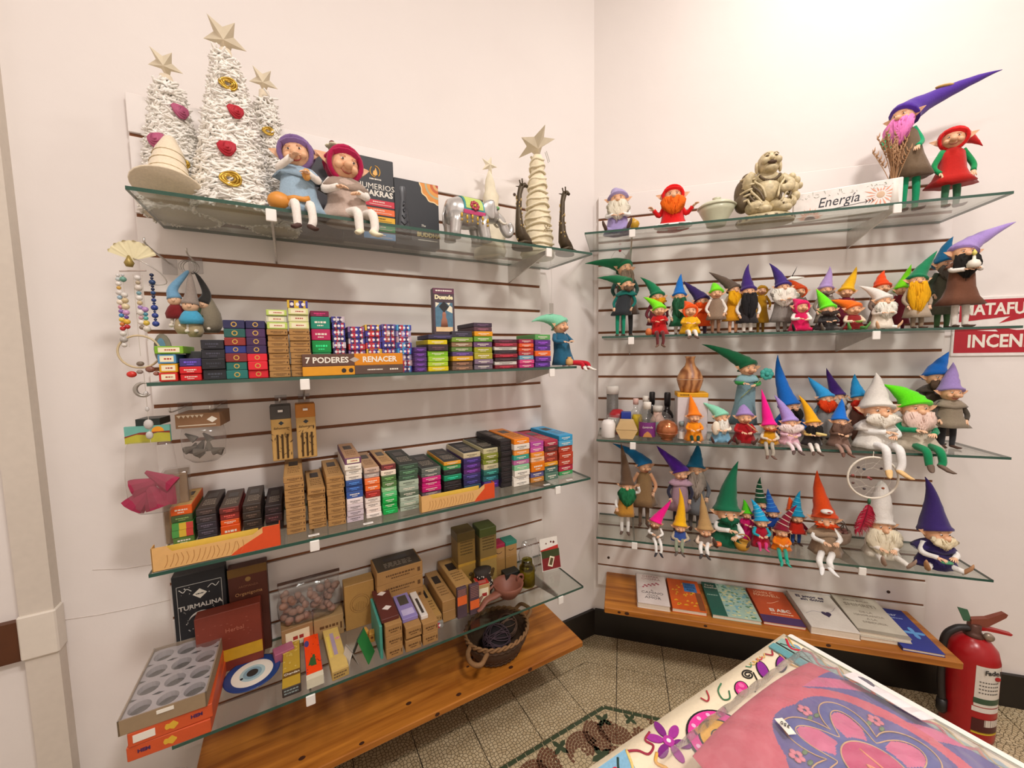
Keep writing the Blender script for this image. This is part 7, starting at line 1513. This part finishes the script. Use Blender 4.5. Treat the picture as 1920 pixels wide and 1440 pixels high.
MB().flat([(.012+.001*(16*math.sin(a)**3), -.02+.0012*(13*math.cos(a)-5*math.cos(2*a)-2*math.cos(3*a)-math.cos(4*a))) for a in [2*PI-2*PI*k/24 for k in range(24)]], h, h+.0005).part('heart_print', NV, t)
MB().tube(smoothpath([(-.06, -.03, h+.0003), (-.03, -.01, h+.0003), (-.008, -.012, h+.0003), (.035, .0, h+.0003), (.06, .03, h+.0003)], 4), .0006, 4).part('line_drawing', M('8a8290', .5), t)
for i in range(2):
    t = book('grey-white book with a grey band, '+('upper copy' if i else 'lower copy')+' of the overlapping pair', 1.022+.004*i, .15, .228-.004*i, .23, .013, 'd0c8b8', 'b4aa9a', -.04*i, .0137*i); h = .013
    if i:
        BG = M('9a8f80', .5); btx(t, 'JORGE BUCAY', .011, .0, .085, h, BG); btx(t, 'SHIMRITI', .022, 0, .055, h, M('8d8272', .5)); 
        for j, s in enumerate(('DE LA', 'IGNORANCIA', 'A LA', 'SABIDURIA')): btx(t, s, .0125, .0, .012-.021*j, h, BG)
        MB().box(-.075, .075, -.115, -.098, h, h+.0004).part('grey_band', M('a39a8a', .5), t)
t = book('royal blue book with a glowing light, rightmost of the row', 1.118, .115, .255, .235, .010, '27348a', '1c2668', -.04); h = .010
btx(t, 'Sanar', .02, -.005, .08, h, M('c9d4ea', .5), shear=.2); bdash(t, -.02, .035, .06, .005, h, M('9ab0dc', .5))
mb = MB(); mb.flat([(.025+.02*math.cos(a)*(1+.6*math.cos(4*a)), -.02+.02*math.sin(a)*(1+.6*math.cos(4*a))) for a in [2*PI*k/32 for k in range(32)]], h, h+.0004); mb.part('light_print', M('5fa0dc', .5), t)
# ------------------------------------------------------------------ wall sign
t = thing('fire_sign', 'red and white wall sign reading MATAFUEGO and INCENDIO', 'sign', 'R', 1.52, -T+.003, 1.34)
MB().bbox(-.222, .222, -.003, .003, 0, .215, .0015).part('board', M('efe9e4', .4), t)
RS = M('b3182a', .4); y = -.0033
MB().prism([(-.205, .205), (.215, .205), (.215, .135), (-.02, .135), (-.09, .118), (-.06, .142), (-.205, .125)], y-.0006, y+.0004).part('upper_red_field', RS, t)
MB().prism([(-.215, .012), (.215, .012), (.215, .098), (-.04, .092), (-.11, .108), (-.09, .088), (-.215, .098)], y-.0006, y+.0004).part('lower_red_field', RS, t)
text(t, 'MATAFUEGO', .058, (-.200, y-.0008, .168), INKW, bold=.0016, sx=.80, align='LEFT'); text(t, 'INCENDIO', .064, (-.178, y-.0008, .052), INKW, bold=.0018, sx=.82, align='LEFT')
# ------------------------------------------------------------------ fire extinguisher
t = thing('fire_extinguisher', 'red fire extinguisher with white label beside the pine board', 'fire extinguisher', 'R', 1.318, .145, .0006)
RX = M('a8161c', .28, amt=.08)
MB().lathe([(.058, 0), (.066, .006), (.067, .02), (.067, .29), (.06, .325), (.042, .35), (.026, .36), (.022, .362)], 32).part('cylinder', RX, t, True)
MB().lathe([(.026, .358), (.028, .364), (.022, .372), (.018, .378), (.018, .40), (.012, .404)], 16).part('neck_valve', M('5a3a30', .4, metal=.4), t, True)
mb = MB(); mb.add([(-.014, -.008, .395), (.03, -.008, .398), (.08, -.006, .44), (.084, -.006, .452), (.074, -.006, .457), (.03, -.008, .43), (-.014, -.008, .42), (-.014, .008, .395), (.03, .008, .398), (.08, .006, .44), (.084, .006, .452), (.074, .006, .457), (.03, .008, .43), (-.014, .008, .42)], [(0, 1, 2, 3, 4, 5, 6), (13, 12, 11, 10, 9, 8, 7)]+[((i+1) % 7, i, 7+i, 7+(i+1) % 7) for i in range(7)]); mb.part('upper_lever', M('8a4a3a', .4, metal=.2), t)
mb = MB(); mb.prism([(.0, .38), (.03, .385), (.095, .378), (.1, .384), (.05, .394), (.0, .398)], -.008, .008); mb.part('lower_handle', RX, t)
MB().prism([(-.05, .455), (-.022, .45), (-.008, .41), (-.03, .408)], -.002, .002).part('green_tag', M('3f6a50', .5), t)
MB().lathe([(.012, 0), (.014, .004), (.013, .012), (.004, .014)], 14, M4=Matrix.Translation((.026, -.016, .372)) @ Matrix.Rotation(PI/2, 4, 'X')).part('pressure_gauge', M('9a8a7a', .3, metal=.4), t, True)
MB().tube(smoothpath([(-.012, 0, .385), (-.05, .0, .375), (-.08, .0, .33), (-.082, .0, .2), (-.08, -.01, .1)], 6), .011, 9).part('hose', M('241f1e', .5), t, True); MB().lathe([(.01, 0), (.015, .01), (.014, .05)], 12, (-.08, -.01, .06)).part('nozzle', M('1c1a1a', .4), t, True)
def curved(name, r_, a0, a1, z0, z1, m):
    mb = MB(); rings = [[(r_*math.sin(a), -r_*math.cos(a), z) for a in [R(a0+(a1-a0)*k/10) for k in range(11)]] for z in (z0, z1)]
    mb.loft(rings, False, False, closed=False); return mb.part(name, m, t, True)
for a0, a1, z0, z1, c in ((-25, 42, .145, .29, 'ddd6cc'), (-28, 42, .125, .142, 'e2dcd4'), (-26, 44, .05, .10, '4a1014'), (0, 44, .075, .10, 'd9d0c4'), (-26, 44, .045, .053, 'd8b82a'), (-26, 42, .155, .175, '33503a')):
    curved('label', .0676+.0003*(c != 'ddd6cc'), a0, a1, z0, z1, M(c, .4))
ca, sa = math.cos(R(10)), math.sin(R(10))
text(t, 'Fadel', .023, (sa*.0690, -ca*.0690, .272), M('2a2a2a', .5), (PI/2, 0, R(10)), bold=.0004)
for dx in (-.013, .016): MB().ell((sa*.068+dx, -ca*.068+(.002 if dx > 0 else .001), .252), (.008, .0015, .008), 10, 6).part('red_dot', M('a8161c', .4), t, True)
mb = MB(); rr = random.Random(3)
for q in range(4):
    for k in range(8): a = R(-15+6*k); z = .235-.013*q; mb.box(-.002, .002, -.0003, .0003, -.0018, .0018, Matrix.Translation((.0684*math.sin(a), -.0684*math.cos(a), z)) @ Matrix.Rotation(a, 4, 'Z'))
p = mb.part('small_print', M('5a5650', .5), t); p['kind'] = 'stuff'

t = thing('wire_ornament', 'thin wire loop with a red bead behind the tallest green gnomes', 'ornament', 'R', .118, .03, SH['R2'][4]+.0008)
MB().tube(smoothpath([(.02, 0, 0), (.02, 0, .30), (.0, -.005, .365), (-.03, -.01, .372), (-.05, -.01, .345)], 6), .0009, 5).part('wire', STEEL, t, True); MB().ell((-.012, -.012, .372), (.006, .004, .005), 8, 6).part('red_bead', M('b0242c', .4), t, True)
# ------------------------------------------------------------------ table, runner, cushion
TX1, TY1, TZ = -.284, -.962, .75       # far right corner of the top
TX0, TY0 = -1.55, -1.66
t = bpy.data.objects.new('display_table', None); COL.objects.link(t); t.location = ((TX0+TX1)/2, (TY0+TY1)/2, 0); tag(t, 'white table with an embroidered runner in the right foreground', 'table')
hx_, hy_ = (TX1-TX0)/2, (TY1-TY0)/2
WT = M('efeae2', .35, amt=.03)
MB().bbox(-hx_, hx_, -hy_, hy_, TZ-.035, TZ, .003).part('table_top', WT, t)
for sx in (-1, 1):
    for sy in (-1, 1): MB().bbox(sx*(hx_-.05)-.025, sx*(hx_-.05)+.025, sy*(hy_-.05)-.025, sy*(hy_-.05)+.025, 0, TZ-.035, .002).part('leg', WT, t)
for sy in (-1, 1): MB().box(-hx_+.06, hx_-.06, sy*(hy_-.05)-.009, sy*(hy_-.05)+.009, TZ-.1, TZ-.035).part('apron', WT, t)
# runner: covers the top except a white strip along the right edge and hangs a little at the back
RX0, RX1 = -1.5, TX1-.018
cl = bpy.data.objects.new('embroidered_runner', None); COL.objects.link(cl); cl.location = (0, 0, TZ+.0006); tag(cl, 'cream cloth embroidered with bright flowers and swirls on the white table', 'tablecloth')
CREAM = M('efe0c2', .9, 'plain', amt=.06, scale=150, bump=.3)
mb = MB(); nx, ny = 46, 26; rows_ = []
for i in range(nx+1):
    x = RX0+(RX1-RX0)*i/nx; row = []
    for j in range(ny+1):
        s = j/ny*(.72); yy = TY1+.004-s+.028; z = .0014+.0008*math.sin(x*23+s*17)
        if yy > TY1+.004: e = yy-(TY1+.004); yy, z = TY1+.0045, .0014-e
        row.append((x, yy, z))
    rows_.append(row)
vs = [p for r_ in rows_ for p in r_]; fs = [(i*(ny+1)+j, i*(ny+1)+j+1, (i+1)*(ny+1)+j+1, (i+1)*(ny+1)+j) for i in range(nx) for j in range(ny)]
mb.add(vs, [tuple(reversed(f)) for f in fs]); mb.part('cloth', CREAM, cl, True)
ZT = .0034
def stitch(pts, w_, c, name='embroidery_line', n=5):
    MB().tube([(p.x, p.y, ZT) for p in smoothpath([(x, y_, ZT) for x, y_ in pts], n)], w_, 6, sx=.5).part(name, M(c, .8, amt=.25, scale=300), cl, True)
def patch(pl, c, z=0., name='embroidery_patch'):
    ar = sum(pl[i][0]*pl[(i+1) % len(pl)][1]-pl[(i+1) % len(pl)][0]*pl[i][1] for i in range(len(pl)))
    MB().flat(pl if ar > 0 else pl[::-1], ZT-.0012, ZT+z).part(name, M(c, .8, amt=.22, scale=250), cl)
def circ(cx_, cy_, r_, n=20, ry=None, a=0):
    ry = ry or r_; return [(cx_+r_*math.cos(q)*math.cos(a)-ry*math.sin(q)*math.sin(a), cy_+r_*math.cos(q)*math.sin(a)+ry*math.sin(q)*math.cos(a)) for q in [2*PI*k/n for k in range(n)]]
# embroidery near the far edge
patch([(-.372, -.962), (-.352, -.962), (-.346, -1.62), (-.366, -1.62)], '5f9aa0'); 
patch([(-.352, -.964), (-.322, -.964), (-.318, -1.62), (-.346, -1.62)], '8fb0a8', -.0002)
stitch([(-.3475, -.965), (-.3445, -1.3), (-.342, -1.62)], .0022, '2a3a33'); stitch([(-.374, -.965), (-.371, -1.3), (-.368, -1.62)], .0016, '6f8a8a')
for k in range(7):
    y0 = -.97-.09*k
    stitch([(-.318, y0), (-.338, y0-.02), (-.318, y0-.045), (-.338, y0-.07), (-.322, y0-.09)], .0026, ('c8203c', 'd9622a')[k % 2]); stitch([(-.309, y0), (-.330, y0-.025), (-.312, y0-.05), (-.33, y0-.08)], .0016, 'd8b45a'); stitch([(-.343, y0), (-.328, y0-.03), (-.342, y0-.06)], .0016, '2f5a4a')
    patch(circ(-.327, y0-.022, .009, 12), '7fa6c0', .0002)
stitch([(-.307, -.964), (-.305, -1.3), (-.304, -1.62)], .0014, '9aa08e')
def flower(cx_, cy_, r_, c1, c2, n=6, a0=0):
    for k in range(n):
        a = a0+2*PI*k/n; patch(circ(cx_+r_*.62*math.cos(a), cy_+r_*.62*math.sin(a), r_*.40, 16, r_*.2, a), c1 if k % 2 else c2, .0003, 'petal')
    patch(circ(cx_, cy_, r_*.26), 'b4349a', .0008, 'flower_disc'); patch(circ(cx_, cy_, r_*.1), 'f2e4ea', .0012, 'flower_heart')
flower(-.721, -.992, .034, '7a1a7a', 'a02c92', 6, .3)
patch(circ(-.398, -1.000, .026, 18, .0095, .35), '1c1418'); patch(circ(-.398, -1.000, .023, 18, .0075, .35), '86208c', .0004)
patch(circ(-.446, -.990, .024, 18, .011, .7), '1c1418'); patch(circ(-.446, -.990, .021, 18, .0088, .7), '8a2490', .0004)
stitch([(-.482+.014*(1-.8*k/16)*math.cos(k*.75), -.982+.010*(1-.8*k/16)*math.sin(k*.75)) for k in range(17)], .0014, '17130f'); stitch([(-.468, -.984), (-.485, -1.002), (-.51, -1.01)], .0014, '17130f')
patch(circ(-.524, -.994, .020, 16, .012, .4), '1c1418'); patch(circ(-.524, -.994, .0175, 16, .010, .4), 'd42a86', .0004)
for x, y_ in ((-.518, -.99), (-.531, -.997)): patch(circ(x, y_, .005), 'ef6aa8', .0008)
stitch([(-.545, -.968), (-.565, -.975), (-.574, -.99), (-.562, -.995), (-.548, -.985)], .0014, '3f7a52'); stitch([(-.583, -.964), (-.592, -.975), (-.602, -.978), (-.606, -.968)], .0014, 'b02a3a')
for r_, c, dz in ((.048, '1c1418', 0), (.045, 'e03a98', .0003), (.031, '1c1418', .0006), (.028, 'eab02c', .0009), (.013, '1c1418', .0012), (.011, 'd98a2c', .0015)):
    patch([(-.645+r_*1.15*math.cos(a), -1.03+r_*math.sin(a)) for a in [PI*k/18 for k in range(19)]], c, dz, 'arch')
for k in range(7): a = PI*(k+.5)/7; patch(circ(-.645+.044*math.cos(a), -1.03+.038*math.sin(a), .0035), 'f4b4d8', .0008, 'arch_dot')
stitch([(-.735, -.966), (-.752, -.972), (-.748, -.985), (-.765, -.99), (-.775, -.978), (-.79, -.97)], .0018, '9c2440'); stitch([(-.752, -.995), (-.765, -1.005), (-.758, -1.02), (-.775, -1.03), (-.79, -1.015)], .0026, 'e8b050')
patch([(-.79, -.966), (-.86, -.966), (-.88, -1.05), (-.84, -1.06), (-.80, -1.0)], '7fb0cc'); stitch([(-.79, -.968), (-.80, -.99), (-.815, -1.01), (-.83, -1.05)], .0024, 'e6c878'); stitch([(-.81, -.97), (-.822, -.985), (-.818, -1.0), (-.835, -1.02)], .002, '23403a'); patch(circ(-.835, -.985, .014, 16, .006, .4), 'c81f3a', .0006)
for k in range(5): stitch([(-.40-.012*k, -.968-.003*(k % 2)), (-.41-.012*k, -.974), (-.418-.012*k, -.968)], .0011, ('e8b86a', 'c83a4a', 'e0a84a', 'e8c878', '3f8a6a')[k])
stitch([(-.378, -.972), (-.39, -.979), (-.40, -.970)], .0016, 'a82a3a'); stitch([(-.376, -.985), (-.384, -1.01), (-.378, -1.03), (-.388, -1.06)], .0014, 'e0a850')
for k in range(10):    # the same figures go on under the bag
    x = -.42-.1*k; flower(x, -1.50+.02*(k % 2), .034, 'c22a86', '7a1a7a', 6, k); stitch([(x-.05, -1.45), (x-.03, -1.47), (x-.06, -1.49), (x-.04, -1.52)], .002, ('9c2440', '3f7a52')[k % 2])
# ------------------------------------------------------------------ cushion in a clear bag
cu = bpy.data.objects.new('cushion', None); COL.objects.link(cu); CXC, CYC = -.566, -1.196; cu.location = (CXC, CYC, TZ+.0075); tag(cu, 'pink cushion with a violet lotus mandala on the embroidered runner', 'cushion')
HW, HH, HT = .182, .160, .031
def ch(u, v): return HT*max(0., (1-abs(u)**2.6))**.5*max(0., (1-abs(v)**2.6))**.5
def pat(x, y_):
    r_ = math.hypot(x, y_); a = math.atan2(y_, x)
    if r_ < .036: return 1                                   # crimson heart
    pet = abs(math.cos(3*a+.6)); lobe = .052+.050*pet**.75
    if r_ < lobe:
        inner = .046+.040*pet**1.6
        if r_ < inner and pet > .62 and r_ > .042: return 2  # rose petal
        return 3
    ring = .108+.008*pet
    if r_ < ring: return 4
    q = max(abs(x)/HW, abs(y_)/HH)
    if x > .075+.02*math.sin(y_*28) and abs(y_+.01) < .13 and r_ > .135 : return 4 if math.sin(y_*60+x*40) > -.55 else 2
    return 0
N1, N2 = 190, 172; vs = []; fs = []; ms = []
for i in range(N1+1):
    u = -1+2*i/N1
    for j in range(N2+1): v = -1+2*j/N2; k = 1-.06*(abs(u*v))**2; vs.append((HW*u*k, HH*v*k, HT+ch(u, v)+.0012*math.sin(u*9+v*7)*(1-u*u)*(1-v*v)))
for i in range(N1):
    for j in range(N2):
        fs.append((i*(N2+1)+j, (i+1)*(N2+1)+j, (i+1)*(N2+1)+j+1, i*(N2+1)+j+1)); ms.append(pat(HW*(-1+2*(i+.5)/N1), HH*(-1+2*(j+.5)/N2)))
mb = MB(); mb.v = vs; mb.f = fs; mb.m = ms
mb.part('cover_top', [M('cc5468', .75, amt=.25, scale=14, bump=.1), M('c2326a', .75), M('d0608a', .75, amt=.2, scale=60), M('4a4f96', .75, amt=.2, scale=40), M('5a4f92', .75, amt=.25, scale=30)], cu, True)
mb = MB(); n = 16; vs = []; fs = []
for i in range(n+1):
    u = -1+2*i/n
    for j in range(n+1): v = -1+2*j/n; k = 1-.06*(abs(u*v))**2; vs.append((HW*u*k, HH*v*k, HT-ch(u, v)*.98))
for i in range(n):
    for j in range(n): fs.append((i*(n+1)+j, i*(n+1)+j+1, (i+1)*(n+1)+j+1, (i+1)*(n+1)+j))
mb.add(vs, fs); mb.part('cover_back', M('c04a72', .75), cu, True)
GLD = M('d2a878', .6)
def drape(pts, w_, m, name):
    out = []
    for x, y_ in pts: u, v = max(-.99, min(.99, x/HW)), max(-.99, min(.99, y_/HH)); out.append((x, y_, HT+ch(u, v)+.0008))
    MB().tube(out, w_, 5).part(name, m, cu, True)
drape([(.0365*math.cos(a), .0365*math.sin(a)) for a in [2*PI*k/40 for k in range(41)]], .0010, GLD, 'gold_outline')
drape([((.054+.050*abs(math.cos(3*a+.6))**.75)*math.cos(a), (.054+.050*abs(math.cos(3*a+.6))**.75)*math.sin(a)) for a in [2*PI*k/120 for k in range(121)]], .0009, GLD, 'gold_outline')
drape([((.045+.043*abs(math.cos(3*a+.6))**1.6)*math.cos(a), (.045+.043*abs(math.cos(3*a+.6))**1.6)*math.sin(a)) for a in [2*PI*k/120 for k in range(121)]], .0008, GLD, 'gold_outline')
drape([(p.x, p.y) for p in smoothpath([(.012, .022, 0), (.004, -.012, 0), (-.006, .008, 0), (-.008, -.014, 0), (-.018, -.02, 0), (-.024, -.008, 0), (-.016, .002, 0)], 6)], .0014, M('ef9a6a', .6), 'centre_symbol')
for k in range(6):
    a = (PI/2-.6)/3+PI*k/3; x, y_ = .094*math.cos(a), .094*math.sin(a); mb = MB(); z = HT+ch(x/HW, y_/HH)+.0006
    for q in range(5): mb.ell((x+.006*math.cos(q*1.26), y_+.006*math.sin(q*1.26), z), (.0045, .0045, .001), 7, 4)
    mb.part('rosebud', M('d8788a', .7), cu, True); 
    for s in (-1, 1): MB().ell((x*.86+s*.007*math.sin(a), y_*.86-s*.007*math.cos(a), HT+ch(x*.86/HW, y_*.86/HH)+.0006), (.006, .003, .001), 7, 4).part('leaf', M('5f7a52', .7), cu, True)
# bag, sticker and paper label
bg = bpy.data.objects.new('plastic_bag', None); COL.objects.link(bg); bg.location = (CXC, CYC, TZ+.0060); tag(bg, 'crinkled clear plastic bag wrapped around the pink cushion', 'bag')
mb = MB(); nu, nv = 70, 64; vs = []; fs = []; rr = random.Random(5)
BX0, BX1, BY0, BY1 = -.215, .243, -.205, .188
def bz(x, y_):
    u, v = max(-1, min(1, x/(HW+.012))), max(-1, min(1, y_/(HH+.012)))
    b = HT+ch(u, v)+.004 if abs(u) < 1 and abs(v) < 1 else 0
    e = max(0, 1-max(abs(x)-HW, abs(y_)-HH, 0)/.03); base = .006+.030*e*e*(1 if max(abs(x)-HW, abs(y_)-HH) > -.005 else 0)
    return max(b, base)+.0032*abs(math.sin(x*70+y_*31+2*math.sin(y_*40)))+.0026*abs(math.sin(y_*83-x*29))
for i in range(nu+1):
    x = BX0+(BX1-BX0)*i/nu
    for j in range(nv+1): y_ = BY0+(BY1-BY0)*j/nv; vs.append((x, y_, bz(x, y_)))
for i in range(nu):
    for j in range(nv): fs.append((i*(nv+1)+j, (i+1)*(nv+1)+j, (i+1)*(nv+1)+j+1, i*(nv+1)+j+1))
mb.add(vs, fs); mb.part('upper_film', BAG := glass_mat('crinkled_film', (.97, .96, .96), rough=.10, haze=.10), bg, True)
def onbag(q, m, name, dz):
    n = 8; mb = MB(); A, B_, C_, D_ = [Vector(p) for p in q]; vs = []
    for i in range(n+1):
        for k in range(n+1): p = A.lerp(B_, i/n).lerp(D_.lerp(C_, i/n), k/n); vs.append((p.x, p.y, max(bz(p.x+ex, p.y+ey) for ex in (-.003, 0, .003) for ey in (-.003, 0, .003))+dz))
    vs2 = [(x, y_, z-.0005) for x, y_, z in vs]; fs = [(i*(n+1)+k, i*(n+1)+k+1, (i+1)*(n+1)+k+1, (i+1)*(n+1)+k) for i in range(n) for k in range(n)]
    mb.add(vs, [f[::-1] for f in fs]); mb.add(vs2, fs); return mb.part(name, m, bg)
onbag([(-.036, .098), (-.047, .103), (-.060, .078), (-.049, .073)], INKW, 'price_sticker', .004)
text(bg, '350', .008, (-.048, .088, bz(-.048, .088)+.0065), M('2a2a2a', .5), 'top', rot=PI/2+.3)
onbag([(.150, .094), (.182, .084), (.172, -.014), (.142, -.006)], M('e6dfe0', .5), 'paper_label', .003)
mb = MB(); mb.ell((.164, .066, bz(.164, .066)+.0042), (.008, .012, .0005), 10, 5); mb.part('label_logo', M('6a6670', .5), bg)
finish_text()
